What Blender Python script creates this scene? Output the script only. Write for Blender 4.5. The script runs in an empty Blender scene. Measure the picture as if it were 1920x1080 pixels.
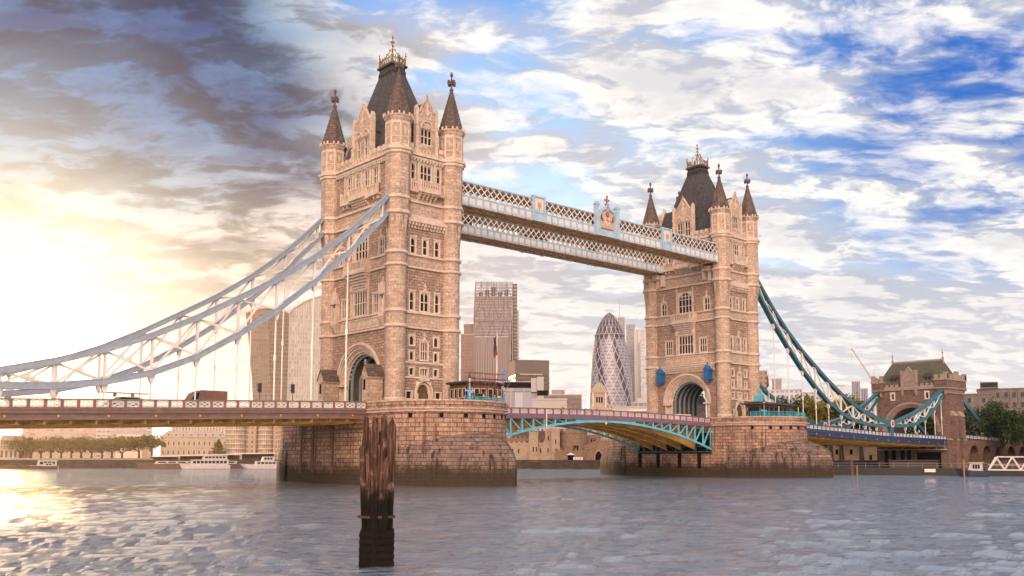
import bpy, math, random
from math import sin, cos, pi, radians, sqrt, atan2, hypot
from mathutils import Vector, Matrix, noise as mnoise
random.seed(7)
SC = bpy.context.scene
COL = SC.collection

# ------------------------------------------------------------------ camera
cam_d = bpy.data.cameras.new("camera"); cam = bpy.data.objects.new("camera", cam_d); COL.objects.link(cam)
YAW, PITCH, ROLL, FPX = 0.7307, 0.1076, 0.0005, 1784.0
cam_d.sensor_width = 36; cam_d.lens = FPX / 1920 * 36
cam_d.shift_y = 124.19 / 1920
cam_d.clip_start = 0.5; cam_d.clip_end = 9000
fw = Vector((sin(YAW)*cos(PITCH), cos(YAW)*cos(PITCH), sin(PITCH)))
rt = Vector((cos(YAW), -sin(YAW), 0)); up = rt.cross(fw)
r2 = cos(ROLL)*rt + sin(ROLL)*up; u2 = -sin(ROLL)*rt + cos(ROLL)*up
M = Matrix((( r2.x, u2.x, -fw.x, -127.656), (r2.y, u2.y, -fw.y, -126.310), (r2.z, u2.z, -fw.z, 3.909), (0,0,0,1)))
cam.matrix_world = M
SC.camera = cam

# ------------------------------------------------------------------ node expression helper
class NT:
    def __init__(s, tree): s.t = tree; tree.nodes.clear()
    def n(s, typ, **kw):
        nd = s.t.nodes.new(typ)
        for k, v in kw.items(): setattr(nd, k, v)
        return nd
    def link(s, a, b): s.t.links.new(a.s if isinstance(a, S) else a, b)
    def setin(s, sock, v):
        if isinstance(v, S): s.t.links.new(v.s, sock)
        elif hasattr(v, 'is_output'): s.t.links.new(v, sock)
        else: sock.default_value = v
    def math(s, op, a, b=0.0, c=None, clamp=False):
        nd = s.n('ShaderNodeMath', operation=op, use_clamp=clamp)
        s.setin(nd.inputs[0], a); s.setin(nd.inputs[1], b)
        if c is not None: s.setin(nd.inputs[2], c)
        return S(s, nd.outputs[0])
    def ss(s, x, a, b, o0=0.0, o1=1.0):
        nd = s.n('ShaderNodeMapRange', interpolation_type='SMOOTHSTEP')
        s.setin(nd.inputs[0], x)
        for i, v in enumerate((a, b, o0, o1)): nd.inputs[i+1].default_value = v
        return S(s, nd.outputs[0])
    def mix(s, f, a, b, typ='MIX'):
        nd = s.n('ShaderNodeMix', data_type='RGBA', blend_type=typ)
        s.setin(nd.inputs[0], f)
        for i, v in ((6, a), (7, b)):
            if isinstance(v, tuple): v = (*v[:3], 1)
            s.setin(nd.inputs[i], v)
        return S(s, nd.outputs[2])
    def vmath(s, op, a, b=None, scale=None):
        nd = s.n('ShaderNodeVectorMath', operation=op)
        s.setin(nd.inputs[0], a)
        if b is not None: s.setin(nd.inputs[1], b)
        if scale is not None: s.setin(nd.inputs['Scale'], scale)
        return S(s, nd.outputs['Value'] if op in ('DOT_PRODUCT', 'LENGTH') else nd.outputs[0])
    def comb(s, x, y, z):
        nd = s.n('ShaderNodeCombineXYZ')
        for i, v in enumerate((x, y, z)): s.setin(nd.inputs[i], v)
        return S(s, nd.outputs[0])
    def sep(s, v):
        nd = s.n('ShaderNodeSeparateXYZ'); s.setin(nd.inputs[0], v)
        return [S(s, o) for o in nd.outputs]
    def noise(s, vec, scale, detail=4, rough=.55, dist=0, col=False):
        nd = s.n('ShaderNodeTexNoise'); s.setin(nd.inputs['Vector'], vec)
        nd.inputs['Scale'].default_value = scale; nd.inputs['Detail'].default_value = detail
        nd.inputs['Roughness'].default_value = rough; nd.inputs['Distortion'].default_value = dist
        return S(s, nd.outputs['Color' if col else 'Fac'])
class S:
    def __init__(s, nt, sock): s.nt = nt; s.s = sock
    def __add__(a, b): return a.nt.math('ADD', a, b)
    def __radd__(a, b): return a.nt.math('ADD', a, b)
    def __mul__(a, b): return a.nt.math('MULTIPLY', a, b)
    def __rmul__(a, b): return a.nt.math('MULTIPLY', a, b)
    def __sub__(a, b): return a.nt.math('SUBTRACT', a, b)
    def __rsub__(a, b): return a.nt.math('SUBTRACT', b, a)
    def __truediv__(a, b): return a.nt.math('DIVIDE', a, b)
    def __rtruediv__(a, b): return a.nt.math('DIVIDE', b, a)
    def __pow__(a, b): return a.nt.math('POWER', a, b)

# ------------------------------------------------------------------ sun and sky
SUN_AZ, SUN_EL = 0.205, radians(5.6)          # azimuth from +Y towards +X
sun_dir = Vector((sin(SUN_AZ)*cos(SUN_EL), cos(SUN_AZ)*cos(SUN_EL), sin(SUN_EL)))
sd = bpy.data.lights.new("sun", 'SUN'); sd.energy = 3.0; sd.angle = radians(0.6); sd.color = (1.0, 0.62, 0.32)
so = bpy.data.objects.new("sun", sd); COL.objects.link(so)
so.rotation_euler = (-sun_dir).to_track_quat('-Z', 'Y').to_euler(); so.location = (0, 0, 300)

SC.view_settings.view_transform = 'Standard'; SC.view_settings.look = 'None'
SC.view_settings.exposure = 0.1; SC.view_settings.gamma = 1.0; SC.view_settings.use_curve_mapping = False

W = bpy.data.worlds.new("World"); SC.world = W; W.use_nodes = True
t = NT(W.node_tree)
def pxdir(x, y):
    d = (x-960)*r2 - (y-540-124.19)*u2 + FPX*fw
    return d.normalized()
tc = t.n('ShaderNodeTexCoord')
D = t.vmath('NORMALIZE', tc.outputs['Generated'])
dx, dy, dz = t.sep(D)
sky = t.n('ShaderNodeTexSky', sky_type='NISHITA', sun_disc=False)
sky.sun_elevation = SUN_EL; sky.sun_rotation = SUN_AZ; sky.air_density = 1.0; sky.dust_density = 2.0
zc = t.math('MAXIMUM', dz, 0.0)
def blob(px, py, c0, c1=1.0):
    return t.ss(t.math('MAXIMUM', t.vmath('DOT_PRODUCT', D, tuple(pxdir(px, py))), 0.0), c0, c1)
ramp = t.n('ShaderNodeValToRGB'); t.setin(ramp.inputs[0], zc)
cr = ramp.color_ramp
stops = [(0.0, (1.10, .98, .88)), (.09, (1.02, .97, .95)), (.17, (.80, .89, 1.0)), (.26, (.50, .73, .98)), (.35, (.24, .52, .93)), (.46, (.07, .28, .74)), (.8, (.04, .14, .45))]
cr.elements[0].position = 0; cr.elements[0].color = (*stops[0][1], 1)
cr.elements[1].position = .8; cr.elements[1].color = (*stops[-1][1], 1)
for p, c in stops[1:-1]:
    e = cr.elements.new(p); e.color = (*c, 1)
base = t.mix(0.06, S(t, ramp.outputs[0]), S(t, sky.outputs[0]))
bl = blob(1960, 40, .940)
base = t.mix(bl*.95, base, (.0, .13, .56))
base = t.mix(blob(150, -10, .96)*.8, base, (.05, .17, .45))
glow_dir = pxdir(-25, 685)
gd = t.math('MAXIMUM', t.vmath('DOT_PRODUCT', D, tuple(glow_dir)), 0.0)
g_wide = gd ** 9.0
g_mid = gd ** 45.0
g_core = gd ** 500.0
# cloud sheet: plane projection of the view direction, so it crowds into streaks towards the horizon
inv = 1.0 / (zc + 0.20)
rx = dx*rt.x + dy*rt.y; fy = dx*fw.x + dy*fw.y
P1 = t.comb(rx*inv*1.1, fy*inv*1.6, 3.7)
warp = t.noise(P1, 2.4, 3, .55, 0, True)
P1w = t.vmath('ADD', P1, t.vmath('SCALE', t.vmath('SUBTRACT', warp, (.5, .5, .5)), scale=.26))
n1 = t.noise(P1w, 3.3, 12, .60)
n2 = t.noise(t.vmath('ADD', P1, (7.3, 2.9, 1.7)), 1.1, 3, .5)
n3 = t.noise(t.vmath('ADD', P1w, (-0.035, .055, 0.03)), 3.3, 12, .60)
dark = t.ss(t.math('MAXIMUM', t.vmath('DOT_PRODUCT', D, tuple(pxdir(60, 190))), 0.0)+(n2-.5)*.12+(n1-.5)*.05, .915, .98)
low = t.ss(zc, .10, .30, 0.16, 0.0)
dens = n1*0.80 + n2*0.42 + 0.02 + low + dark*0.30 + g_wide*0.10 - bl*.055 + blob(1300, 60, .985)*.07 + blob(1650, 330, .985)*.05 - blob(620, 130, .993)*.06 - blob(1000, 170, .996)*.05 - blob(1650, 130, .994)*.06
mask = t.ss(dens, .515, .715)
thick = t.ss(dens, .66, .84)
rel = t.ss(n1 - n3, -.06, .05)                      # lit side of each billow
ccol = t.mix(rel, (.52, .56, .66), (1.06, 1.01, .96))
core = t.ss(zc, .03, .26, .10, .62)*thick
ccol = t.mix(core, ccol, (.50, .53, .62))
warm = g_wide*1.2
ccol = t.mix(t.math('MINIMUM', warm, .75), ccol, t.mix(rel, (.86, .66, .52), (1.12, 1.0, .86)))
# heavy slate bank in the upper left
n4 = t.noise(t.vmath('ADD', P1w, (1.3, 5.9, 1.7)), 2.2, 8, .58)
slate = t.mix(t.ss(n4*.6+n1*.4, .40, .58), (.0, .025, .12), (.14, .21, .33))
slate = t.mix(t.ss(dz, .33, .20), slate, t.mix(t.ss(n4*.5+n1*.5, .42, .58), (.20, .17, .19), (.80, .64, .54)))
ccol = t.mix(dark*.96, ccol, slate)
skyc = t.mix(mask, base, ccol)
skyc = t.mix(dark*.8, skyc, t.mix(t.ss(n1 - n3, -.05, .06), t.vmath('SCALE', skyc, scale=.60), t.vmath('SCALE', skyc, scale=1.45)))
skyc = t.mix(blob(60, 20, .955), skyc, t.vmath('MULTIPLY', skyc, (.42, .84, 1.15)))
# glare of the low sun behind thin cloud
gl = t.math('MINIMUM', t.ss(zc, .27, .08)*.40*(gd**18.0) + g_mid*.8, 1.0)
skyc = t.mix(gl*.9, skyc, (1.30, 1.13, .84))
skyc = t.mix(gd**240.0, skyc, (4.2, 3.0, 1.5))
# the horizon all round is bright and hazy
skyc = t.mix(t.ss(zc, .20, .0, 0, .70), skyc, (1.08, .99, .93))
# the half of the sky behind the camera: unseen warm fill, added to light the bridge faces
back = t.ss(fy, .1, -.6)
skyc = t.mix(back*.9, skyc, t.mix(n1, (.60, .50, .50), (1.0, .84, .80)))
key = t.ss(t.vmath('DOT_PRODUCT', D, tuple(Vector((-.60, -.62, .46)).normalized())), .86, .97)  # added key lobe, out of view, that lights the tower faces
skyc = t.mix(key, skyc, t.mix(n1, (6.4, 4.75, 3.75), (10.2, 7.5, 5.9)))
lo = t.ss(dz, -.02, .0)
skyc = t.mix(lo, (.25, .22, .2), skyc)
bg = t.n('ShaderNodeBackground'); bg.inputs[1].default_value = 0.1
sc10 = t.vmath('SCALE', skyc, scale=10.0)
t.link(sc10, bg.inputs[0])
wo = t.n('ShaderNodeOutputWorld'); t.link(bg.outputs[0], wo.inputs[0])

# ------------------------------------------------------------------ materials
MATS = {}
def newmat(name):
    m = bpy.data.materials.new(name); m.use_nodes = True
    return m, NT(m.node_tree)
def finish(t, bsdf, mat):
    o = t.n('ShaderNodeOutputMaterial'); t.link(bsdf.outputs[0], o.inputs[0]); return mat
def plain(name, col, rough=.6, metal=0, var=.12, bump=0, nscale=1.5, emit=None, spec=None):
    if name in MATS: return MATS[name]
    m, t = newmat(name)
    b = t.n('ShaderNodeBsdfPrincipled')
    tc = t.n('ShaderNodeTexCoord')
    n = t.noise(tc.outputs['Object'], nscale, 5, .6)
    n2 = t.noise(tc.outputs['Object'], nscale*7, 3, .6)
    f = t.ss(n*.65+n2*.35, .3, .7)
    lo = tuple(c*(1-var) for c in col); hi = tuple(min(1, c*(1+var)) for c in col)
    t.link(t.mix(f, lo, hi), b.inputs['Base Color'])
    b.inputs['Roughness'].default_value = rough; b.inputs['Metallic'].default_value = metal
    if spec is not None: b.inputs['Specular IOR Level'].default_value = spec
    if emit:
        b.inputs['Emission Color'].default_value = (*emit[:3], 1); b.inputs['Emission Strength'].default_value = emit[3]
    if bump:
        bp = t.n('ShaderNodeBump'); bp.inputs['Strength'].default_value = .6; bp.inputs['Distance'].default_value = bump
        t.link(n2, bp.inputs['Height']); t.link(bp.outputs[0], b.inputs['Normal'])
    MATS[name] = finish(t, b, m); return m
def stone(name, c1, c2, mortar, bw, bh, ms=.03, stain=0, rough=.9, bump=.04, tide=None, drip=0, msm=.1):
    """coursed masonry laid out in UV metres, with weathering"""
    if name in MATS: return MATS[name]
    m, t = newmat(name)
    b = t.n('ShaderNodeBsdfPrincipled'); b.inputs['Roughness'].default_value = rough
    b.inputs['Specular IOR Level'].default_value = .25
    tc = t.n('ShaderNodeTexCoord')
    uv = t.n('ShaderNodeUVMap')
    br = t.n('ShaderNodeTexBrick'); t.link(uv.outputs[0], br.inputs['Vector'])
    br.inputs['Scale'].default_value = 1; br.inputs['Brick Width'].default_value = bw; br.inputs['Row Height'].default_value = bh
    br.inputs['Mortar Size'].default_value = ms; br.inputs['Mortar Smooth'].default_value = msm
    br.inputs['Color1'].default_value = (*c1, 1); br.inputs['Color2'].default_value = (*c2, 1); br.inputs['Mortar'].default_value = (*mortar, 1)
    br.inputs['Bias'].default_value = -.1
    n = t.noise(tc.outputs['Object'], .35, 6, .65); n2 = t.noise(tc.outputs['Object'], 3.2, 6, .7)
    c = S(t, br.outputs['Color'])
    c = t.mix(.8, c, t.mix(t.ss(n2, .3, .7), (.50, .47, .45), (1.35, 1.33, 1.30)), 'MULTIPLY')
    c = t.mix(t.ss(n, .42, .68)*(.35+stain), c, tuple(x*.42 for x in c1))
    n5 = t.noise(tc.outputs['Object'], .9, 4, .6)
    c = t.mix(t.ss(n5, .48, .64)*.35, c, (c1[0]*.9, c1[1]*.72, c1[2]*.55))
    if drip:
        ox, oy, oz = t.sep(tc.outputs['Object'])
        ang = t.comb(ox*1.3+oy*1.3, oy*1.1-ox*1.1, oz*.10)
        nd = t.noise(ang, .9, 4, .6)
        c = t.mix(t.ss(nd, .50, .66)*drip, c, (.035, .022, .018))
    if tide is not None:
        ox, oy, oz = t.sep(tc.outputs['Object'])
        zz = oz + (n-.5)*5.0 + (n2-.5)*1.4
        c = t.mix(t.ss(zz, tide+1.6, tide-.6)*.93, c, (.034, .024, .015))
        c = t.mix(t.ss(zz, tide*.5, tide*.5-.9)*.25, c, (.045, .045, .014))
    t.link(c, b.inputs['Base Color'])
    h = S(t, br.outputs['Fac'])*(-1.0) + n2*.55
    bp = t.n('ShaderNodeBump'); bp.inputs['Strength'].default_value = .8; bp.inputs['Distance'].default_value = bump
    t.link(h, bp.inputs['Height']); t.link(bp.outputs[0], b.inputs['Normal'])
    MATS[name] = finish(t, b, m); return m
def glass(name, col=(.03, .03, .035), rough=.15):
    return plain(name, col, rough, 0, .3, 0, .8, None, .18)
def facade(name, wall, win, fw_, fh, ww, wh, rough_w=.2, wallrough=.7, lit=0, fin=None):
    """regular window grid for far towers, in UV metres"""
    if name in MATS: return MATS[name]
    m, t = newmat(name)
    b = t.n('ShaderNodeBsdfPrincipled')
    uv = t.n('ShaderNodeUVMap'); u, v, _ = t.sep(uv.outputs[0])
    fu = t.math('FRACT', u/fw_); fv = t.math('FRACT', v/fh)
    inu = t.math('LESS_THAN', t.math('ABSOLUTE', fu-.5), ww/2); inv_ = t.math('LESS_THAN', t.math('ABSOLUTE', fv-.5), wh/2)
    k = inu*inv_
    cell = t.comb(t.math('FLOOR', u/fw_), t.math('FLOOR', v/fh), 0.0)
    wn = t.n('ShaderNodeTexWhiteNoise'); t.link(cell, wn.inputs[0]); r = S(t, wn.outputs[0])
    wcol = t.mix(r*.7, win, tuple(min(1, x*2.2) for x in win))
    tc = t.n('ShaderNodeTexCoord'); n = t.noise(tc.outputs['Object'], .08, 4, .6)
    wl = t.mix(n, tuple(x*.8 for x in wall), tuple(min(1, x*1.15) for x in wall))
    t.link(t.mix(k, wl, wcol), b.inputs['Base Color'])
    t.link(t.mix(k, (wallrough,)*3, (rough_w,)*3), b.inputs['Roughness'])
    MATS[name] = finish(t, b, m); return m

M_rock = stone("rock faced stone", (.47, .335, .26), (.29, .20, .155), (.12, .08, .06), .95, .42, .03, 0, bump=.14)
M_ash = stone("ashlar stone", (.54, .415, .335), (.39, .29, .23), (.20, .14, .105), 1.15, .52, .015, 0, bump=.02)
M_trim = plain("carved stone", (.56, .43, .34), .85, 0, .25, .03, 1.2)
M_frame = plain("pale window stone", (.62, .50, .41), .8, 0, .18, .02, 1.5)
M_pier = stone("pier granite", (.46, .30, .225), (.25, .15, .115), (.07, .045, .035), 1.35, .62, .05, .15, bump=.08, tide=2.2, drip=.55)
M_hood = stone("cutwater granite", (.27, .195, .165), (.16, .11, .095), (.07, .045, .035), 1.5, .55, .05, .2, bump=.1, tide=2.2, drip=.95)
M_slate = stone("roof slate", (.095, .092, .10), (.055, .053, .058), (.045, .04, .04), .5, .33, .02, 0, bump=.03)
M_spire = stone("spire stone", (.17, .13, .12), (.095, .072, .068), (.06, .04, .035), .8, .42, .03, .1, bump=.04)
M_iron = plain("dark cresting iron", (.05, .038, .03), .5, .3, .2)
M_gilt = plain("gilded iron", (.30, .17, .05), .4, .6, .2)
M_pane = glass("leaded glass", (.022, .019, .026), .25)
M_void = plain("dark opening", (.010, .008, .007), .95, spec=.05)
M_teal = plain("teal bridge paint", (.021, .115, .16), .38, 0, .2, 0, .6)
M_blue = plain("royal blue paint", (.013, .038, .13), .38, 0, .2, 0, .6)
M_pale = plain("pale blue paint", (.34, .46, .56), .42, 0, .15, 0, .8)
M_white = plain("off white paint", (.64, .59, .54), .45, 0, .12, 0, .8)
M_cyan = plain("turquoise paint", (.11, .40, .50), .4, 0, .15, 0, .8)
M_steel = plain("underside steel", (.55, .32, .10), .5, .1, .35, 0, .5)
M_rail = plain("plum parapet paint", (.16, .10, .14), .45, 0, .2, 0, .6)
M_road = plain("asphalt", (.05, .048, .046), .85, 0, .2, .01, .8)
M_gold = plain("gold paint", (.65, .38, .06), .4, .3)
M_red = plain("red paint", (.5, .03, .02), .5)
M_wood = plain("weathered brown timber", (.13, .065, .035), .7, 0, .4, .01, 2.5)
M_cream = plain("cream timber", (.55, .42, .30), .6, 0, .2)
M_black = plain("black rubber", (.02, .02, .02), .6)

# ------------------------------------------------------------------ mesh builder
class MB:
    def __init__(s, X=None): s.v = []; s.f = []; s.uv = []; s.mi = []; s.X = X; s.m = 0; s.smooth = []; s.sm = False
    def face(s, pts, uv=None):
        P = [s.X(p) if s.X else p for p in pts]
        i = len(s.v); s.v += P; s.f.append(tuple(range(i, i+len(P))))
        if uv is None:
            a = Vector(P[0]); n = Vector((0, 0, 0))
            for k in range(1, len(P)-1): n += (Vector(P[k])-a).cross(Vector(P[k+1])-a)
            if n.length > 0: n.normalize()
            if abs(n.z) > .85: uv = [(p[0], p[1]) for p in P]
            else:
                tx, ty = -n.y, n.x; l = hypot(tx, ty) or 1
                if abs(tx) + 1e-6 >= abs(ty): sg = 1 if tx > 0 else -1
                else: sg = 1 if ty > 0 else -1
                tx *= sg/l; ty *= sg/l; st = 1/max(.3, sqrt(max(0, 1-n.z*n.z)))
                uv = [(p[0]*tx+p[1]*ty, p[2]*st) for p in P]
        s.uv += uv; s.mi.append(s.m); s.smooth.append(s.sm)
    def box(s, a0, a1, b0, b1, c0, c1):
        p = lambda i, j, k: ((a0, a1)[i], (b0, b1)[j], (c0, c1)[k])
        for q in (((0,0,0),(0,1,0),(1,1,0),(1,0,0)), ((0,0,1),(1,0,1),(1,1,1),(0,1,1)), ((0,0,0),(1,0,0),(1,0,1),(0,0,1)),
                  ((1,1,0),(0,1,0),(0,1,1),(1,1,1)), ((0,1,0),(0,0,0),(0,0,1),(0,1,1)), ((1,0,0),(1,1,0),(1,1,1),(1,0,1))):
            s.face([p(*i) for i in q])
    def hexa(s, lo, hi):
        n = len(lo); s.face(lo[::-1]); s.face(hi)
        for i in range(n): j = (i+1) % n; s.face([lo[i], lo[j], hi[j], hi[i]])
    def prism(s, poly, d0, d1):                       # poly of (u, z), extruded along the frame's depth axis
        s.face([(u, d0, z) for u, z in poly]); s.face([(u, d1, z) for u, z in poly][::-1])
        for i in range(len(poly)):
            a, b = poly[i], poly[(i+1) % len(poly)]
            s.face([(a[0], d0, a[1]), (b[0], d0, b[1]), (b[0], d1, b[1]), (a[0], d1, a[1])])
    def bar(s, p, q, w, h=None, upv=(0, 0, 1)):
        h = h or w; p = Vector(p); q = Vector(q); d = (q-p)
        if d.length < 1e-6: return
        d.normalize(); sx = d.cross(Vector(upv))
        if sx.length < 1e-3: sx = d.cross(Vector((1, 0, 0)))
        sx.normalize(); sy = sx.cross(d); sx *= w/2; sy *= h/2
        lo = [tuple(p+sx*a+sy*b) for a, b in ((-1,-1),(1,-1),(1,1),(-1,1))]; hi = [tuple(q+sx*a+sy*b) for a, b in ((-1,-1),(1,-1),(1,1),(-1,1))]
        s.hexa(lo, hi)
    def tube(s, p, q, r0, r1=None, n=8):
        r1 = r0 if r1 is None else r1; p = Vector(p); q = Vector(q); d = (q-p).normalized()
        a = d.orthogonal().normalized(); b = d.cross(a)
        lo = [tuple(p+(a*cos(2*pi*i/n)+b*sin(2*pi*i/n))*r0) for i in range(n)]; hi = [tuple(q+(a*cos(2*pi*i/n)+b*sin(2*pi*i/n))*r1) for i in range(n)]
        s.hexa(lo, hi)
    def lathe(s, prof, n=16, cx=0, cy=0, off=0, cap=True):
        rref = max(r for r, z in prof); L = 0
        for k in range(len(prof)-1):
            (r0, z0), (r1, z1) = prof[k], prof[k+1]; dl = hypot(r1-r0, z1-z0)
            for i in range(n):
                a, b = off+2*pi*i/n, off+2*pi*(i+1)/n; ua, ub = rref*2*pi*i/n, rref*2*pi*(i+1)/n
                pts = [(cx+r0*cos(a), cy+r0*sin(a), z0), (cx+r0*cos(b), cy+r0*sin(b), z0), (cx+r1*cos(b), cy+r1*sin(b), z1), (cx+r1*cos(a), cy+r1*sin(a), z1)]
                uv = [(ua, z0+L*0), (ub, z0), (ub, z0+dl), (ua, z0+dl)]
                s.face(pts, uv)
        if cap:
            for (r, z), rev in ((prof[0], 1), (prof[-1], 0)):
                if r > .01:
                    ring = [(cx+r*cos(off+2*pi*i/n), cy+r*sin(off+2*pi*i/n), z) for i in range(n)]
                    s.face(ring[::-1] if rev else ring)
    def loft(s, rings, closed=True, uvs=None):
        """rings: lists of equal length of points; uv by running length and z"""
        R0 = rings[0]; n = len(R0); ul = [0]
        for i in range(n if closed else n-1):
            a, b = R0[i], R0[(i+1) % n]; ul.append(ul[-1]+hypot(b[0]-a[0], b[1]-a[1]))
        vz = 0
        for k in range(len(rings)-1):
            A, B = rings[k], rings[k+1]
            for i in range(n if closed else n-1):
                j = (i+1) % n
                z0 = A[i][2]; z1 = B[i][2]
                if abs(z1-z0) < .4*hypot(B[i][0]-A[i][0], B[i][1]-A[i][1]): z1 = z0 + hypot(B[i][0]-A[i][0], B[i][1]-A[i][1])
                s.face([A[i], A[j], B[j], B[i]], [(ul[i], z0), (ul[i+1], z0), (ul[i+1], z1), (ul[i], z1)])
    def build(s, name, mats, parent=None, loc=None, weld=False):
        me = bpy.data.meshes.new(name); me.from_pydata([tuple(p) for p in s.v], [], s.f)
        uvl = me.uv_layers.new(name="UVMap")
        flat = [c for p in s.uv for c in p]; uvl.data.foreach_set('uv', flat)
        for m in (mats if isinstance(mats, (list, tuple)) else [mats]): me.materials.append(m)
        me.polygons.foreach_set('material_index', s.mi)
        if any(s.smooth): me.polygons.foreach_set('use_smooth', s.smooth)
        me.update()
        if weld:
            import bmesh
            bm = bmesh.new(); bm.from_mesh(me); bmesh.ops.remove_doubles(bm, verts=bm.verts, dist=.001); bm.to_mesh(me); bm.free()
        o = bpy.data.objects.new(name, me); COL.objects.link(o)
        if parent: o.parent = parent
        if loc: o.location = loc
        return o
def frame(O, U, N):
    """local (u, depth, z) -> world/parent coordinates"""
    return lambda p: (O[0]+U[0]*p[0]+N[0]*p[1], O[1]+U[1]*p[0]+N[1]*p[1], O[2]+p[2])
def tag(o, label=None, cat=None, group=None, kind=None):
    if label: o['label'] = label
    if cat: o['category'] = cat
    if group: o['group'] = group
    if kind: o['kind'] = kind
    return o
def empty(name, loc, rz=0):
    o = bpy.data.objects.new(name, None); COL.objects.link(o); o.location = loc; o.rotation_euler = (0, 0, rz); o.empty_display_size = .5
    return o
def copy_tree(o, parent=None):
    c = o.copy(); COL.objects.link(c)
    if parent: c.parent = parent
    for ch in list(o.children): copy_tree(ch, c)
    return c
def wall(mb, u0, u1, z0, z1, holes, d=0.0):
    us = sorted({u0, u1, *[h[0] for h in holes], *[h[1] for h in holes]}); zs = sorted({z0, z1, *[h[2] for h in holes], *[h[3] for h in holes]})
    us = [u for u in us if u0 <= u <= u1]; zs = [z for z in zs if z0 <= z <= z1]
    for i in range(len(us)-1):
        run = None
        for k in range(len(zs)-1):
            cu, cz = (us[i]+us[i+1])/2, (zs[k]+zs[k+1])/2
            inside = any(h[0] < cu < h[1] and h[2] < cz < h[3] for h in holes)
            if not inside:
                mb.face([(us[i], d, zs[k]), (us[i+1], d, zs[k]), (us[i+1], d, zs[k+1]), (us[i], d, zs[k+1])])
def window(X, parent, u, w, z0, z1, lights=2, rows=1, hood=True, surround=.2, arch=0, depth=.35, mat=None, pane=None, heads=True):
    """stone dressed window: surround, mullions, pointed light heads; glass is its child"""
    mb = MB(X); u0, u1 = u-w/2, u+w/2; s = surround; D0, D1 = -depth, .07
    mb.box(u0-s, u0, D0, D1, z0-s, z1+s); mb.box(u1, u1+s, D0, D1, z0-s, z1+s)
    mb.box(u0, u1, D0, D1, z1, z1+s); mb.box(u0-.05, u1+.05, D0, D1+.08, z0-s*1.1, z0)
    if hood: mb.box(u0-s-.1, u1+s+.1, D1-.01, D1+.12, z1+s, z1+s+.13)
    zt = z1
    if arch:                                       # one large arch over all lights
        n = 10
        for sgn in (-1, 1):
            poly = [(u+sgn*w/2, z1), (u+sgn*w/2, z1-arch)] + [(u+sgn*w/2*cos(a), z1-arch+arch*sin(a)) for a in [pi/2*k/n for k in range(1, n+1)]]
            mb.prism(poly, D0+.05, D1-.02)
    lw = w/lights
    for i in range(1, lights): mb.box(u0+i*lw-.06, u0+i*lw+.06, D0+.1, -.06, z0, z1)
    for r in range(1, rows): zz = z0+(z1-z0)*r/rows; mb.box(u0, u1, D0+.12, -.08, zz-.06, zz+.06)
    if heads:
        for i in range(lights):
            a, b = u0+i*lw, u0+(i+1)*lw; c = (a+b)/2; h = lw*.6
            zz = z1 - (arch*.35 if arch else 0)
            for sgn, e in ((1, a), (-1, b)): mb.prism([(e, zz), (e, zz-h), (e+sgn*lw*.18, zz-h*.45), (c, zz)], D0+.1, -.09)
    o = mb.build("window", mat or M_frame, parent)
    pb = MB(X); pb.face([(u0, D0+.04, z0), (u1, D0+.04, z0), (u1, D0+.04, z1), (u0, D0+.04, z1)])
    pb.build("pane", pane or M_pane, o)
    return (u0, u1, z0, z1)
def put(name, mb, mat, label, cat, group=None, kind=None, loc=None):
    return tag(mb.build(name, mat, None, loc), label, cat, group, kind)

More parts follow.
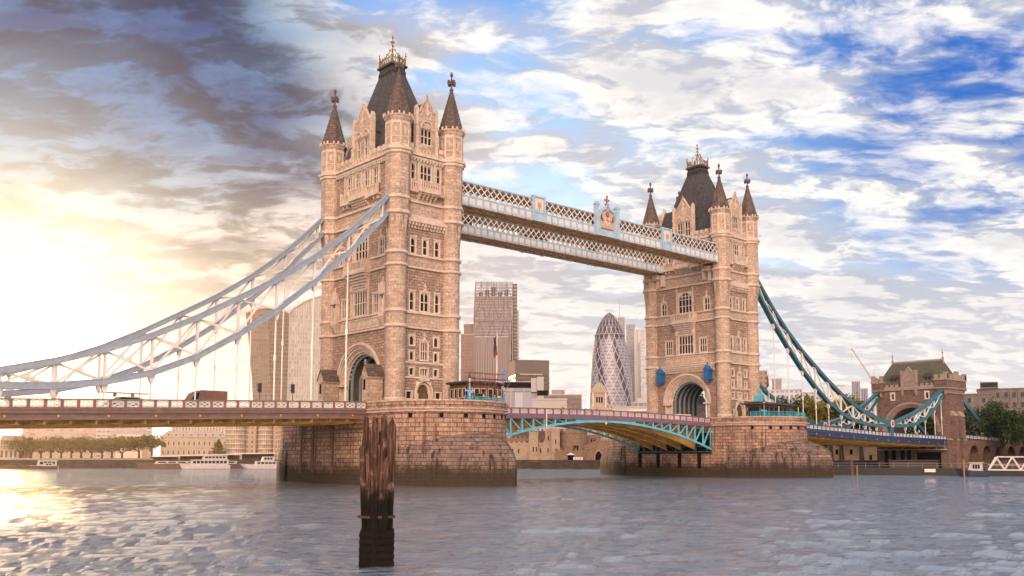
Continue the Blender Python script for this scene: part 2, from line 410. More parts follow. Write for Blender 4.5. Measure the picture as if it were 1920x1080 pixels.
# ------------------------------------------------------------------ bridge towers
SX, ZB, TA, TB, TOFF = 41.15, 12.3, 5.15, 9.36, .25
def make_tower():
    T = empty("bridge_tower", (-SX, 0, ZB))
    body = MB()                                     # walls: material 0 rock faced, 1 ashlar
    trim = MB()
    Fr = {'W-': frame((-(TA+TOFF), 0, 0), (0, -1, 0), (-1, 0, 0)), 'W+': frame((TA+TOFF, 0, 0), (0, 1, 0), (1, 0, 0)),
          'N-': frame((0, -(TB+TOFF), 0), (1, 0, 0), (0, -1, 0)), 'N+': frame((0, TB+TOFF, 0), (-1, 0, 0), (0, 1, 0))}
    R0, R1, ZS = 6.1, 4.5, 3.15
    for key, X in Fr.items():
        wide = key[0] == 'W'; hw = TB if wide else TA; e = 8.0 if wide else 3.8
        body.X = X; trim.X = X; holes = []
        def win(*a, **k): holes.append(window(X, T, *a, **k))
        if wide:
            holes.append((-R0, R0, -1.5, ZS+R0))
            win(0, 3.7, 13.75, 17.6, 5, 2, surround=.22)
            for s_ in (-1, 1): win(s_*4.55, 1.75, 13.75, 16.6, 3, 2)
            win(0, 3.5, 22.6, 26.9, 4, 3, arch=1.75, hood=False)
            for s_ in (-1, 1): win(s_*5.75, 1.35, 22.6, 25.1, 2, 2)
            for c in (-3.75, -1.25, 1.25, 3.75): win(c, 1.35, 34.1, 36.8, 2, 2)
        else:
            for s_ in (-1, 1):
                win(s_*2.75, .95, .35, 1.4, 1, 1, hood=False, heads=False)
                win(s_*2.3, .75, 3.95, 4.95, 1, 1, hood=False, heads=False); win(s_*2.3, .75, 6.2, 7.5, 1, 1, hood=False)
                win(s_*2.3, .85, 8.5, 9.9, 1, 1, hood=False)
                win(s_*2.4, .8, 13.85, 16.6, 1, 2); win(s_*2.3, .85, 22.65, 25.0, 1, 2); win(s_*2.45, .7, 34.3, 36.75, 1, 2)
            win(0, 1.35, 3.95, 4.95, 3, 1, hood=False, heads=False); win(0, 1.35, 6.35, 8.95, 3, 2)
            win(0, 1.55, 13.85, 16.6, 2, 2); win(0, .85, 22.65, 25.0, 1, 2); win(0, 2.1, 34.3, 36.75, 3, 2)
            # west door under a pointed arch
            holes.append((-1.45, 1.45, -1.5, 3.0))
            db = MB(X); pts_o = [(-1.45, 3.02), (-1.45, 1.2)] + [(-1.45+ .9*0 + 1.45*(1-cos(a))*1.0, 1.2+1.75*sin(a)) for a in [pi/2*k/8 for k in range(1, 9)]]
            for sg in (-1, 1):
                db.prism([(sg*abs(x) if x < 0 else 0, z) for x, z in pts_o], -.2, .02)
                for k in range(8):                    # moulded arch
                    a0, a1 = pi/2*k/8, pi/2*(k+1)/8
                    f = lambda a, r: (sg*(1.45*cos(a)+r*cos(a)) if True else 0, 1.2+(1.75+r*1.1)*sin(a))
                    p0, p1, q0, q1 = f(a0, 0), f(a1, 0), f(a0, .28), f(a1, .28)
                    db.prism([p0, p1, q1, q0], -.1, .2)
                    p0, p1, q0, q1 = f(a0, -.35), f(a1, -.35), f(a0, 0), f(a1, 0)
                    db.prism([p0, p1, q1, q0], -.5, -.12)
                db.box(*( (sg*1.1, sg*1.73) if sg > 0 else (sg*1.73, sg*1.1)), -.3, .2, -1.5, 1.2)
            dob = db.build("door", M_frame, T)
            dl = MB(X); dl.face([(-1.4, -.45, -1.5), (1.4, -.45, -1.5), (1.4, -.45, 3), (-1.4, -.45, 3)]); dl.build("door_leaf", M_wood, dob)
            trim.m = 1
            trim.box(-3.7, 3.7, .0, .07, 3.45, 3.72); trim.box(-3.7, 3.7, .0, .06, 5.75, 6.0)
            trim.m = 0
            trim.box(-.9, .9, 0, .35, 3.1, 3.4)
        # wall sheets by storey
        body.m = 0
        for (a, b, mi) in ((-1.5, 11.0, 0), (11.0, 13.5, 1), (13.5, 20.3, 0), (20.3, 22.5, 1), (22.5, 28.3, 0), (28.3, 31.2, 1), (31.2, 38.3, 0)):
            body.m = mi
            wall(body, -hw, hw, a, b, holes)
        # string courses
        for z, h, d in ((11.0, .3, .3), (13.3, .25, .25), (20.3, .25, .3), (22.2, .3, .3), (28.2, .35, .35), (30.55, .3, .3), (37.5, .35, .45), (37.95, .35, .7)):
            trim.box(-e, e, -.1, d, z, z+h)
        for k in range(-int(e*1.6), int(e*1.6)+1): trim.box(k*.6-.15, k*.6+.15, 0, .42, 37.15, 37.5)   # modillions
        # ornament above windows
        def finial(u, z, s=1.0):
            trim.prism([(u-.12*s, z), (u+.12*s, z), (u+.05*s, z+1.2*s), (u-.05*s, z+1.2*s)], 0, .25)
            trim.prism([(u-.32*s, z+.65*s), (u, z+.5*s), (u+.32*s, z+.65*s), (u, z+.85*s)], 0, .3)
            trim.prism([(u-.45*s, z), (u, z+.5*s), (u+.45*s, z), (u+.3*s, z-.12), (u-.3*s, z-.12)], 0, .2)
        if wide:
            for s_ in (-1, 1): finial(s_*5.75, 25.5); 
            # frieze of carved panels
            for a, b in ((-5.4, -3.3), (-2.9, 2.9), (3.3, 5.4)):
                trim.box(a, b, 0, .16, 11.45, 11.65); trim.box(a, b, 0, .16, 12.95, 13.15)
                n = max(3, int((b-a)/.55)); st = (b-a)/n
                for k in range(n+1): trim.box(a+k*st-.07, a+k*st+.07, 0, .15, 11.65, 12.95)
                for k in range(n):
                    c = a+(k+.5)*st; trim.prism([(c-.16, 12.3), (c, 11.85), (c+.16, 12.3), (c, 12.75)], 0, .12)
            # corbelled bay and balcony over the centre window
            for k in range(6):
                z = 18.1+k*.4; d = .12+.2*k+.02*k*k; hwk = 2.0+.17*k
                trim.box(-hwk, hwk, -.05, d, z, z+.36)
            for sg in (-1, 1): trim.box(sg*2.2-.25, sg*2.2+.25, 0, .5, 17.6, 18.6)
            trim.box(-2.95, 2.95, -.05, 1.35, 20.45, 20.7); trim.box(-2.95, 2.95, 1.2, 1.36, 21.95, 22.15); trim.box(-2.95, 2.95, 1.2, 1.34, 20.7, 20.9)
            for k in range(13):
                u = -2.85+k*5.7/12; trim.box(u-.07, u+.07, 1.21, 1.33, 20.9, 21.95)
            for sg in (-1, 1): trim.box(sg*2.88-.12, sg*2.88+.12, 0, 1.38, 20.7, 22.3); trim.box(sg*2.2-.13, sg*2.2+.13, 1.15, 1.42, 20.7, 22.45)
            body.m = 1; body.box(-2.8, 2.8, 1.0, 1.1, 20.6, 21.5); body.m = 0
            # wall shafts beside the centre bay
            for sg in (-1, 1): trim.box(sg*2.35-.14, sg*2.35+.14, 0, .3, 13.6, 20.0); trim.box(sg*2.15-.12, sg*2.15+.12, 0, .25, 22.5, 28.1)
            # upper balcony on brackets
            trim.box(-5.3, 5.3, 0, .75, 32.15, 32.45); trim.box(-5.3, 5.3, .55, .72, 33.75, 33.95)
            trim.box(-2.0, 2.0, .5, 1.35, 32.2, 32.5); trim.box(-2.0, 2.0, 1.15, 1.32, 33.8, 34.02)
            for k in range(22):
                u = -5.2+k*10.4/21; dd = 1.16 if abs(u) < 2 else .56
                trim.box(u-.09, u+.09, dd, dd+.13, 32.4, 33.85)
            for u in (-5.2, -2.0, 2.0, 5.2): trim.box(u-.16, u+.16, .45, 1.38 if abs(u) < 3 else .8, 32.3, 34.15)
            trim.box(-5.2, 5.2, .5, .56, 32.5, 33.1); trim.box(-1.9, 1.9, 1.1, 1.16, 32.5, 33.1)
            for k in range(9):
                u = -2.0+k*.5
                for q in range(4): trim.box(u-.11, u+.11, 0, .2+.26*q, 30.9+q*.32, 31.24+q*.32) if q < 4 else None
            trim.box(-2.6, 2.6, 0, .95, 31.95, 32.2)
            for u in (-4.9, -3.9, 3.9, 4.9):
                trim.box(u-.12, u+.12, 0, .5, 31.6, 32.15)
            for u in (-5, -2.5, 0, 2.5, 5): trim.box(u-.1, u+.1, 0, .22, 34, 37.2)
        else:
            finial(0, 17.0, 1.0); finial(0, 9.35, 1.0)
            trim.box(-3.4, 3.4, 0, .18, 13.4, 13.7)
            # corbel table
            for k in range(12):
                u = -3.3+k*.6; trim.box(u-.16, u+.16, 0, .3, 26.5, 26.95); trim.box(u-.16, u+.16, 0, .6, 26.95, 27.4)
            trim.box(-3.65, 3.65, 0, .75, 27.4, 27.75); trim.box(-3.65, 3.65, 0, .6, 27.75, 28.2)
            # balcony
            trim.box(-3.3, 3.3, 0, .6, 32.15, 32.45); trim.box(-1.9, 1.9, .4, 1.3, 32.15, 32.5)
            trim.box(-3.3, 3.3, .42, .58, 33.65, 33.85); trim.box(-1.9, 1.9, 1.12, 1.28, 33.8, 34.0)
            for k in range(15):
                u = -3.2+k*6.4/14; dd = 1.13 if abs(u) < 1.8 else .43
                trim.box(u-.09, u+.09, dd, dd+.13, 32.4, 33.75)
            for u in (-3.2, -1.85, 1.85, 3.2): trim.box(u-.15, u+.15, .35, 1.33 if abs(u) < 2 else .66, 32.3, 34.1)
            trim.box(-3.2, 3.2, .36, .42, 32.5, 33.05); trim.box(-1.8, 1.8, 1.07, 1.13, 32.5, 33.05)
            for k in range(5):
                u = -1.5+k*.75
                for q in range(4): trim.box(u-.13, u+.13, 0, .2+.27*q, 30.9+q*.32, 31.24+q*.32)
            trim.box(-1.75, 1.75, 0, .95, 31.95, 32.2)
            for u in (-1.55, 1.55): trim.box(u-.14, u+.14, 0, .25, 34, 37.2)
        # parapet with battlements
        g = 2.55 if wide else 1.9
        body.m = 1
        for a, b in ((-hw, -g), (g, hw)): body.box(a, b, -.35, .12, 38.3, 39.25)
        body.m = 0
        n = 4 if wide else 1
        for sg in (-1, 1):
            L0, L1 = g+.2, e
            for k in range(n):
                st = (L1-L0)/n; c = L0+(k+.5)*st
                trim.box(sg*c-st*.3, sg*c+st*.3, -.37, .16, 39.25, 39.95)
                trim.box(sg*c-st*.16, sg*c+st*.16, .1, .3, 38.2, 38.8)
        # gabled dormer
        gz = 45.3; ap = 47.7
        gh = []
        if wide:
            for s_ in (-1, 1): gh.append(window(X, T, s_*1.05, 1.3, 39.3, 42.4, 2, 2, hood=False, surround=.16))
        else: gh.append(window(X, T, 0, 2.1, 40.2, 42.7, 3, 2, hood=False, surround=.16))
        body.m = 1
        wall(body, -g, g, 38.3, 43.6, gh, .12)
        gm = g*.82
        body.prism([(-g, 43.6), (g, 43.6), (g, gz-.8), (gm, gz-.4), (gm*.85, gz), (0, ap), (-gm*.85, gz), (-gm, gz-.4), (-g, gz-.8)], -.4, .12)
        body.face([(-g, .12, 38.3), (-g, -.5, 38.3), (-g, -.5, 43.6), (-g, .12, 43.6)]); body.face([(g, .12, 38.3), (g, -.5, 38.3), (g, -.5, 43.6), (g, .12, 43.6)])
        depth = 4.8 if wide else 5.0
        body.m = 2                                  # slate cheeks and ridge roof of the dormer
        for sg in (-1, 1):
            body.face([(sg*(g-.1), -.3, 38.3), (sg*(g-.1), -depth, 38.3), (sg*(g-.1), -depth, 43.4), (sg*(g-.1), -.3, 43.4)])
            body.face([(sg*(g+.1), -.2, 43.2), (0, -.2, ap-.5), (0, -depth-1, ap-.5), (sg*(g+.1), -depth-1, 43.2)])
        body.m = 0
        for sg in (-1, 1):                          # raked coping, shoulder pinnacles, tracery
            trim.prism([(sg*gm*.95, gz-.15), (sg*gm*.78, gz+.1), (0, ap+.3), (0, ap-.05)], -.45, .25)
            trim.box(sg*g-.22, sg*g+.22, -.45, .3, 38.3, gz+.3); trim.prism([(sg*g-.3, gz+.3), (sg*g+.3, gz+.3), (sg*g, gz+1.0)], -.4, .25)
            for k in range(3): trim.box(sg*(g+.12)-.16, sg*(g+.12)+.16, -.3, .42, 40.0+k*1.5, 40.35+k*1.5)
            cc = 1.05 if wide else 0
            n = 8; r = .95 if wide else 1.25; zc_ = 42.6
            if wide or sg == 1:
                for k in range(n):
                    a0, a1 = pi*k/n, pi*(k+1)/n; c = sg*cc
                    f = lambda a, q: (c+q*cos(a), zc_+q*1.15*sin(a))
                    trim.prism([f(a0, r-.15), f(a0, r), f(a1, r), f(a1, r-.15)], .1, .3)
                    if k % 2: trim.prism([(c-.04, zc_), (c+.04, zc_), f((a0+a1)/2-.05, r-.1), f((a0+a1)/2+.05, r-.1)], .1, .2)
        trim.box(-.1, .1, .1, .25, 44.2, 46.9); trim.prism([(-.5, 45.3), (0, 44.7), (.5, 45.3), (0, 46.1)], .1, .28)
        trim.box(-g, g, .1, .35, 38.35, 38.6)
        for k in range(5): trim.box(-g*.7+k*g*.35-.12, -g*.7+k*g*.35+.12, .1, .24, 38.6, 39.1)
        finial(0, ap, .55)
    # ---- great archway through the tower, along x
    arch = MB(); zc0 = ZS
    n = 20; xo = TA+TOFF
    for sgx in (-1, 1):
        X = Fr['W-'] if sgx < 0 else Fr['W+']; arch.X = X
        for k in range(n):                          # spandrel of the rectangular opening
            a0, a1 = pi*k/n, pi*(k+1)/n
            p0, p1 = (R0*cos(a0), zc0+R0*sin(a0)), (R0*cos(a1), zc0+R0*sin(a1))
            arch.m = 0; arch.face([(p0[0], 0, p0[1]), (p1[0], 0, p1[1]), (p1[0], 0, zc0+R0), (p0[0], 0, zc0+R0)])
            steps = [(6.25, 5.9, .32), (5.9, 5.65, .12), (5.65, 5.3, -.15), (5.3, 5.1, -.4), (5.1, 4.8, -.55), (4.8, 4.5, -.85)]
            arch.m = 1
            for ro, ri, d in steps:
                f = lambda a, r: (r*cos(a), zc0+r*sin(a))
                arch.prism([f(a0, ri), f(a0, ro), f(a1, ro), f(a1, ri)], d-.45, d)
        for sg in (-1, 1):
            for ro, ri, d in steps:
                u0, u1 = sorted((sg*ro, sg*ri)); 
                if ro < 6.2: arch.box(u0, u1, d-.45, d, -1.5, zc0)
            u0, u1 = sorted((sg*6.25, sg*4.45)); arch.box(u0, u1, -1.0, .36, zc0-.45, zc0-.1)
    arch.X = None; arch.m = 2
    N2 = 18
    for k in range(N2):
        a0, a1 = pi*k/N2, pi*(k+1)/N2
        P = lambda a, x, r: (x, r*cos(a), zc0+r*sin(a))
        arch.face([P(a0, -xo+1, 4.5), P(a1, -xo+1, 4.5), P(a1, xo-1, 4.5), P(a0, xo-1, 4.5)], [(-4, a0*4.5), (-4, a1*4.5), (4, a1*4.5), (4, a0*4.5)])
    for sg in (-1, 1): arch.face([(-xo+1, sg*4.5, -1.5), (xo-1, sg*4.5, -1.5), (xo-1, sg*4.5, zc0), (-xo+1, sg*4.5, zc0)])
    arch.build("archway", [M_rock, M_trim, stone("tunnel brick", (.16, .10, .075), (.12, .075, .06), (.06, .04, .03), .5, .25)], T)
    for kx in range(6):
        rb = MB(); x = -3.9+kx*1.56
        for k in range(N2):
            a0, a1 = pi*k/N2, pi*(k+1)/N2
            P = lambda a, r, xx: (xx, r*cos(a), zc0+r*sin(a))
            rb.hexa([P(a0, 4.2, x-.16), P(a1, 4.2, x-.16), P(a1, 4.49, x-.16), P(a0, 4.49, x-.16)], [P(a0, 4.2, x+.16), P(a1, 4.2, x+.16), P(a1, 4.49, x+.16), P(a0, 4.49, x+.16)])
        for sg in (-1, 1): rb.box(x-.16, x+.16, *sorted((sg*4.2, sg*4.49)), -1.5, zc0)
        rb.build("arch_rib", plain("grey blue rib paint", (.20, .29, .34), .5), T)
    body.build("wall", [M_rock, M_ash, M_slate], T); trim.build("stone_carving", [M_trim, M_frame], T)
    # ---- canopied niches and gabled shrines on the outer face
    X = Fr['W-']
    for sg in (-1, 1):
        nb = MB(X); u = sg*6.85
        for q in range(5): nb.box(u-.25-.12*q, u+.25+.12*q, 0, .25+.13*q, 11.6+q*.28, 11.9+q*.28)
        nb.box(u-.75, u+.75, 0, .8, 13.0, 13.3); nb.box(u-.7, u-.5, 0, .7, 13.3, 16.2); nb.box(u+.5, u+.7, 0, .7, 13.3, 16.2)
        nb.prism([(u-.85, 16.2), (u+.85, 16.2), (u+.6, 16.9), (u, 18.2), (u-.6, 16.9)], .0, .85)
        for v_ in (-1, 1): nb.prism([(u+v_*.7-.14, 16.2), (u+v_*.7+.14, 16.2), (u+v_*.7, 18.0)], .55, .85)
        nb.prism([(u-.1, 18.1), (u+.1, 18.1), (u, 19.0)], .3, .55)
        nb.box(u-.22, u+.22, .1, .5, 13.3, 15.6)
        nb.m = 1; nb.box(u-.5, u+.5, 0, .05, 13.3, 16.2)
        nb.build("canopied_niche", [M_trim, M_void], T)
        sb = MB(X); u = sg*6.3
        sb.box(u-.75, u+.75, .3, 3.0, -1.5, 3.6); sb.box(u-.9, u+.9, .2, 3.15, 3.3, 3.65)
        sb.prism([(u-.95, 3.65), (u+.95, 3.65), (u, 5.3)], .3, 3.1)
        sb.m = 1
        for v_ in (-1, 1):
            sb.face([(u+v_*1.05, .2, 3.6), (u+v_*1.05, 3.25, 3.6), (u, 3.25, 5.5), (u, .2, 5.5)])
        sb.m = 0; sb.box(u-.1, u+.1, 2.9, 3.1, 5.3, 6.1); sb.box(u-.3, u+.3, 2.9, 3.1, 5.7, 5.85)
        sb.box(u-.5, u-.36, 3.0, 3.15, 1.6, 3.2); sb.box(u+.36, u+.5, 3.0, 3.15, 1.6, 3.2); sb.prism([(u-.5, 3.1), (u+.5, 3.1), (u, 3.7)], 3.0, 3.16)
        sb.m = 2; sb.box(u-.36, u+.36, 3.0, 3.03, 1.6, 3.1)
        sb.build("gabled_shrine", [M_ash, M_spire, M_void], T)
    # ---- inner face: machicolation and blue lantern boxes
    X = Fr['W+']; mb = MB(X)
    for k in range(29):
        u = -7.3+k*14.6/28; mb.box(u-.15, u+.15, 0, .3, 9.6, 10.1); mb.box(u-.15, u+.15, 0, .5, 10.1, 10.6)
    mb.box(-7.6, 7.6, 0, .6, 10.6, 10.85)
    mb.build("machicolation", M_trim, T)
    for sg in (-1, 1): mb = MB(X); mb.box(sg*7.0-.4, sg*7.0+.4, 0, .7, 28.6, 31.3); mb.box(sg*7.0-.7, sg*7.0+.7, 0, 1.6, 30.6, 31.6); mb.box(sg*5.6-.3, sg*5.6+.3, 0, 1.0, 28.9, 31.4); mb.build("walkway_bracket", M_trim, T)
    for sg in (-1, 1):
        bb = MB(X); u = sg*6.3
        bb.box(u-.6, u+.6, .2, 1.6, 7.9, 9.7); bb.prism([(u-.8, 9.7), (u+.8, 9.7), (u, 10.7)], .2, 1.8)
        bb.box(u-.72, u+.72, .2, 1.7, 7.7, 7.9); bb.box(u-.5, u+.5, .4, 1.6, 7.4, 7.7); bb.box(u-.08, u+.08, 1.0, 1.2, 10.8, 11.3)
        for v_ in (-.5, 0, .5): bb.box(u+v_-.05, u+v_+.05, 1.58, 1.66, 8.1, 9.6)
        lb = bb.build("lantern_box", plain("strong blue paint", (.01, .11, .30), .4), T)
        pn = MB(X); pn.box(u-.4, u+.4, 1.6, 1.63, 8.2, 9.5); pn.build("lantern_front", M_teal, lb)
    # ---- corner turrets
    c8 = radians(22.5); seg = 24
    for sx in (-1, 1):
        for sy in (-1, 1):
            cx, cy = sx*TA, sy*TB; tb = MB(); tb.m = 1; tb.sm = True
            r = 1.52
            tb.lathe([(1.62, -1.5), (1.62, 0.2), (r, .5), (r, 24.2), (r, 28.2)], seg, cx, cy)
            tb.sm = False
            ro = 1.93
            for k in range(8):                       # darts that carry the octagon over the drum
                a = c8+2*pi*k/8; am, ap_ = a-pi/8, a+pi/8
                P = lambda a, q, z: (cx+q*cos(a), cy+q*sin(a), z)
                tb.face([P(am, ro*cos(pi/8)-.03, 28.2), P(a, r, 24.0), P(a, ro, 28.2)]); tb.face([P(a, ro, 28.2), P(a, r, 24.0), P(ap_, ro*cos(pi/8)-.03, 28.2)])
                tb.face([P(am, ro*cos(pi/8)-.03, 28.2), P(a, ro, 28.2), P(ap_, ro*cos(pi/8)-.03, 28.2)])
            tb.lathe([(ro, 28.2), (ro, 38.3)], 8, cx, cy, c8)
            tb.lathe([(1.95, 38.3), (1.95, 42.5), (2.25, 43.1), (2.25, 43.45)], 8, cx, cy, c8)
            tb.m = 0
            for z, h, w in ((.0, .3, .12), (11.0, .3, .28), (13.3, .25, .22), (20.3, .25, .28), (22.2, .3, .28)):
                tb.lathe([(r+w*.4, z-.12), (r+w, z), (r+w, z+h), (r, z+h+.15)], seg, cx, cy)
            for z, h, w in ((28.2, .35, .3), (30.55, .3, .25), (37.5, .35, .3), (37.95, .4, .55)):
                tb.lathe([(ro+w*.4, z-.12), (ro+w, z), (ro+w, z+h), (ro, z+h+.15)], 8, cx, cy, c8)
            rf = 1.95*cos(pi/8); hwf = 1.95*sin(pi/8)
            for k in range(8):                       # sunk panels of the top stage
                a = c8+pi/8+2*pi*k/8; Xf = frame((cx+cos(a)*rf, cy+sin(a)*rf, 0), (-sin(a), cos(a), 0), (cos(a), sin(a), 0))
                sv = tb.X; tb.X = Xf
                tb.box(-hwf, -hwf+.18, 0, .08, 38.6, 42.4); tb.box(hwf-.18, hwf, 0, .08, 38.6, 42.4)
                tb.box(-hwf, hwf, 0, .07, 38.5, 38.9); tb.box(-hwf, hwf, 0, .07, 42.0, 42.4); tb.box(-hwf, hwf, 0, .06, 39.9, 40.05)
                tb.prism([(-.18, 41.0), (0, 40.3), (.18, 41.0), (0, 41.7)], 0, .1)
                tb.box(-hwf*.7-.12, -hwf*.7+.12, .3, .5, 43.2, 43.75); tb.box(hwf*.7-.12, hwf*.7+.12, .3, .5, 43.2, 43.75)
                tb.X = sv
            to = tb.build("corner_turret", [M_trim, M_ash], T)
            sp = MB(); prof = [(2.12, 43.4)] + [(2.12-1.9*q/9-(0.0), 43.4+6.9*q/9) for q in range(1, 10)]
            pr2 = []
            for i, (rr, zz) in enumerate(prof): pr2 += [(rr, zz)] if i == 0 else [(rr+.06, zz), (rr, zz+.02)]
            sp.lathe(pr2, 8, cx, cy, c8)
            so_ = sp.build("spire", M_spire, to)
            fb = MB(); fb.lathe([(.22, 50.2), (.34, 50.4), (.34, 50.6), (.14, 50.8), (.14, 51.4), (.3, 51.6), (.14, 51.85), (.12, 52.7), (.26, 52.9), (.22, 53.2), (.05, 53.55)], 8, cx, cy)
            for dx_, dy_ in ((1, 0), (0, 1)):
                fb.box(cx-.14-dx_*.5, cx+.14+dx_*.5, cy-.14-dy_*.5, cy+.14+dy_*.5, 51.45, 51.85)
                for s_ in (-1, 1): fb.box(cx+s_*dx_*.55-.17, cx+s_*dx_*.55+.17, cy+s_*dy_*.55-.17, cy+s_*dy_*.55+.17, 51.3, 52.05)
            fb.build("cross_finial", M_spire, so_)
    # ---- chimney, roof, cresting
    cb = MB(); cb.box(-4.6, -3.6, 3.9, 4.9, 38.3, 42.6); cb.box(-4.75, -3.45, 3.75, 5.05, 42.2, 42.9)
    for k in range(2): cb.lathe([(.25, 42.9), (.2, 43.6)], 8, -4.1, 4.15+k*.5)
    cb.build("chimney", M_ash, T)
    rb = MB(); b0, b1 = (4.75, 8.3), (1.25, 1.8); z0, z1 = 38.4, 54.5
    lo = [(-b0[0], -b0[1], z0), (b0[0], -b0[1], z0), (b0[0], b0[1], z0), (-b0[0], b0[1], z0)]; hi = [(-b1[0], -b1[1], z1), (b1[0], -b1[1], z1), (b1[0], b1[1], z1), (-b1[0], b1[1], z1)]
    rb.hexa(lo, hi)
    ro_ = rb.build("roof", M_slate, T)
    pb = MB(); pb.box(-1.4, 1.4, -1.95, 1.95, 54.5, 54.8); pb.box(-1.3, 1.3, -1.85, 1.85, 54.8, 55.5); pb.box(-1.6, 1.6, -2.15, 2.15, 55.5, 55.8)
    for s1 in (-1, 1):
        for k in range(5): pb.box(-1.2+k*.6-.12, -1.2+k*.6+.12, s1*1.9-.14, s1*1.9+.14, 54.0, 54.4)
        for k in range(7): pb.box(s1*1.36-.14, s1*1.36+.14, -1.7+k*.57-.12, -1.7+k*.57+.12, 54.0, 54.4)
    pb.build("roof_cap", M_iron, ro_)
    gb = MB(); gb.m = 0
    cs = [(-1.35, -1.85), (1.35, -1.85), (1.35, 1.85), (-1.35, 1.85)]
    for i in range(4):
        (x0, y0), (x1, y1) = cs[i], cs[(i+1) % 4]
        gb.tube((x0, y0, 55.8), (x0, y0, 57.3), .09); gb.lathe([(.05, 57.3), (.2, 57.5), (.05, 57.75), (.16, 57.9), (.03, 58.15)], 6, x0, y0)
        m = ((x0+x1)/2, (y0+y1)/2)
        gb.bar((x0, y0, 56.0), (x1, y1, 56.0), .1); gb.bar((x0, y0, 56.9), (x1, y1, 56.9), .08)
        for q in range(6):
            f0, f1 = q/6, (q+1)/6; l = lambda f, z: (x0+(x1-x0)*f, y0+(y1-y0)*f, z)
            gb.bar(l(f0, 55.9), l(f1, 56.9), .07); gb.bar(l(f1, 55.9), l(f0, 56.9), .07)
            gb.bar(l((f0+f1)/2, 56.9), l((f0+f1)/2, 57.3), .1)
        # ogee ribs rising to the central spike
        pts = [(x0, y0, 56.9), (x0*.72, y0*.72, 57.1), (x0*.42, y0*.42, 57.9), (x0*.2, y0*.2, 58.6), (0, 0, 59.2)]
        for a, b in zip(pts, pts[1:]): gb.bar(a, b, .11)
        for q in (1, 2, 3): gb.lathe([(.02, pts[q][2]+.05), (.15, pts[q][2]+.2), (.02, pts[q][2]+.45)], 5, pts[q][0], pts[q][1])
    gb.tube((0, 0, 55.8), (0, 0, 60.8), .11, .07); gb.lathe([(.05, 59.3), (.28, 59.5), (.05, 59.75)], 6); gb.lathe([(.04, 60.6), (.2, 60.85), (.03, 61.4)], 6)
    gb.bar((-.4, 0, 60.2), (.4, 0, 60.2), .13); gb.bar((0, -.4, 60.2), (0, .4, 60.2), .13)
    gb.build("cresting", M_gilt, ro_)
    return T
tower = make_tower()
tag(tower, "nearer and taller looking gothic stone bridge tower, chain hooked to its left corner", "tower", "gothic towers of the bridge")
tower2 = copy_tree(tower); tower2.location = (SX, 0, ZB); tower2.rotation_euler = (0, 0, pi)
tower2['label'] = "farther gothic stone bridge tower with blue lantern boxes above its archway"

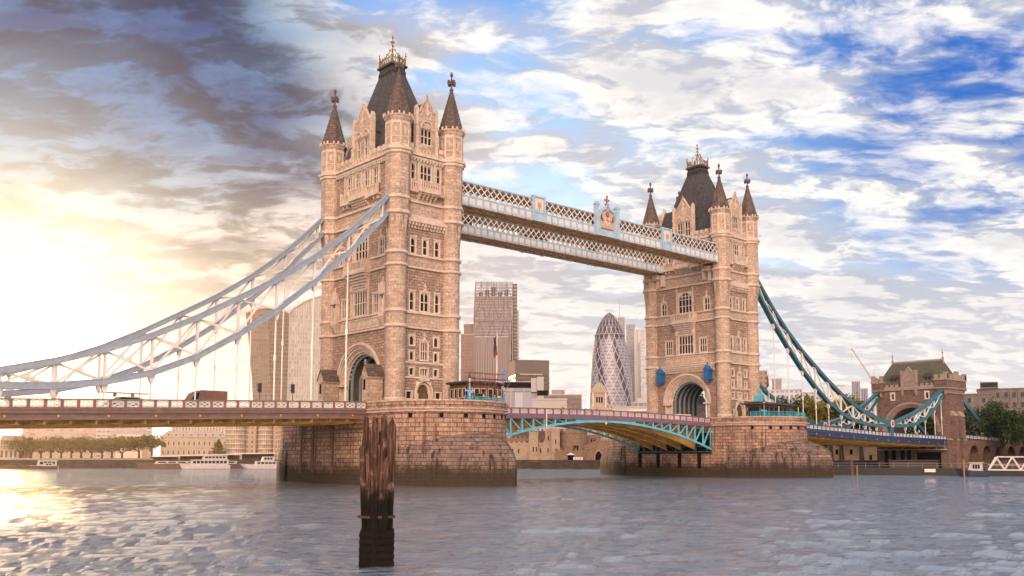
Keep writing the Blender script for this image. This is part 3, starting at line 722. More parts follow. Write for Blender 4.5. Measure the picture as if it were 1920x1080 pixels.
# ------------------------------------------------------------------ river piers
def make_pier():
    T = empty("bridge_pier", (-SX, 0, 0)); W_, YC = 10.1, 13.34
    def stadium(r, z, n=14):
        pts = [(r*cos(a), -YC+r*sin(a), z) for a in [pi+pi*k/n for k in range(n+1)]] + [(r*cos(a), YC+r*sin(a), z) for a in [pi*k/n for k in range(n+1)]]
        return pts
    mb = MB(); mb.loft([stadium(10.3, -1), stadium(10.15, 4), stadium(10.1, 10.15)]); mb.build("shaft", M_pier, T)
    mb = MB()
    mb.loft([stadium(10.1, 10.15), stadium(10.4, 10.2), stadium(10.42, 10.38), stadium(10.2, 10.45), stadium(10.2, 10.55), stadium(10.38, 10.6), stadium(10.38, 10.78), stadium(10.12, 10.85)])
    mb.loft([stadium(10.12, 11.62), stadium(10.3, 11.68), stadium(10.3, 11.9), stadium(9.5, 11.95), stadium(9.45, 10.8)])
    mb.build("string_course", M_ash, T)
    mb = MB(); mb.loft([stadium(10.12, 10.85), stadium(10.12, 11.62)]); mb.build("parapet_wall", M_pier, T)
    mb = MB(); mb.face(stadium(9.46, 10.8)); mb.build("terrace", M_road, T)
    for sg in (-1, 1):
        rings = []
        def nose(z):
            t_ = max(0, (z-2.9)/4.6); 
            if t_ >= 1: t_ = 1
            L = 9.2+7.9*sqrt(max(0, 1-t_**1.6)); hw = 10.55-.6*t_; k = 1.75
            pts = []
            n = 18
            for i in range(-n, n+1):
                s = 1-abs(i)/n; s = 1-(1-s)**1.0
                x = (1-s**k)*hw*(1 if i > 0 else -1); y = -YC-L*s
                pts.append((x, y*1.0, z) if sg < 0 else (-x, -y, z))
            return pts
        hb = MB()
        zs = [-1, .5, 1.8, 2.9] + [2.9+4.6*q/8 for q in range(1, 9)]
        R = [nose(z) for z in zs]
        for r_ in R[4:]:
            pass
        hb.loft(R, closed=False); hb.build("cutwater", M_hood, T)
    # drain holes under the moulding and timber fender strips
    db = MB()
    for sg in (-1, 1):
        for a in (-150, -125, -105, -88, -75, -62, -50, -30):
            a = radians(a)*(-sg if sg > 0 else 1); c = (10.1*cos(a), sg*YC*1.0 + 10.1*sin(a)) if sg > 0 else (10.1*cos(a), -YC+10.1*sin(a))
            db = MB(frame((c[0], c[1], 0), (-sin(a), cos(a), 0), (cos(a), sin(a), 0))); db.box(-.28, .28, -.1, .03, 9.4, 10.0); db.build("drain_hole", M_void, T)
    # recess below the lifting span (inner side) with timber guides
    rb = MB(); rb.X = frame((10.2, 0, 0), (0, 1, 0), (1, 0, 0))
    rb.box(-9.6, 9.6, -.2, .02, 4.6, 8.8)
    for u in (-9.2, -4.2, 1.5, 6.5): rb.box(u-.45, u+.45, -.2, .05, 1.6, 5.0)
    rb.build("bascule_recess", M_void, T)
    fb = MB(); fb.X = frame((10.2, 0, 0), (0, 1, 0), (1, 0, 0))
    for u in (-9.6, -7.9, -4.6, -3.2, .7, 2.2, 5.6, 8.6): fb.box(u-.1, u+.1, 0, .3, 4.9, 6.0)
    for z in (4.9, 6.0): fb.box(-9.6, 9.6, 0, .25, z, z+.18)
    fb.build("fender_frame", M_teal, T)
    ob = MB(); ob.X = frame((-10.2, 0, 0), (0, -1, 0), (-1, 0, 0))
    for u in (-8.9, -5.3, .5): ob.box(u-.22, u+.22, -.05, .12, 1.5, 9.6)
    ob.box(-9.5, 9.5, -.1, .1, 7.8, 8.15)
    ob.build("iron_strap", M_wood, T)
    return T
pier = make_pier()
tag(pier, "nearer round ended granite pier under the left tower, stained hooded cutwater", "pier", "granite river piers")
pier2 = copy_tree(pier); pier2.location = (SX, 0, 0); pier2.rotation_euler = (0, 0, pi)
pier2['label'] = "farther granite pier under the right tower, beside the raised brown bank"

# ------------------------------------------------------------------ high level walkways
def make_walkway():
    T = empty("high_walkway", (0, -7.7, 44.2)); L = SX-TA-.1; y0, y1 = -2.1, 2.1      # local z 0 = underside
    fl = MB(); fl.box(-L, L, y0+.15, y1-.15, .35, .55)
    fl.build("floor", M_steel, T)
    rf = MB(); 
    for a, b in ((y0, 0), (0, y1)): rf.face([(-L, a, 3.95 if a else 4.25), (L, a, 3.95 if a else 4.25), (L, b, 4.25 if b == 0 else 3.95), (-L, b, 4.25 if b == 0 else 3.95)])
    rf.build("roof", M_rail, T)
    rf = MB(); rf.box(-L, L, y0+.1, y1-.1, 3.7, 3.78); rf.build("ceiling", M_cream, T)
    un = MB(); n = 30
    for k in range(n+1):
        x = -L+2*L*k/n; un.box(x-.09, x+.09, y0+.1, y1-.1, 0, .35)
        if k < n:
            x1 = -L+2*L*(k+1)/n; un.bar((x, y0+.2, .1), (x1, y1-.2, .1), .12); un.bar((x, y1-.2, .16), (x1, y0+.2, .16), .12)
    un.box(-L, L, -.1, .1, .02, .3)
    un.build("underside_bracing", plain("rusty underside paint", (.55, .28, .11), .6, 0, .3), T)
    for sy in (-1, 1):
        yy = y0 if sy < 0 else y1; X = frame((0, yy, 0), (1, 0, 0), (0, sy, 0))
        ch = MB(X); ch.box(-L, L, -.25, .22, 0, .22); ch.box(-L, L, -.1, .16, 1.5, 1.72); ch.box(-L, L, -.1, .1, .2, 1.5); ch.box(-L, L, -.15, .2, 3.75, 3.98)
        n = 46
        for k in range(n+1):
            x = -L+2*L*k/n; ch.box(x-.08, x+.08, .1, .2, .22, 1.5)
        pn = ch; ch.m = 1
        for k in range(n):
            x = -L+2*L*(k+.5)/n; pn.box(x-.5, x+.5, .1, .13, .38, 1.36); pn.prism([(x-.32, .6), (x-.2, .95), (x, 1.1), (x+.2, .95), (x+.32, .6)], .12, .17)
        ch.build("girder", [M_pale, M_white], T)
        la = MB(X); st = 1.36; m_ = int(2*L/st)
        for k in range(-2, m_+1):
            for s_, d in ((1, .02), (-1, .1)):
                a = -L+k*st; b = a+2.05
                za, zb = (1.72, 3.75) if s_ > 0 else (3.75, 1.72)
                if b > L: za, zb, b = za, za+(zb-za)*(L-a)/2.05, L
                if a < -L: za = za+(zb-za)*(-L-a)/2.05; a = -L
                if b-a > .1: la.bar(X((a, d, za)), X((b, d, zb)), .15, .06) if False else la.prism([(a-.12, za), (a+.12, za), (b+.12, zb), (b-.12, zb)], d-.03, d+.03)
        la.build("lattice", M_white, T)
        kn = MB(X)
        for k in range(0, n, 2): x = -L+2*L*k/n; kn.box(x-.1, x+.1, .2, .34, .02, .2)
        kn.build("lamp_knob", plain("orange enamel", (.6, .13, .03), .4), T)
        if sy > 0: continue
        for xm in (-17.3, 17.3):
            mb = MB(X); mb.box(xm-1.4, xm+1.4, -.1, .35, 0, 4.1); mb.box(xm-1.55, xm+1.55, -.1, .5, 4.1, 4.4); mb.box(xm-1.5, xm+1.5, -.1, .45, 1.45, 1.75)
            for sg in (-1, 1): mb.box(xm+sg*1.25-.2, xm+sg*1.25+.2, .3, .5, 0, 4.1)
            mo = mb.build("crest_panel", M_pale, T)
            c = MB(X); c.box(xm-.95, xm+.95, .35, .38, 1.9, 3.95); c.build("panel_field", M_white, mo)
            c = MB(X); c.prism([(xm-.35, 3.2), (xm+.35, 3.2), (xm+.35, 2.7), (xm, 2.2), (xm-.35, 2.7)], .38, .48)
            for q in range(9):
                a = 2*pi*q/9; c.prism([(xm+.62*cos(a)-.08, 2.8+.8*sin(a)-.1), (xm+.62*cos(a)+.08, 2.8+.8*sin(a)-.06), (xm+.5*cos(a)+.05, 2.8+.62*sin(a)+.12)], .38, .44)
            c.build("relief", plain("rose relief paint", (.5, .24, .18), .5), mo)
        # centre coat of arms between two posts
        mb = MB(X)
        for sg in (-1, 1):
            mb.box(sg*2.75-.4, sg*2.75+.4, -.1, .6, -.05, 5.6); mb.box(sg*2.75-.52, sg*2.75+.52, -.15, .7, 5.6, 5.8); mb.prism([(sg*2.75-.42, 5.8), (sg*2.75+.42, 5.8), (sg*2.75+.3, 6.15), (sg*2.75-.3, 6.15)], -.05, .6)
            mb.prism([(sg*2.35, 1.0), (sg*2.1, 1.0), (sg*2.1, 3.6), (sg*1.5, 4.6), (sg*.45, 5.1), (0, 5.9), (0, 6.2), (sg*.6, 5.45), (sg*1.75, 4.95), (sg*2.35, 3.8)], .2, .6)
        mb.box(-2.4, 2.4, -.1, .4, 0, 1.2)
        for k in range(8): mb.box(-2.3+k*.65-.06, -2.3+k*.65+.06, .3, .45, 4.8, 5.3+.12*(3.5-abs(k-3.5)))
        mo = mb.build("arms_frame", M_pale, T)
        f = MB(X); f.prism([(-2.2, 1.2), (2.2, 1.2), (2.2, 3.6), (1.5, 4.6), (.4, 5.1), (0, 5.7), (-.4, 5.1), (-1.5, 4.6), (-2.2, 3.6)], .1, .32); f.build("arms_field", plain("worn cream paint", (.44, .35, .30), .5), mo)
        f = MB(X); f.prism([(-.55, 3.6), (.55, 3.6), (.55, 2.6), (0, 1.75), (-.55, 2.6)], .32, .5); sh = f.build("shield", M_white, mo)
        f = MB(X); f.box(-.09, .09, .5, .54, 1.95, 3.6); f.box(-.55, .55, .5, .54, 2.85, 3.03); f.box(-.36, -.28, .5, .54, 3.12, 3.5); f.build("shield_cross", M_red, sh)
        f = MB(X)
        for sg in (-1, 1):                          # dragon supporters, wings and tails as relief
            path = [(1.55, 1.4), (1.2, 1.8), (1.45, 2.3), (1.05, 2.7), (.8, 3.1), (1.0, 3.6), (.7, 3.9)]
            for a, b in zip(path, path[1:]): f.bar(X((sg*a[0], .4, a[1])), X((sg*b[0], .4, b[1])), .28, .18)
            for q in range(4): f.prism([(sg*1.1, 2.7), (sg*(1.9-.1*q), 3.3+.25*q), (sg*(1.8-.1*q), 3.15+.25*q)], .33, .45)
            path = [(1.5, 1.4), (1.9, 1.7), (1.85, 2.2), (1.6, 2.5)]
            for a, b in zip(path, path[1:]): f.bar(X((sg*a[0], .4, a[1])), X((sg*b[0], .4, b[1])), .12)
        f.prism([(-.3, 3.75), (.3, 3.75), (.42, 4.3), (0, 4.7), (-.42, 4.3)], .32, .5); f.box(-1.6, 1.6, .32, .4, 1.3, 1.5)
        f.build("supporters", plain("oxblood relief paint", (.28, .10, .09), .5), mo)
        f = MB(X); f.box(-.14, .14, .2, .45, 5.9, 7.6); f.box(-.5, .5, .2, .45, 6.75, 7.0); f.box(-.45, .45, .1, .5, 5.9, 6.15)
        for u_, v_ in ((-.5, 6.87), (.5, 6.87), (0, 7.6)): f.prism([(u_-.18, v_), (u_, v_-.18), (u_+.18, v_), (u_, v_+.18)], .18, .47)
        f.build("cross_finial", plain("copper red paint", (.4, .15, .1), .5), mo)
    return T
walk = make_walkway()
tag(walk, "nearer high walkway with pale blue lattice sides and coat of arms at its middle", "walkway", "high walkways joining the two towers")
walk2 = copy_tree(walk); walk2.location = (0, 7.7, 44.2); walk2.rotation_euler = (0, 0, pi); walk2['label'] = "farther high walkway, seen beneath and behind the one with the arms"

# ------------------------------------------------------------------ parapets, bascules, side spans
M_badge = plain("worn red badge", (.40, .05, .04), .6)
def parapet(X, xa, xb, zf, n, parent, frame_mat, panel_mat, h=1.2, post_red=3):
    """zf(x): height of the parapet foot"""
    fb = MB(X); pb = MB(X); rd = pb
    for k in range(n):
        a = xa+(xb-xa)*k/n; b = xa+(xb-xa)*(k+1)/n; za, zb = zf(a), zf(b)
        P = lambda u, w, z0, z1, d0, d1: None
        def strip(mb, u0, u1, z0, z1, d0, d1):
            q0, q1 = za+(zb-za)*(u0-a)/(b-a), za+(zb-za)*(u1-a)/(b-a)
            mb.hexa([(u0, d0, q0+z0), (u1, d0, q1+z0), (u1, d1, q1+z0), (u0, d1, q0+z0)], [(u0, d0, q0+z1), (u1, d0, q1+z1), (u1, d1, q1+z1), (u0, d1, q0+z1)])
        strip(fb, a, b, h-.16, h, -.16, .16); strip(fb, a, b, 0, .2, -.14, .14)
        strip(fb, a, a+.28, .2, h-.16, -.13, .13)
        u0, u1 = a+.3, b-.02; w = u1-u0; z0, z1 = .24, h-.2
        strip(pb, u0, u0+.1, z0, z1, -.05, .05); strip(pb, u1-.1, u1, z0, z1, -.05, .05); strip(pb, u0, u1, z0, z0+.09, -.05, .05); strip(pb, u0, u1, z1-.09, z1, -.05, .05)
        zz = (za+zb)/2; m = (u0+u1)/2; c = (z0+z1)/2+zz
        for s_ in (-1, 1):
            pb.bar((u0, .0, zz+(z0 if s_ > 0 else z1)) if not X else X((u0, 0, zz+(z0 if s_ > 0 else z1))), X((u1, 0, zz+(z1 if s_ > 0 else z0))), .09, .05) if False else None
            e = .06; ya, yb = (zz+z0, zz+z1) if s_ > 0 else (zz+z1, zz+z0)
            pb.prism([(u0, ya-e), (u0, ya+e), (u1, yb+e), (u1, yb-e)], -.03, .03)
        hh = (z1-z0)/2
        for (ax, az), (bx, bz) in (((u0, 0), (m, hh)), ((m, hh), (u1, 0)), ((u1, 0), (m, -hh)), ((m, -hh), (u0, 0))):
            pb.prism([(ax, c+az-.05), (ax, c+az+.05), (bx, c+bz+.05), (bx, c+bz-.05)], -.025, .025)
        pb.prism([(m-.16, c), (m, c-.16), (m+.16, c), (m, c+.16)], -.04, .04)
        if post_red and k % post_red == 0: pb.m = 1; strip(pb, a+.08, a+.2, .35, h-.35, -.16, .16); pb.m = 0
    o = fb.build("parapet", frame_mat, parent)
    pb.build("parapet_panel", [panel_mat, M_badge], o)
    return o
def make_bascule():
    T = empty("bascule_span", (-15.5, 0, 0)); X0 = -15.5; L0, L1 = -SX+10.15-X0, -.12-X0     # local x, from pier to midspan
    zt = lambda x: 11.15-.55*((x+X0)/31.0)**2                  # roadway edge
    zbm = lambda x: 10.25-.0050*(x+X0)**2
    n = 12; xs = [L0+(L1-L0)*k/n for k in range(n+1)]
    rd = MB()
    for a, b in zip(xs, xs[1:]): rd.hexa([(a, -9.3, zt(a)-.45), (b, -9.3, zt(b)-.45), (b, 9.3, zt(b)-.45), (a, 9.3, zt(a)-.45)], [(a, -9.3, zt(a)-.1), (b, -9.3, zt(b)-.1), (b, 9.3, zt(b)-.1), (a, 9.3, zt(a)-.1)])
    rd.build("deck", M_road, T)
    for sy in (-1, 1):
        X = frame((0, sy*9.45, 0), (1, 0, 0), (0, sy, 0))
        parapet(X, L0, L1, lambda x: zt(x), 16, T, M_rail, plain("faded pink panel paint", (.55, .40, .38), .5))
        fb = MB(X)
        for a, b in zip(xs, xs[1:]): fb.hexa([(a, -.15, zt(a)-.62), (b, -.15, zt(b)-.62), (b, .25, zt(b)-.62), (a, .25, zt(a)-.62)], [(a, -.15, zt(a)), (b, -.15, zt(b)), (b, .25, zt(b)), (a, .25, zt(a))])
        fb.build("fascia", M_rail, T)
        tr = MB(X)
        for a, b in zip(xs, xs[1:]):
            tr.hexa([(a, -.2, zbm(a)-.15), (b, -.2, zbm(b)-.15), (b, .2, zbm(b)-.15), (a, .2, zbm(a)-.15)], [(a, -.2, zbm(a)+.22), (b, -.2, zbm(b)+.22), (b, .2, zbm(b)+.22), (a, .2, zbm(a)+.22)])
        for k in range(0, n-2):
            a, b = xs[k], xs[k+1]
            tr.prism([(a-.14, zbm(a)), (a+.14, zbm(a)), (a+.14, zt(a)-.5), (a-.14, zt(a)-.5)], -.12, .12)
            tr.prism([(b-.3, zbm(b)+.1), (b+.05, zbm(b)+.1), (a+.15, zt(a)-.55), (a-.1, zt(a)-.55)], -.1, .1)
        tr.prism([(xs[-4], zbm(xs[-4])), (xs[-1], zbm(xs[-1])), (xs[-1], zt(xs[-1])-.5), (xs[-4], zt(xs[-4])-.5)], -.1, .1)
        tr.build("arched_truss", M_cyan, T)
    for yy in (-5.6, -1.9, 1.9, 5.6):
        g = MB()
        for a, b in zip(xs, xs[1:]):
            g.hexa([(a, yy-.3, zbm(a)-.1), (b, yy-.3, zbm(b)-.1), (b, yy+.3, zbm(b)-.1), (a, yy+.3, zbm(a)-.1)], [(a, yy-.3, zbm(a)+.05), (b, yy-.3, zbm(b)+.05), (b, yy+.3, zbm(b)+.05), (a, yy+.3, zbm(a)+.05)])
            g.hexa([(a, yy-.06, zbm(a)), (b, yy-.06, zbm(b)), (b, yy+.06, zbm(b)), (a, yy+.06, zbm(a))], [(a, yy-.06, zt(a)-.4), (b, yy-.06, zt(b)-.4), (b, yy+.06, zt(b)-.4), (a, yy+.06, zt(a)-.4)])
        g.build("underside_girder", M_steel, T)
    cb = MB()
    for a in xs[:-1]:
        cb.box(a-.08, a+.08, -9.3, 9.3, zt(a)-1.1 if zt(a)-1.1 > zbm(a) else zbm(a)+.05, zt(a)-.45)
        b = a+(xs[1]-xs[0])
        for y0 in (-9.3, -5.6, -1.9, 1.9, 5.6): cb.bar((a, y0, zt(a)-.6), (b, y0+3.7, zt(b)-.6), .15); 
    cb.build("cross_bracing", M_steel, T)
    gp = MB(); gp.tube((7.5-15.5+8.0, -9.95, 8.6), (0.0, -9.95, 11.9), .1); gp.build("gauge_post", M_white, T)
    nl = MB(); nl.lathe([(.02, 9.75), (.14, 9.85), (.14, 10.05), (.02, 10.15)], 8, L1-.35, -9.8)
    nl.build("navigation_lamp", plain("red lamp", (.8, .1, .02), .4, emit=(1, .16, .03, 3)), T)
    return T
bas = make_bascule()
tag(bas, "left half of the lifting roadway, joined to the nearer pier, turquoise arched truss", "bascule", "two leaves of the lifting roadway")
bas2 = copy_tree(bas); bas2.location = (15.5, 0, 0); bas2.rotation_euler = (0, 0, pi); bas2['label'] = "right half of the lifting roadway with golden girders showing, joined to the farther pier"

XA, XJ = 138.0, 107.0
zroad = lambda x: 10.65-(0 if x < 54 else (x-54)*.0318 if x < 102 else 1.526+(x-102)*.0142)     # parapet foot height
def make_side_span():
    T = empty("side_span", (51.3, 0, 0)); o = 51.3; L = XA-o
    zf = lambda x: zroad(x+o)
    n = 15; xs = [L*k/n for k in range(n+1)]
    rd = MB()
    for a, b in zip(xs, xs[1:]): rd.hexa([(a, -9.2, zf(a)-.6), (b, -9.2, zf(b)-.6), (b, 9.2, zf(b)-.6), (a, 9.2, zf(a)-.6)], [(a, -9.2, zf(a)-.1), (b, -9.2, zf(b)-.1), (b, 9.2, zf(b)-.1), (a, 9.2, zf(a)-.1)])
    rd.build("deck", M_road, T)
    fas = stone
    for sy in (-1, 1):
        X = frame((0, sy*9.65, 0), (1, 0, 0), (0, sy, 0))
        parapet(X, 0, L, zf, 48, T, M_blue, M_white)
        def run(mb, z0, z1, d0, d1):
            for a, b in zip(xs, xs[1:]):
                mb.hexa([(a, d0, zf(a)+z0), (b, d0, zf(b)+z0), (b, d1, zf(b)+z0), (a, d1, zf(a)+z0)], [(a, d0, zf(a)+z1), (b, d0, zf(b)+z1), (b, d1, zf(b)+z1), (a, d1, zf(a)+z1)])
        f = MB(X); run(f, -.42, 0, -.4, .12); run(f, -1.12, -.42, -.4, .0); run(f, -.52, -.44, 0, .22); run(f, -.08, .05, 0, .25); run(f, -1.26, -1.1, -.5, .3); run(f, -.8, -.74, 0, .06)
        fo = f.build("fascia_girder", M_blue, T)
        for k in range(16):
            x = 2.5+k*5.65
            if x > L-.5: break
            b_ = MB(X); z = zf(x)-.86; b_.box(x-.11, x+.11, .05, .2, z-.12, z+.16); b_.build("fascia_lamp", M_gold, fo)
    g = MB()
    for k in range(31):
        x = L*k/30; g.box(x-.12, x+.12, -9.2, 9.2, zf(x)-1.75, zf(x)-.6)
        if k < 30:
            x1 = L*(k+1)/30
            for y0 in (-9, -3, 3): g.bar((x, y0, zf(x)-1.7), (x1, y0+6, zf(x1)-1.7), .14); g.bar((x, y0+6, zf(x)-1.7), (x1, y0, zf(x1)-1.7), .14)
    for yy in (-6, -2, 2, 6):
        for a, b in zip(xs, xs[1:]): g.hexa([(a, yy-.2, zf(a)-1.95), (b, yy-.2, zf(b)-1.95), (b, yy+.2, zf(b)-1.95), (a, yy+.2, zf(a)-1.95)], [(a, yy-.2, zf(a)-.6), (b, yy-.2, zf(b)-.6), (b, yy+.2, zf(b)-.6), (a, yy+.2, zf(a)-.6)])
    g.build("floor_girders", M_steel, T)
    return T
span = make_side_span(); span.rotation_euler = (0, 0, 0)
tag(span, "roadway span right of the farther pier, blue fascia and parapet with white panels", "bridge span", "suspended side spans")
M_blueglare = plain("blue span paint in glare", (.19, .115, .10), .45, 0, .2)  # sun glare put into the colour of the blue span paint
span2 = copy_tree(span); span2.location = (-51.3, 0, 0); span2.rotation_euler = (0, 0, pi); span2['label'] = "roadway span at the left, running out of the picture under the sun glare"

# ------------------------------------------------------------------ suspension chains
UP = [(47.4, 43.9), (49.1, 42.0), (54.8, 36.4), (60.3, 31.9), (66, 28.0), (71.5, 24.8), (77, 21.7), (82.7, 18.9), (88.3, 16.7), (94, 14.9), (99.6, 13.5), (104.5, 12.9), (107, 12.75)]
LO = [(47.4, 41.6), (49.1, 39.3), (54.8, 33.4), (60.3, 28.4), (66, 23.7), (71.5, 19.9), (77, 16.6), (82.7, 14.2), (88.3, 12.8), (94, 12.05), (99.6, 11.8), (104.5, 12.0), (107, 12.1)]
UP2 = [(107, 12.75), (110, 13.0), (115, 14.2), (120.5, 15.6), (126.5, 17.6), (132.3, 20.0), (138.2, 22.9)]
LO2 = [(107, 12.1), (110, 11.9), (115, 12.1), (120.5, 12.7), (126.5, 14.4), (132.3, 17.3), (138.2, 21.4)]
def make_chain(U, Lo, ox, hang, name="suspension_chain"):
    T = empty(name, (ox, 0, 0))
    def chord(nm, P, mat):
        mb = MB()
        for (a, za), (b, zb) in zip(P, P[1:]):
            for y in (-.34, 0, .34): mb.bar((a-ox, y, za), (b-ox, y, zb), .2, .50, (0, 1, 0)) if False else mb.hexa(
                [(a-ox, y-.11, za-.34), (b-ox, y-.11, zb-.34), (b-ox, y+.11, zb-.34), (a-ox, y+.11, za-.34)], [(a-ox, y-.11, za+.34), (b-ox, y-.11, zb+.34), (b-ox, y+.11, zb+.34), (a-ox, y+.11, za+.34)])
            for s_ in (-1, 1): mb.hexa([(a-ox, -.5, za+s_*.36-.05), (b-ox, -.5, zb+s_*.36-.05), (b-ox, .5, zb+s_*.36-.05), (a-ox, .5, za+s_*.36-.05)], [(a-ox, -.5, za+s_*.36+.05), (b-ox, -.5, zb+s_*.36+.05), (b-ox, .5, zb+s_*.36+.05), (a-ox, .5, za+s_*.36+.05)])
        return mb.build(nm, mat, T)
    chord("upper_chord", U, M_teal); chord("lower_chord", Lo, M_teal)
    br = MB()
    for i in range(len(U)):
        (x, zu), (_, zl) = U[i], Lo[i]
        if zu-zl > .9: br.box(x-ox-.13, x-ox+.13, -.22, .22, zl, zu)
        if i+1 < len(U):
            (x1, zu1), (_, zl1) = U[i+1], Lo[i+1]
            if min(zu-zl, zu1-zl1) > .8 and x1-x > 2.5:
                br.bar((x-ox, 0, zu-.2), (x1-ox, 0, zl1+.2), .24, .2, (0, 1, 0)); br.bar((x-ox, 0, zl+.2), (x1-ox, 0, zu1-.2), .24, .2, (0, 1, 0))
                mx, mz = (x+x1)/2-ox, (zu+zl+zu1+zl1)/4; br.box(mx-.35, mx+.35, -.14, .14, mz-.3, mz+.3)
                for (qx, qz, q) in ((x, zu-.3, -1), (x1, zl1+.3, 1), (x, zl+.3, 1), (x1, zu1-.3, -1)): br.prism([(qx-ox-.4, qz), (qx-ox+.4, qz), (qx-ox, qz+q*.7)], -.13, .13)
    br.build("bracing", M_white, T)
    for x in hang:
        z = [zl+(zl1-zl)*(x-a)/(b-a) for (a, zl), (b, zl1) in zip(Lo, Lo[1:]) if a <= x <= b][0]
        h = MB(); zb = zroad(x)+1.0
        h.prism([(x-ox-.45, z-.2), (x-ox+.45, z-.2), (x-ox+.14, z-1.3), (x-ox-.14, z-1.3)], -.25, .25) if z-zb > 1.5 else None
        h.tube((x-ox, 0, zb), (x-ox, 0, z-.2), .10, .10, 8)
        if z-zb > 6: h.tube((x-ox, 0, zb+(z-zb)*.45), (x-ox, 0, zb+(z-zb)*.45+.8), .17, .17, 8)
        h.build("hanger", M_white, T)
    return T
HL = [54.8, 60.3, 66, 71.5, 77, 82.7, 88.3, 94, 99.6]; HS = [115, 120.5, 126.5, 132.3, 136.6]
def add_joint(T, ox):
    j = MB(); x = XJ-ox
    R = lambda r, d0, d1: [j.prism([(x+r*cos(2*pi*k/20), 12.4+r*sin(2*pi*k/20)) for k in range(20)], d0, d1)]
    R(1.25, -.55, .55); j.box(x-.7, x+.7, -.45, .45, 9.0, 12.4)
    jo = j.build("pin_joint", M_teal, T)
    for d, nm, r, mt in (((-.62, .62), "pin_ring", .95, M_white), ((-.66, .66), "pin_boss", .6, M_red)):
        j = MB(); j.prism([(x+r*cos(2*pi*k/20), 12.4+r*sin(2*pi*k/20)) for k in range(20)], *d); j.build(nm, mt, jo)
M_chainglare = plain("glare washed chain teal", (.25, .30, .37), .4, 0, .15)  # teal chain colour paled to carry the glare over the left side
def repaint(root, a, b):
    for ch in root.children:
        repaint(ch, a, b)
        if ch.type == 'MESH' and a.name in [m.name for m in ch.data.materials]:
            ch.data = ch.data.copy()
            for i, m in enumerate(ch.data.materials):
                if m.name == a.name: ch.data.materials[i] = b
repaint(span2, M_blue, M_blueglare)
chA = make_chain(UP, LO, 107, HL); add_joint(chA, 107); chB = make_chain(UP2, LO2, 138, HS, "suspension_chain")
labs = {('L', 1, -1): "long teal chain truss from the farther tower down to the near pin joint at right",
        ('L', 1, 1): "long teal chain truss on the far side of the road, right of the farther tower",
        ('L', -1, 1): "long chain truss on the far side of the left roadway, nearest the skyline tower",
        ('L', -1, -1): "long pale chain truss crossing in front of the nearer tower at left",
        ('S', 1, -1): "short teal chain rising from the near pin joint to the gatehouse's nearer corner",
        ('S', 1, 1): "short teal chain rising to the gatehouse's left corner"}
first = {'L': True, 'S': True}
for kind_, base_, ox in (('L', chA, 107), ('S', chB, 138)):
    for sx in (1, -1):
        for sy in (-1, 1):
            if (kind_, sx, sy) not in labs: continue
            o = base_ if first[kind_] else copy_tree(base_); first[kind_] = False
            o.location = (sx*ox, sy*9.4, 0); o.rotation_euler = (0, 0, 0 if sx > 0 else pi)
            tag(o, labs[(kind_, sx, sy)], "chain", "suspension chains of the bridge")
            if sx < 0: repaint(o, M_teal, M_chainglare)
for sy, lab in ((-1, "dark backstay chain sloping down behind the gatehouse's right side"), (1, "backstay chain behind the gatehouse on its far side")):
    mb = MB()
    for y in (-.3, .3):
        mb.hexa([(149, y-.1, 20.4), (171, y-.1, 8.4), (171, y+.1, 8.4), (149, y+.1, 20.4)], [(149, y-.1, 21.6), (171, y-.1, 9.6), (171, y+.1, 9.6), (149, y+.1, 21.6)])
    mb.m = 1; mb.hexa([(149, -.2, 20.8), (171, -.2, 8.8), (171, .2, 8.8), (149, .2, 20.8)], [(149, -.2, 21.2), (171, -.2, 9.2), (171, .2, 9.2), (149, .2, 21.2)])
    put("backstay_chain", mb, [M_teal, M_white], lab, "chain", "backstay chains", None, (0, sy*9.4, 0))

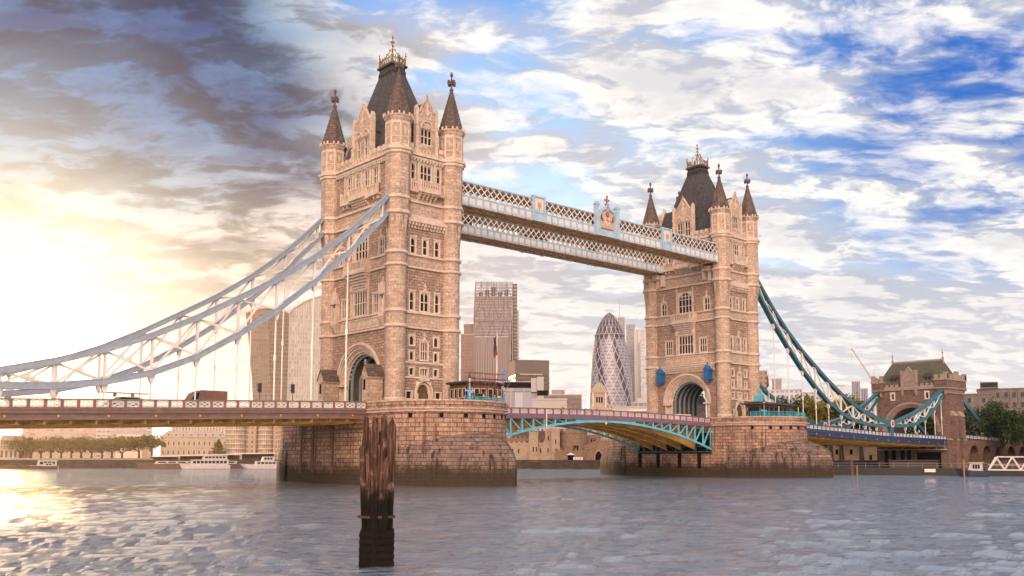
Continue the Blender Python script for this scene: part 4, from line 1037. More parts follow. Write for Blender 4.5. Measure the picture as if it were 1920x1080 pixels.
# ------------------------------------------------------------------ gatehouse (abutment tower)
M_dkstone = stone("gatehouse stone", (.23, .15, .12), (.13, .085, .07), (.12, .08, .065), .9, .42, .03, .1, bump=.06)
M_dktrim = plain("gatehouse dressed stone", (.29, .21, .17), .85, 0, .25, .03, 1.2)
M_quay = stone("quay stone", (.10, .075, .058), (.06, .045, .036), (.03, .022, .018), 1.4, .5, .04, .3, bump=.06)
def make_gatehouse():
    T = empty("gatehouse", (138, 0, 0)); Wd = 11.3; HB = 10.3
    b = MB(); tr = MB()
    rx, rz, zs = 7.9, 8.1, 10.9; n = 22
    XF = frame((0, 0, 0), (0, -1, 0), (-1, 0, 0)); XB = frame((Wd, 0, 0), (0, 1, 0), (1, 0, 0))
    for X in (XF, XB):
        b.X = X; tr.X = X; b.m = 0; hs = [(-rx, rx, 8.7, zs+rz)]
        for u in (-5.0, 5.0):
            hs.append(window(X, T, u, .75, 20.5, 22.2, 1, 1, hood=False, surround=.35))
        wall(b, -HB, HB, 8.7, 23.2, hs)
        for k in range(n):
            a0, a1 = pi*k/n, pi*(k+1)/n; p = lambda a, q=0: ((rx+q)*cos(a), zs+(rz+q)*sin(a))
            b.face([(p(a0)[0], 0, p(a0)[1]), (p(a1)[0], 0, p(a1)[1]), (p(a1)[0], 0, zs+rz), (p(a0)[0], 0, zs+rz)])
            for q0, q1, d in ((0, .55, .25), (-.35, 0, 0), (-.7, -.35, -.3), (-1.0, -.7, -.6)): tr.prism([p(a0, q0), p(a0, q1), p(a1, q1), p(a1, q0)], d-.35, d)
        for sg in (-1, 1):
            u0, u1 = sorted((sg*(rx-1), sg*rx)); b.box(u0, u1, -1, -.02, 8.7, zs)
        tr.box(-7.4, 7.4, -.1, .3, 23.0, 23.4)
        b.m = 1; b.box(-7.4, 7.4, -.5, .15, 23.4, 24.1); b.m = 0
        for k in range(10):
            u = -6.6+k*13.2/9
            if abs(u) > 2.2: tr.box(u-.42, u+.42, -.5, .17, 24.1, 24.75)
        for u in (-2.0, 2.0): tr.box(u-.3, u+.3, -.6, .4, 21.9, 28.2); tr.box(u-.4, u+.4, -.6, .45, 28.2, 28.6); tr.prism([(u-.3, 21.9), (u+.3, 21.9), (u, 21.2)], 0, .35)
        b.m = 1; b.prism([(-1.9, 23.0), (1.9, 23.0), (1.9, 26.9), (0, 29.3), (-1.9, 26.9)], -.4, .25); b.m = 0
        for sg in (-1, 1): tr.prism([(sg*1.9, 26.8), (sg*2.0, 27.1), (0, 29.7), (0, 29.2)], -.45, .4)
        # royal shield relief
        tr.prism([(-.6, 27.0), (.6, 27.0), (.6, 26.0), (0, 25.2), (-.6, 26.0)], .25, .4)
        for q in range(12):
            a = 2*pi*q/12; tr.prism([(1.15*cos(a)-.16, 26+1.15*sin(a)), (1.15*cos(a), 25.84+1.15*sin(a)), (1.15*cos(a)+.16, 26+1.15*sin(a)), (1.15*cos(a), 26.16+1.15*sin(a))], .25, .42)
        tr.box(-1.4, 1.4, .2, .4, 24.3, 24.5)
        # hooded chain ports
        for sg in (-1, 1):
            tr.box(sg*9.35-1.2, sg*9.35+1.2, 0, .35, 21.4, 23.1); tr.prism([(sg*9.35-1.3, 23.1), (sg*9.35+1.3, 23.1), (sg*9.35, 24.9)], 0, .5)
            tr.m = 1; tr.box(sg*9.35-.6, sg*9.35+.6, .34, .38, 21.2, 23.0); tr.m = 0
    b.X = None; tr.X = None
    for sg in (-1, 1):                              # side walls
        Xs = frame((0, sg*HB, 0), (1, 0, 0), (0, sg, 0)); b.X = Xs; tr.X = Xs
        wall(b, 0, Wd, -1, 23.2, [])
        tr.box(-.3, Wd+.3, -.1, .35, 8.6, 9.1)
        for u0 in (2.2, 6.6):
            b.m = 0; b.box(u0, u0+2.4, 0, 1.3, -1, 8.6); b.box(u0, u0+2.4, 0, 1.1, 9.1, 15.3)
            tr.X = None
            q = lambda u, d, z: Xs((u, d, z))
            tr.hexa([q(u0-.1, 0, 15.3), q(u0+2.5, 0, 15.3), q(u0+2.5, 1.25, 15.3), q(u0-.1, 1.25, 15.3)], [q(u0-.1, 0, 16.8), q(u0+2.5, 0, 16.8), q(u0+2.5, .1, 16.8), q(u0-.1, .1, 16.8)])
            tr.X = Xs
        tr.box(-.1, Wd+.1, -.1, .55, 22.3, 22.6)
        for k in range(15): u = .4+k*(Wd-.8)/14; tr.box(u-.16, u+.16, 0, .45, 21.6, 22.3)
    b.X = None; tr.X = None
    for sy in (-1, 1):                              # corner blocks and side parapet with battlements
        y0, y1 = sorted((sy*7.4, sy*11.0))
        b.m = 0; b.box(-.55, Wd+.55, y0, y1, 22.6, 25.9); tr.box(-.7, Wd+.7, y0-.15, y1+.15, 23.0, 23.3); tr.box(-.75, Wd+.75, y0-.2, y1+.2, 25.3, 25.7)
        for x in [0.0+k*1.9 for k in range(7)]:
            tr.box(x-.5, x+.55, sy*10.9-.2, sy*10.9+.2, 25.7, 27.0)
        for y in (sy*8.0, sy*9.6): 
            for x in (-.45, Wd+.45): tr.box(x-.2, x+.2, y-.5, y+.5, 25.7, 27.0)
        for x in (-.2, Wd+.2): tr.box(x-.55, x+.55, sy*10.6-.5, sy*10.6+.5, 25.7, 27.5)
        tr.box(4.6, 6.7, sy*10.95-.3, sy*10.95+.3, 25.7, 27.9)
    # vault through the building
    b.m = 0
    for k in range(n):
        a0, a1 = pi*k/n, pi*(k+1)/n; p = lambda a, x: (x, (rx-.9)*cos(a), zs+(rz-.9)*sin(a))
        b.face([p(a0, .8), p(a1, .8), p(a1, Wd-.8), p(a0, Wd-.8)])
    for sg in (-1, 1): b.face([(.8, sg*(rx-.9), 8), (Wd-.8, sg*(rx-.9), 8), (Wd-.8, sg*(rx-.9), zs), (.8, sg*(rx-.9), zs)])
    b.box(.05, Wd-.05, -10.2, 10.2, -1, 8.65)
    b.build("wall", [M_dkstone, M_dktrim], T); tr.build("stone_carving", [M_dktrim, M_void], T)
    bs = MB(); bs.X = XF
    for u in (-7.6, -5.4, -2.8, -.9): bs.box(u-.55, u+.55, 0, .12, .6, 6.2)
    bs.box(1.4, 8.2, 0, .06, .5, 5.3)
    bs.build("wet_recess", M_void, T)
    r = MB(); lo = [(.5, -9.6, 25.2), (Wd-.5, -9.6, 25.2), (Wd-.5, 9.6, 25.2), (.5, 9.6, 25.2)]; hi = [(Wd/2-.5, -7.4, 31.3), (Wd/2+.5, -7.4, 31.3), (Wd/2+.5, 7.4, 31.3), (Wd/2-.5, 7.4, 31.3)]
    r.hexa([(x, y, 23.4) for x, y, z in lo], lo); r.hexa(lo, hi); ro = r.build("roof", stone("mossy slate", (.13, .125, .10), (.085, .085, .07), (.05, .05, .04), .5, .33, .02, .1, bump=.03), T)
    rc = MB(); rc.box(Wd/2-.4, Wd/2+.4, -7.3, 7.3, 31.3, 31.7)
    for k in range(30): rc.box(Wd/2-.1, Wd/2+.1, -7.2+k*14.4/29-.12, -7.2+k*14.4/29+.12, 31.7, 31.95)
    rc.build("ridge", M_dktrim, ro)
    for y in (-7.4, 7.4):
        f = MB(); f.lathe([(.45, 30.2), (.3, 31.8), (.35, 32.2), (.12, 32.5), (.1, 33.3), (.3, 33.5), (.08, 33.8), (.06, 34.6), (.02, 35.0)], 8, Wd/2, y); f.build("finial", M_dktrim, ro)
    for y in (-5.0, 5.0):
        for X in (XF, XB):
            d = MB(X); sg = 1
            d.m = 1; d.box(y-.9, y+.9, -2.6, -.9, 24.6, 26.6); d.m = 0; d.prism([(y-1.1, 26.6), (y+1.1, 26.6), (y+.9, 27.5), (y-.9, 27.5)], -4.0, -.6)
            d.m = 2; 
            for u in (y-.45, y+.45): d.box(u-.3, u+.3, -.9, -.85, 25.2, 26.4)
            d.build("dormer", [M_slate, M_wood, M_pane], ro)
    gw = MB(XF)
    gw.box(-9.5, 10.0, .3, 1.3, 5.9, 6.15); gw.box(-9.5, 10.0, 1.2, 1.26, 7.1, 7.2)
    for k in range(9): u = -9.4+k*19.3/8; gw.box(u-.05, u+.05, 1.2, 1.28, 6.1, 8.4)
    gw.build("maintenance_gangway", plain("weathered rail steel", (.4, .37, .33), .6), T)
    return T
gate = make_gatehouse()
tag(gate, "stone gatehouse with slate roof and wide arch where the right side span reaches the bank", "gatehouse")

# approach viaduct behind the gatehouse
T = empty("approach_viaduct", (149.5, 0, 0)); tag(T, "low stone approach viaduct with arches right behind the gatehouse", "viaduct")
b = MB()
for sg in (-1, 1):
    b.X = frame((0, sg*10.2, 0), (1, 0, 0), (0, sg, 0)); hs = [(2+k*9.0, 8.5+k*9.0, 0, 7.4) for k in range(5)]
    wall(b, 0, 50, -1, 9.0, hs)
    for k in range(5):
        c = 5.25+k*9.0
        for q in range(12):
            a0, a1 = pi*q/12, pi*(q+1)/12; b.face([(c+3.25*cos(a0), 0, 4.15+3.25*sin(a0)), (c+3.25*cos(a1), 0, 4.15+3.25*sin(a1)), (c+3.25*cos(a1), 0, 7.4), (c+3.25*cos(a0), 0, 7.4)])
            b.prism([(c+3.2*cos(a0), 4.15+3.2*sin(a0)), (c+3.7*cos(a0), 4.15+3.7*sin(a0)), (c+3.7*cos(a1), 4.15+3.7*sin(a1)), (c+3.2*cos(a1), 4.15+3.2*sin(a1))], -.3, .15)
b.X = None; b.box(0, 50, -10, 10, 8.4, 9.2)
for k in range(6): b.box(-.5+k*9.0, 2+k*9.0, -10.1, 10.1, -1, 8.4)
b.build("wall", M_dkstone, T)
parapet(frame((0, -10.2, 0), (1, 0, 0), (0, -1, 0)), 0, 50, lambda x: 9.1-.02*x, 20, T, M_blue, M_white)
parapet(frame((0, 10.2, 0), (1, 0, 0), (0, 1, 0)), 0, 50, lambda x: 9.1-.02*x, 20, T, M_blue, M_white)

# ------------------------------------------------------------------ cabins, lamps, rails on the piers
M_bluerail = plain("bright blue railing", (.12, .26, .55), .4, 0, .15)
M_tealrail = plain("teal railing", (.03, .34, .42), .4, 0, .15)
def railing(name, pts, z, h, mat, label, fill=None):
    T = empty(name, (pts[0][0], pts[0][1], z)); mb = MB(); px, py = pts[0]
    fl = MB()
    for (x0, y0), (x1, y1) in zip(pts, pts[1:]):
        L = hypot(x1-x0, y1-y0); n = max(1, int(L/1.0))
        for q in (0, .45, 1.0): mb.bar((x0-px, y0-py, h*q+(.08 if q == 0 else 0)), (x1-px, y1-py, h*q+(.08 if q == 0 else 0)), .06)
        for k in range(n+1): mb.bar((x0-px+(x1-x0)*k/n, y0-py+(y1-y0)*k/n, 0), (x0-px+(x1-x0)*k/n, y0-py+(y1-y0)*k/n, h), .07)
        m = int(L/.16)
        for k in range(m): 
            f = (k+.5)/m; fl.bar((x0-px+(x1-x0)*f, y0-py+(y1-y0)*f, .1), (x0-px+(x1-x0)*f, y0-py+(y1-y0)*f, h*.95), .03)
    mb.build("rail_frame", mat, T); fl.build("bars", mat, T); tag(T, label, "railing")
    return T
def cabin1():
    T = empty("control_cabin", (-37.0, -17.2, 10.85)); tag(T, "brown timber control cabin with flat roof on the nearer pier", "cabin")
    plan = [(-3.2, -1.6), (1.2, -2.6), (3.6, -1.6), (4.2, .6), (3.4, 2.4), (-3.2, 2.4)]
    b = MB(); n = len(plan)
    def ring(s, z): return [(x*s, y*s, z) for x, y in plan]
    b.loft([ring(1, 0), ring(1, 1.7)]); b.loft([ring(1, 3.1), ring(1, 3.75)]); b.face(ring(1, 3.7))
    for i in range(n):
        (x0, y0), (x1, y1) = plan[i], plan[(i+1) % n]; L = hypot(x1-x0, y1-y0); m = max(1, round(L/1.1))
        for k in range(m+1): b.bar((x0+(x1-x0)*k/m, y0+(y1-y0)*k/m, 1.6), (x0+(x1-x0)*k/m, y0+(y1-y0)*k/m, 3.2), .2)
    b.build("timber_wall", M_wood, T)
    g = MB(); g.loft([ring(.97, 1.65), ring(.97, 3.15)]); g.build("glazing", M_pane, T)
    wf = MB()
    for i in range(n):
        (x0, y0), (x1, y1) = plan[i], plan[(i+1) % n]; L = hypot(x1-x0, y1-y0); m = max(1, round(L/1.1))
        for k in range(m):
            for f in (.14, .86): q = (k+f)/m; wf.bar((x0*1.005+(x1-x0)*q, y0*1.005+(y1-y0)*q, 1.6), (x0*1.005+(x1-x0)*q, y0*1.005+(y1-y0)*q, 3.1), .12)
    wf.loft([ring(1.0, 1.6), ring(1.02, 1.6), ring(1.02, 1.72), ring(1.0, 1.72)]); wf.loft([ring(1.0, 3.0), ring(1.02, 3.0), ring(1.02, 3.12), ring(1.0, 3.12)])
    wf.build("window_frame", M_cream, T, weld=True)
    r = MB(); r.loft([ring(1.13, 3.75), ring(1.16, 3.95), ring(1.05, 4.15)]); r.face(ring(1.16, 3.75)); r.face(ring(1.05, 4.15)); r.build("roof", plain("dark lead roof", (.06, .04, .035), .5), T)
    d = MB(); d.box(-1.4, -.5, -2.35, -2.2, 0, 2.3); d.build("door", M_void, T)
cabin1()
sc = MB()
for x in (-40.2, -38.0, -36.2, -34.6):
    for y in (-20.5, -19.2): sc.tube((x, y, 10.9), (x, y, 16.4+.4*sin(x*3)), .05, n=6)
for z in (13.0, 15.3, 16.1):
    for y in (-20.5, -19.2): sc.tube((-41, y, z), (-34.2, y, z), .045, n=6)
for k in range(4):
    x = -40.2+k*1.8; sc.tube((x, -20.5, 13.0 if k % 2 else 15.3), (x+1.8, -20.5, 15.3 if k % 2 else 13.0), .045, n=6)
for x in (-40.2, -36.2): sc.tube((x, -21.0, 15.3), (x, -18.9, 15.3), .05, n=6)
put("scaffold_frame", sc, plain("rusty scaffold tube", (.22, .10, .06), .5, .4), "thin rusty scaffold poles around the brown cabin on the nearer pier", "scaffold")
arcp = lambda cx, a0, a1, n: [(cx+9.85*cos(radians(a0+(a1-a0)*k/n)), -13.34+9.85*sin(radians(a0+(a1-a0)*k/n))) for k in range(n+1)]
railing("railing", arcp(-SX, -54, -12, 5), 11.9, 1.35, M_bluerail, "bright blue railing at the right end of the nearer pier's terrace")
railing("railing", arcp(-SX, -106, -58, 5), 11.9, .55, M_tealrail, "low teal railing along the front edge of the nearer pier")
for i, (x, y, c, lab) in enumerate(((-39.6, -21.9, (.75, .62, .05), "leftmost yellow post in front of the brown cabin"), (-36.2, -21.2, (.75, .62, .05), "yellow post by the cabin steps, right of the pale blue pillar"), (-35.5, -20.8, (.75, .62, .05), "yellow curved post nearest the bright blue railing"))):
    m = MB(); m.tube((0, 0, 0), (0, 0, 1.5), .07, n=8); m.tube((0, 0, 1.5), (.35, 0, 1.2), .06, n=8); m.tube((0, 0, .7), (.3, 0, .7), .05, n=6)
    put("yellow_post", m, plain("safety yellow", c, .5), lab, "post", "yellow posts by the cabin", None, (x, y, 11.3))
m = MB(); m.lathe([(.02, 0), (.75, .05), (.8, .35), (.6, .6), (.15, .72), (.02, .74)], 16); m.box(-.1, .1, -.85, -.7, .2, .5); put("red_buoy_cover", m, plain("bright red cover", (.6, .03, .02), .5), "round bright red cover behind the front edge of the nearer pier", "cover", None, None, (-37.4, -21.2, 11.5))
def street_lamp(loc, label, s=1.0, mat=None):
    mat = mat or plain("pale blue iron", (.22, .42, .62), .4)
    T = empty("street_lamp", loc); tag(T, label, "street lamp", "ornate bridge lamps")
    p = MB(); p.lathe([(.28*s, 0), (.3*s, .5*s), (.16*s, .7*s), (.2*s, 1.5*s), (.09*s, 1.8*s), (.08*s, 3.3*s)], 10); p.box(-.75*s, .75*s, -.06, .06, 2.05*s, 2.2*s)
    for q in (-.75, .75): p.lathe([(.05, 1.85*s), (.12*s, 2.1*s), (.05, 2.4*s)], 6, q*s, 0)
    for q in (-1, 1): p.prism([(q*.1, 1.6*s), (q*.55*s, 2.05*s), (q*.1, 2.05*s)], -.04, .04)
    p.build("post", mat, T)
    l = MB(); l.lathe([(.1*s, 3.3*s), (.26*s, 3.9*s)], 6); lo = l.build("lantern", plain("lantern glass", (.5, .45, .38), .2), T)
    l = MB(); l.lathe([(.3*s, 3.9*s), (.22*s, 4.05*s), (.08*s, 4.3*s), (.04*s, 4.6*s), (.01, 4.75*s)], 6); l.lathe([(.12*s, 3.2*s), (.13*s, 3.32*s)], 6); l.build("lantern_cap", M_iron, lo)
    return T
street_lamp((-41.9, -21.6, 11.2), "pale blue lamp standard in front of the nearer tower's doorway")
street_lamp((34.8, -19.6, 10.9), "turquoise pillar lamp left of the cabin on the farther pier", 1.0, M_cyan)
street_lamp((-37.0, -21.4, 10.9), "short pale blue pillar lamp before the scaffolded cabin", .5)
def flag(loc, h, cols, label, fh=2.2):
    T = empty("flagpole", loc); tag(T, label, "flagpole", "flagpoles")
    p = MB(); p.tube((0, 0, 0), (0, 0, h), .08, .05, 8); p.lathe([(.02, h), (.13, h+.1), (.02, h+.25)], 6); p.build("pole", M_white, T)
    f = MB()
    for k in range(8):
        for q in range(6):
            P = lambda i, j: (-.06-.55*(i/8)*(1-.25*j/6)*1.3+.0, .14*sin(i*1.3+j*.8), h-.3-fh*(1.35*j/6)-.55*(i/8)**1.2)
            f.m = 1 if (q in (2, 3) or k in (3, 4)) else 0
            f.face([P(k, q), P(k+1, q), P(k+1, q+1), P(k, q+1)])
    f.build("flag", cols, T)
fr = plain("flag maroon", (.20, .04, .035), .8); fb_ = plain("flag navy", (.03, .035, .07), .8)
flag((-33.2, -17.5, 15.0), 7.6, [fr, fb_], "white flagpole with a drooping red and navy flag on the cabin of the nearer pier")
flag((37.6, -19.0, 14.6), 6.0, [fb_, fr], "white flagpole with a dark drooping flag above the cabin of the farther pier", 1.6)
m = MB(); m.tube((0, 0, 0), (0, 0, 3.2), .06, n=6); m.box(-.9, 1.6, -.3, .3, .9, 1.0); m.bar((0, 0, 2.6), (1.0, 0, 2.2), .05)
for q, z in ((-.5, 1.8), (.3, 2.3), (.9, 2.5)): m.tube((q, 0, .9), (q, 0, z), .04, n=6); m.lathe([(.02, z-.1), (.14, z), (.02, z+.15)], 6, q, 0)
put("instrument_mast", m, M_bluerail, "small mast with instruments and a blue bracket at the cabin roof's right corner", "mast", None, None, (-32.4, -17.8, 14.6))
# cabin on the farther pier
T = empty("control_cabin", (39.8, -17.6, 10.85)); tag(T, "long low dark cabin with veranda posts on the farther pier", "cabin")
b = MB(); b.box(-5.3, 6.2, -1.4, 2.0, 0, 1.1); b.box(-5.3, 6.2, -1.2, 2.0, 3.0, 3.5)
for k in range(8): x = -5.2+k*11.3/7; b.box(x-.14, x+.14, -1.35, -1.1, 1.1, 3.0); b.box(x-.1, x+.1, 1.8, 2.0, 1.1, 3.0)
b.build("timber_frame", plain("plum brown timber", (.14, .075, .075), .6, 0, .3), T)
b = MB(); b.box(-5.0, 6.0, -.9, 1.7, 1.1, 3.0); b.build("glazing", M_pane, T)
b = MB(); b.box(-6.6, 6.9, -2.2, 2.4, 3.5, 3.72); b.box(-6.0, 6.4, -1.8, 2.0, 3.72, 3.95); b.build("roof", plain("dark lead roof", (.06, .04, .035), .5), T)
m = MB(); m.box(-1.6, 1.6, -.9, .9, 0, .15); m.box(-1.3, -.7, -.5, .5, .15, 1.2); m.box(.1, .5, -.3, .3, .15, 2.4); m.box(.9, 1.3, -.3, .3, .15, 1.5)
for x in (-1.5, 0, 1.5): m.bar((x, -.9, .1), (x, -.9, 1.3), .06)
m.bar((-1.5, -.9, 1.3), (1.5, -.9, 1.3), .06)
put("service_platform", m, M_cyan, "blue service platform with equipment on the roof of the farther pier's cabin", "platform", None, None, (35.2, -18.4, 14.85))
railing("railing", arcp(SX, -152, -18, 10), 11.9, .95, M_tealrail, "long teal railing around the terrace edge of the farther pier")
for i, (x, y, lab) in enumerate(((36.6, -21.8, "yellow pole at the left of the farther pier's cabin front"), (43.9, -21.6, "yellow pole at the right of the farther pier's cabin front"))):
    m = MB(); m.tube((0, 0, 0), (0, 0, 3.0), .07, n=8); m.lathe([(.1, 0), (.1, .3), (.07, .35)], 8)
    put("yellow_pole", m, plain("safety yellow", (.75, .62, .05), .5), lab, "pole", "yellow poles on the farther pier", None, (x, y, 10.9))

# ------------------------------------------------------------------ traffic and people on the bridge
def wheel(T, x, y, r):
    w = MB(); w.X = frame((x, y, 0), (1, 0, 0), (0, 1, 0)); w.prism([(r*cos(2*pi*k/14), r+r*sin(2*pi*k/14)) for k in range(14)], -.12, .12)
    o = w.build("wheel", M_black, T); w = MB(); w.X = frame((x, y, 0), (1, 0, 0), (0, 1, 0)); w.prism([(r*.5*cos(2*pi*k/10), r+r*.5*sin(2*pi*k/10)) for k in range(10)], -.14, .14); w.build("hub", M_white, o)
def vehicle(name, loc, prof, glassprof, wdt, mat, label, cat, wheels, stripe=None, lights=True):
    T = empty(name, loc); tag(T, label, cat)
    b = MB(); b.prism(prof, -wdt/2, wdt/2); b.build("body", mat, T)
    g = MB(); g.prism(glassprof, -wdt/2-.02, wdt/2+.02); g.build("windows", M_pane, T)
    if stripe: s = MB(); s.prism(stripe, -wdt/2-.03, wdt/2+.03); s.build("side_stripe", plain("dull red stripe", (.32, .09, .06), .6), T)
    for x in wheels:
        for y in (-wdt/2+.1, wdt/2-.1): wheel(T, x, y, .36)
    x0 = min(p[0] for p in prof)
    for y in (-wdt/2+.25, wdt/2-.25): l = MB(); l.box(x0-.03, x0+.05, y-.12, y+.12, .6, .8); l.build("headlight", M_frame, T)
    return T
vehicle("rescue_van", (-73.1, -3.6, 10.0), [(-2.7, .35), (2.7, .35), (2.7, 2.75), (-1.0, 2.75), (-1.9, 2.3), (-2.5, 1.3), (-2.7, 1.2)], [(-2.3, 1.5), (-1.4, 1.5), (-1.2, 2.5), (-1.75, 2.2)], 2.1, plain("dull brown van paint", (.20, .12, .10), .5),
        "tall dark van with a red stripe on the left span, lower half hidden", "van", (-1.7, 1.7), [(-1.0, 1.9), (2.6, 1.9), (2.6, 2.15), (-1.0, 2.15)])
vehicle("white_car", (-56.0, -5.2, 10.55), [(-2.1, .3), (2.1, .3), (2.1, .85), (1.6, .95), (1.0, 1.42), (-.8, 1.45), (-1.4, .95), (-2.1, .8)], [(-1.2, .95), (-.75, 1.35), (.9, 1.33), (1.4, .95)], 1.8, M_white,
        "white car whose roof just shows over the parapet by the nearer archway", "car", (-1.3, 1.3))
vehicle("white_van", (31.5, -1.5, 10.8), [(-2.3, .3), (2.3, .3), (2.3, 2.0), (-1.2, 2.0), (-1.9, 1.2), (-2.3, 1.1)], [(-1.8, 1.2), (-1.2, 1.8), (-.6, 1.8), (-.6, 1.2)], 1.9, M_white, "small white van emerging from the farther archway", "van", (-1.5, 1.5))
b = MB(); b.box(-2.6, 2.6, -.6, .6, 0, .12)
for x in (-2.0, 0, 2.0): b.box(x-.05, x+.05, -.6, .6, -.3, 0)
vT = vehicle("silver_estate_car", (-84.5, -5.2, 9.85), [(-2.2, .3), (2.2, .3), (2.2, 1.3), (1.7, 1.5), (-.6, 1.5), (-1.3, 1.0), (-2.2, .8)], [(-1.1, 1.0), (-.5, 1.4), (1.6, 1.4), (1.9, 1.0)], 1.8, M_pale, "low car with a long roof rack, just visible over the left parapet", "car", (-1.3, 1.3))
ro = MB(); ro.box(-3.0, 3.2, -.5, .5, 1.95, 2.05)
for x in (-1.0, 1.2): ro.box(x-.05, x+.05, -.5, .5, 1.5, 1.95)
ro.build("roof_rack", M_cream, vT)
def signal(loc, label, rz=0):
    T = empty("traffic_light", loc, rz); tag(T, label, "traffic light", "traffic signals on the left span")
    p = MB(); p.tube((0, 0, 0), (0, 0, 2.3), .07, n=8); p.build("post", M_iron, T)
    h = MB(); h.box(-.2, .2, -.18, .18, 2.3, 3.5); 
    for k in range(3): h.prism([(-.22, 2.72+k*.36), (.22, 2.72+k*.36), (.16, 2.6+k*.36), (-.16, 2.6+k*.36)], .18, .45) if False else h.box(-.45, -.2, -.14, .14, 2.62+k*.36, 2.68+k*.36)
    h.build("signal_head", M_black, T)
    for k in range(3):
        l = MB(); l.X = frame((-.2, 0, 0), (0, 1, 0), (-1, 0, 0)); l.prism([(.11*cos(a*pi/5), 2.5+k*.36+.11*sin(a*pi/5)) for a in range(10)], 0, .03); l.build("lens", plain(("lens green", "lens amber", "lens red")[k], ((.02, .1, .05), (.2, .1, .02), (.2, .02, .02))[k], .3), T)
signal((-62.6, -8.3, 10.4), "traffic light nearer to the archway on the left span")
signal((-67.4, -8.0, 10.3), "traffic light farther from the archway, in front of the dark glass facade")
street_lamp((-92.9, -8.2, 9.2), "small lamp on the left span near the picture's left edge", .38, M_iron)
street_lamp((123.5, 6.5, 9.0), "taller turquoise lamp on the right span before the gatehouse arch", .95, M_cyan)
street_lamp((128.5, 3.5, 9.0), "shorter turquoise lamp right of the taller one before the gatehouse arch", .7, M_cyan)

def person(loc, rz, shirt, trousers, hair, label, lean=0.0, crouch=False):
    T = empty("person", loc, rz); tag(T, label, "person", "people on the lifting span")
    sk = {}
    k = .62 if crouch else 1.0
    J = {'pel': (0, 0, .95*k, .15), 'chest': (0, -.05-lean, 1.32*k+.0, .165), 'neck': (0, -.08-lean*1.2, 1.50*k+.02, .06), 'head': (0, -.10-lean*1.3, 1.62*k+.05, .10), 'top': (0, -.09-lean*1.3, 1.72*k+.05, .085),
         'lh': (-.1, 0, .9*k, .10), 'lk': (-.11, -.04 if not crouch else -.35, .5*k, .065), 'lf': (-.11, .02, .08, .045), 'lt': (-.11, -.14, .05, .035), 'rh': (.1, 0, .9*k, .10), 'rk': (.11, -.03 if not crouch else -.35, .5*k, .065), 'rf': (.11, .03, .08, .045), 'rt': (.11, -.13, .05, .035),
         'ls': (-.19, -.05-lean, 1.42*k, .06), 'le': (-.24, -.14-lean, 1.16*k, .042), 'lw': (-.16, -.36-lean, 1.12*k, .03), 'lhd': (-.14, -.43-lean, 1.12*k, .035), 'rs': (.19, -.05-lean, 1.42*k, .06), 're': (.24, -.12-lean, 1.16*k, .042), 'rw': (.17, -.34-lean, 1.12*k, .03), 'rhd': (.15, -.41-lean, 1.12*k, .035)}
    E_ = [('pel', 'chest'), ('chest', 'neck'), ('neck', 'head'), ('head', 'top'), ('pel', 'lh'), ('lh', 'lk'), ('lk', 'lf'), ('lf', 'lt'), ('pel', 'rh'), ('rh', 'rk'), ('rk', 'rf'), ('rf', 'rt'), ('chest', 'ls'), ('ls', 'le'), ('le', 'lw'), ('lw', 'lhd'), ('chest', 'rs'), ('rs', 're'), ('re', 'rw'), ('rw', 'rhd')]
    def skin(name, names, edges, grow, mat):
        me = bpy.data.meshes.new(name); idx = {n: i for i, n in enumerate(names)}
        me.from_pydata([J[n][:3] for n in names], [(idx[a], idx[b]) for a, b in edges], []); o = bpy.data.objects.new(name, me); COL.objects.link(o); o.parent = T
        md = o.modifiers.new("skin", 'SKIN')
        for i, n in enumerate(names): v = me.skin_vertices[0].data[i]; v.radius = (J[n][3]+grow,)*2; v.use_root = (i == 0)
        s = o.modifiers.new("sub", 'SUBSURF'); s.levels = 1; s.render_levels = 1
        me.materials.append(mat); return o
    skin("body", list(J), E_, 0, plain("skin", (.45, .26, .19), .6))
    sh = ['chest', 'pel', 'ls', 'le', 'rs', 're']; skin("jacket", sh, [('chest', 'pel'), ('chest', 'ls'), ('ls', 'le'), ('chest', 'rs'), ('rs', 're')], .025, shirt)
    tr = ['pel', 'lh', 'lk', 'lf', 'rh', 'rk', 'rf']; skin("trousers", tr, [('pel', 'lh'), ('lh', 'lk'), ('lk', 'lf'), ('pel', 'rh'), ('rh', 'rk'), ('rk', 'rf')], .018, trousers)
    skin("hair", ['top', 'head'], [('top', 'head')], .018, hair)
dk = plain("dark cloth", (.03, .03, .045), .8); hr = plain("brown hair", (.05, .03, .02), .7)
yb = -8.9; zfl = 11.1
person((-23.6, yb, 11.05), .3, plain("bright red jacket", (.65, .06, .03), .7), dk, hr, "person in a bright red jacket stooping at the left end of the lifting span's parapet", .25)
person((-10.6, yb, zfl), 0, plain("dull red jacket", (.35, .08, .06), .8), dk, hr, "person in dull red just left of the white gauge post")
person((-8.6, yb, zfl), .2, plain("brown coat", (.22, .10, .07), .8), dk, hr, "person in a brown coat just right of the white gauge post")
person((-2.9, yb, zfl), -.2, plain("pale grey top", (.5, .45, .42), .8), dk, hr, "person in a pale top, left of the pair near midspan")
person((-2.1, yb, zfl), .1, plain("rust coloured coat", (.28, .10, .06), .8), dk, hr, "taller person in a rust coloured coat, right of the pair near midspan")

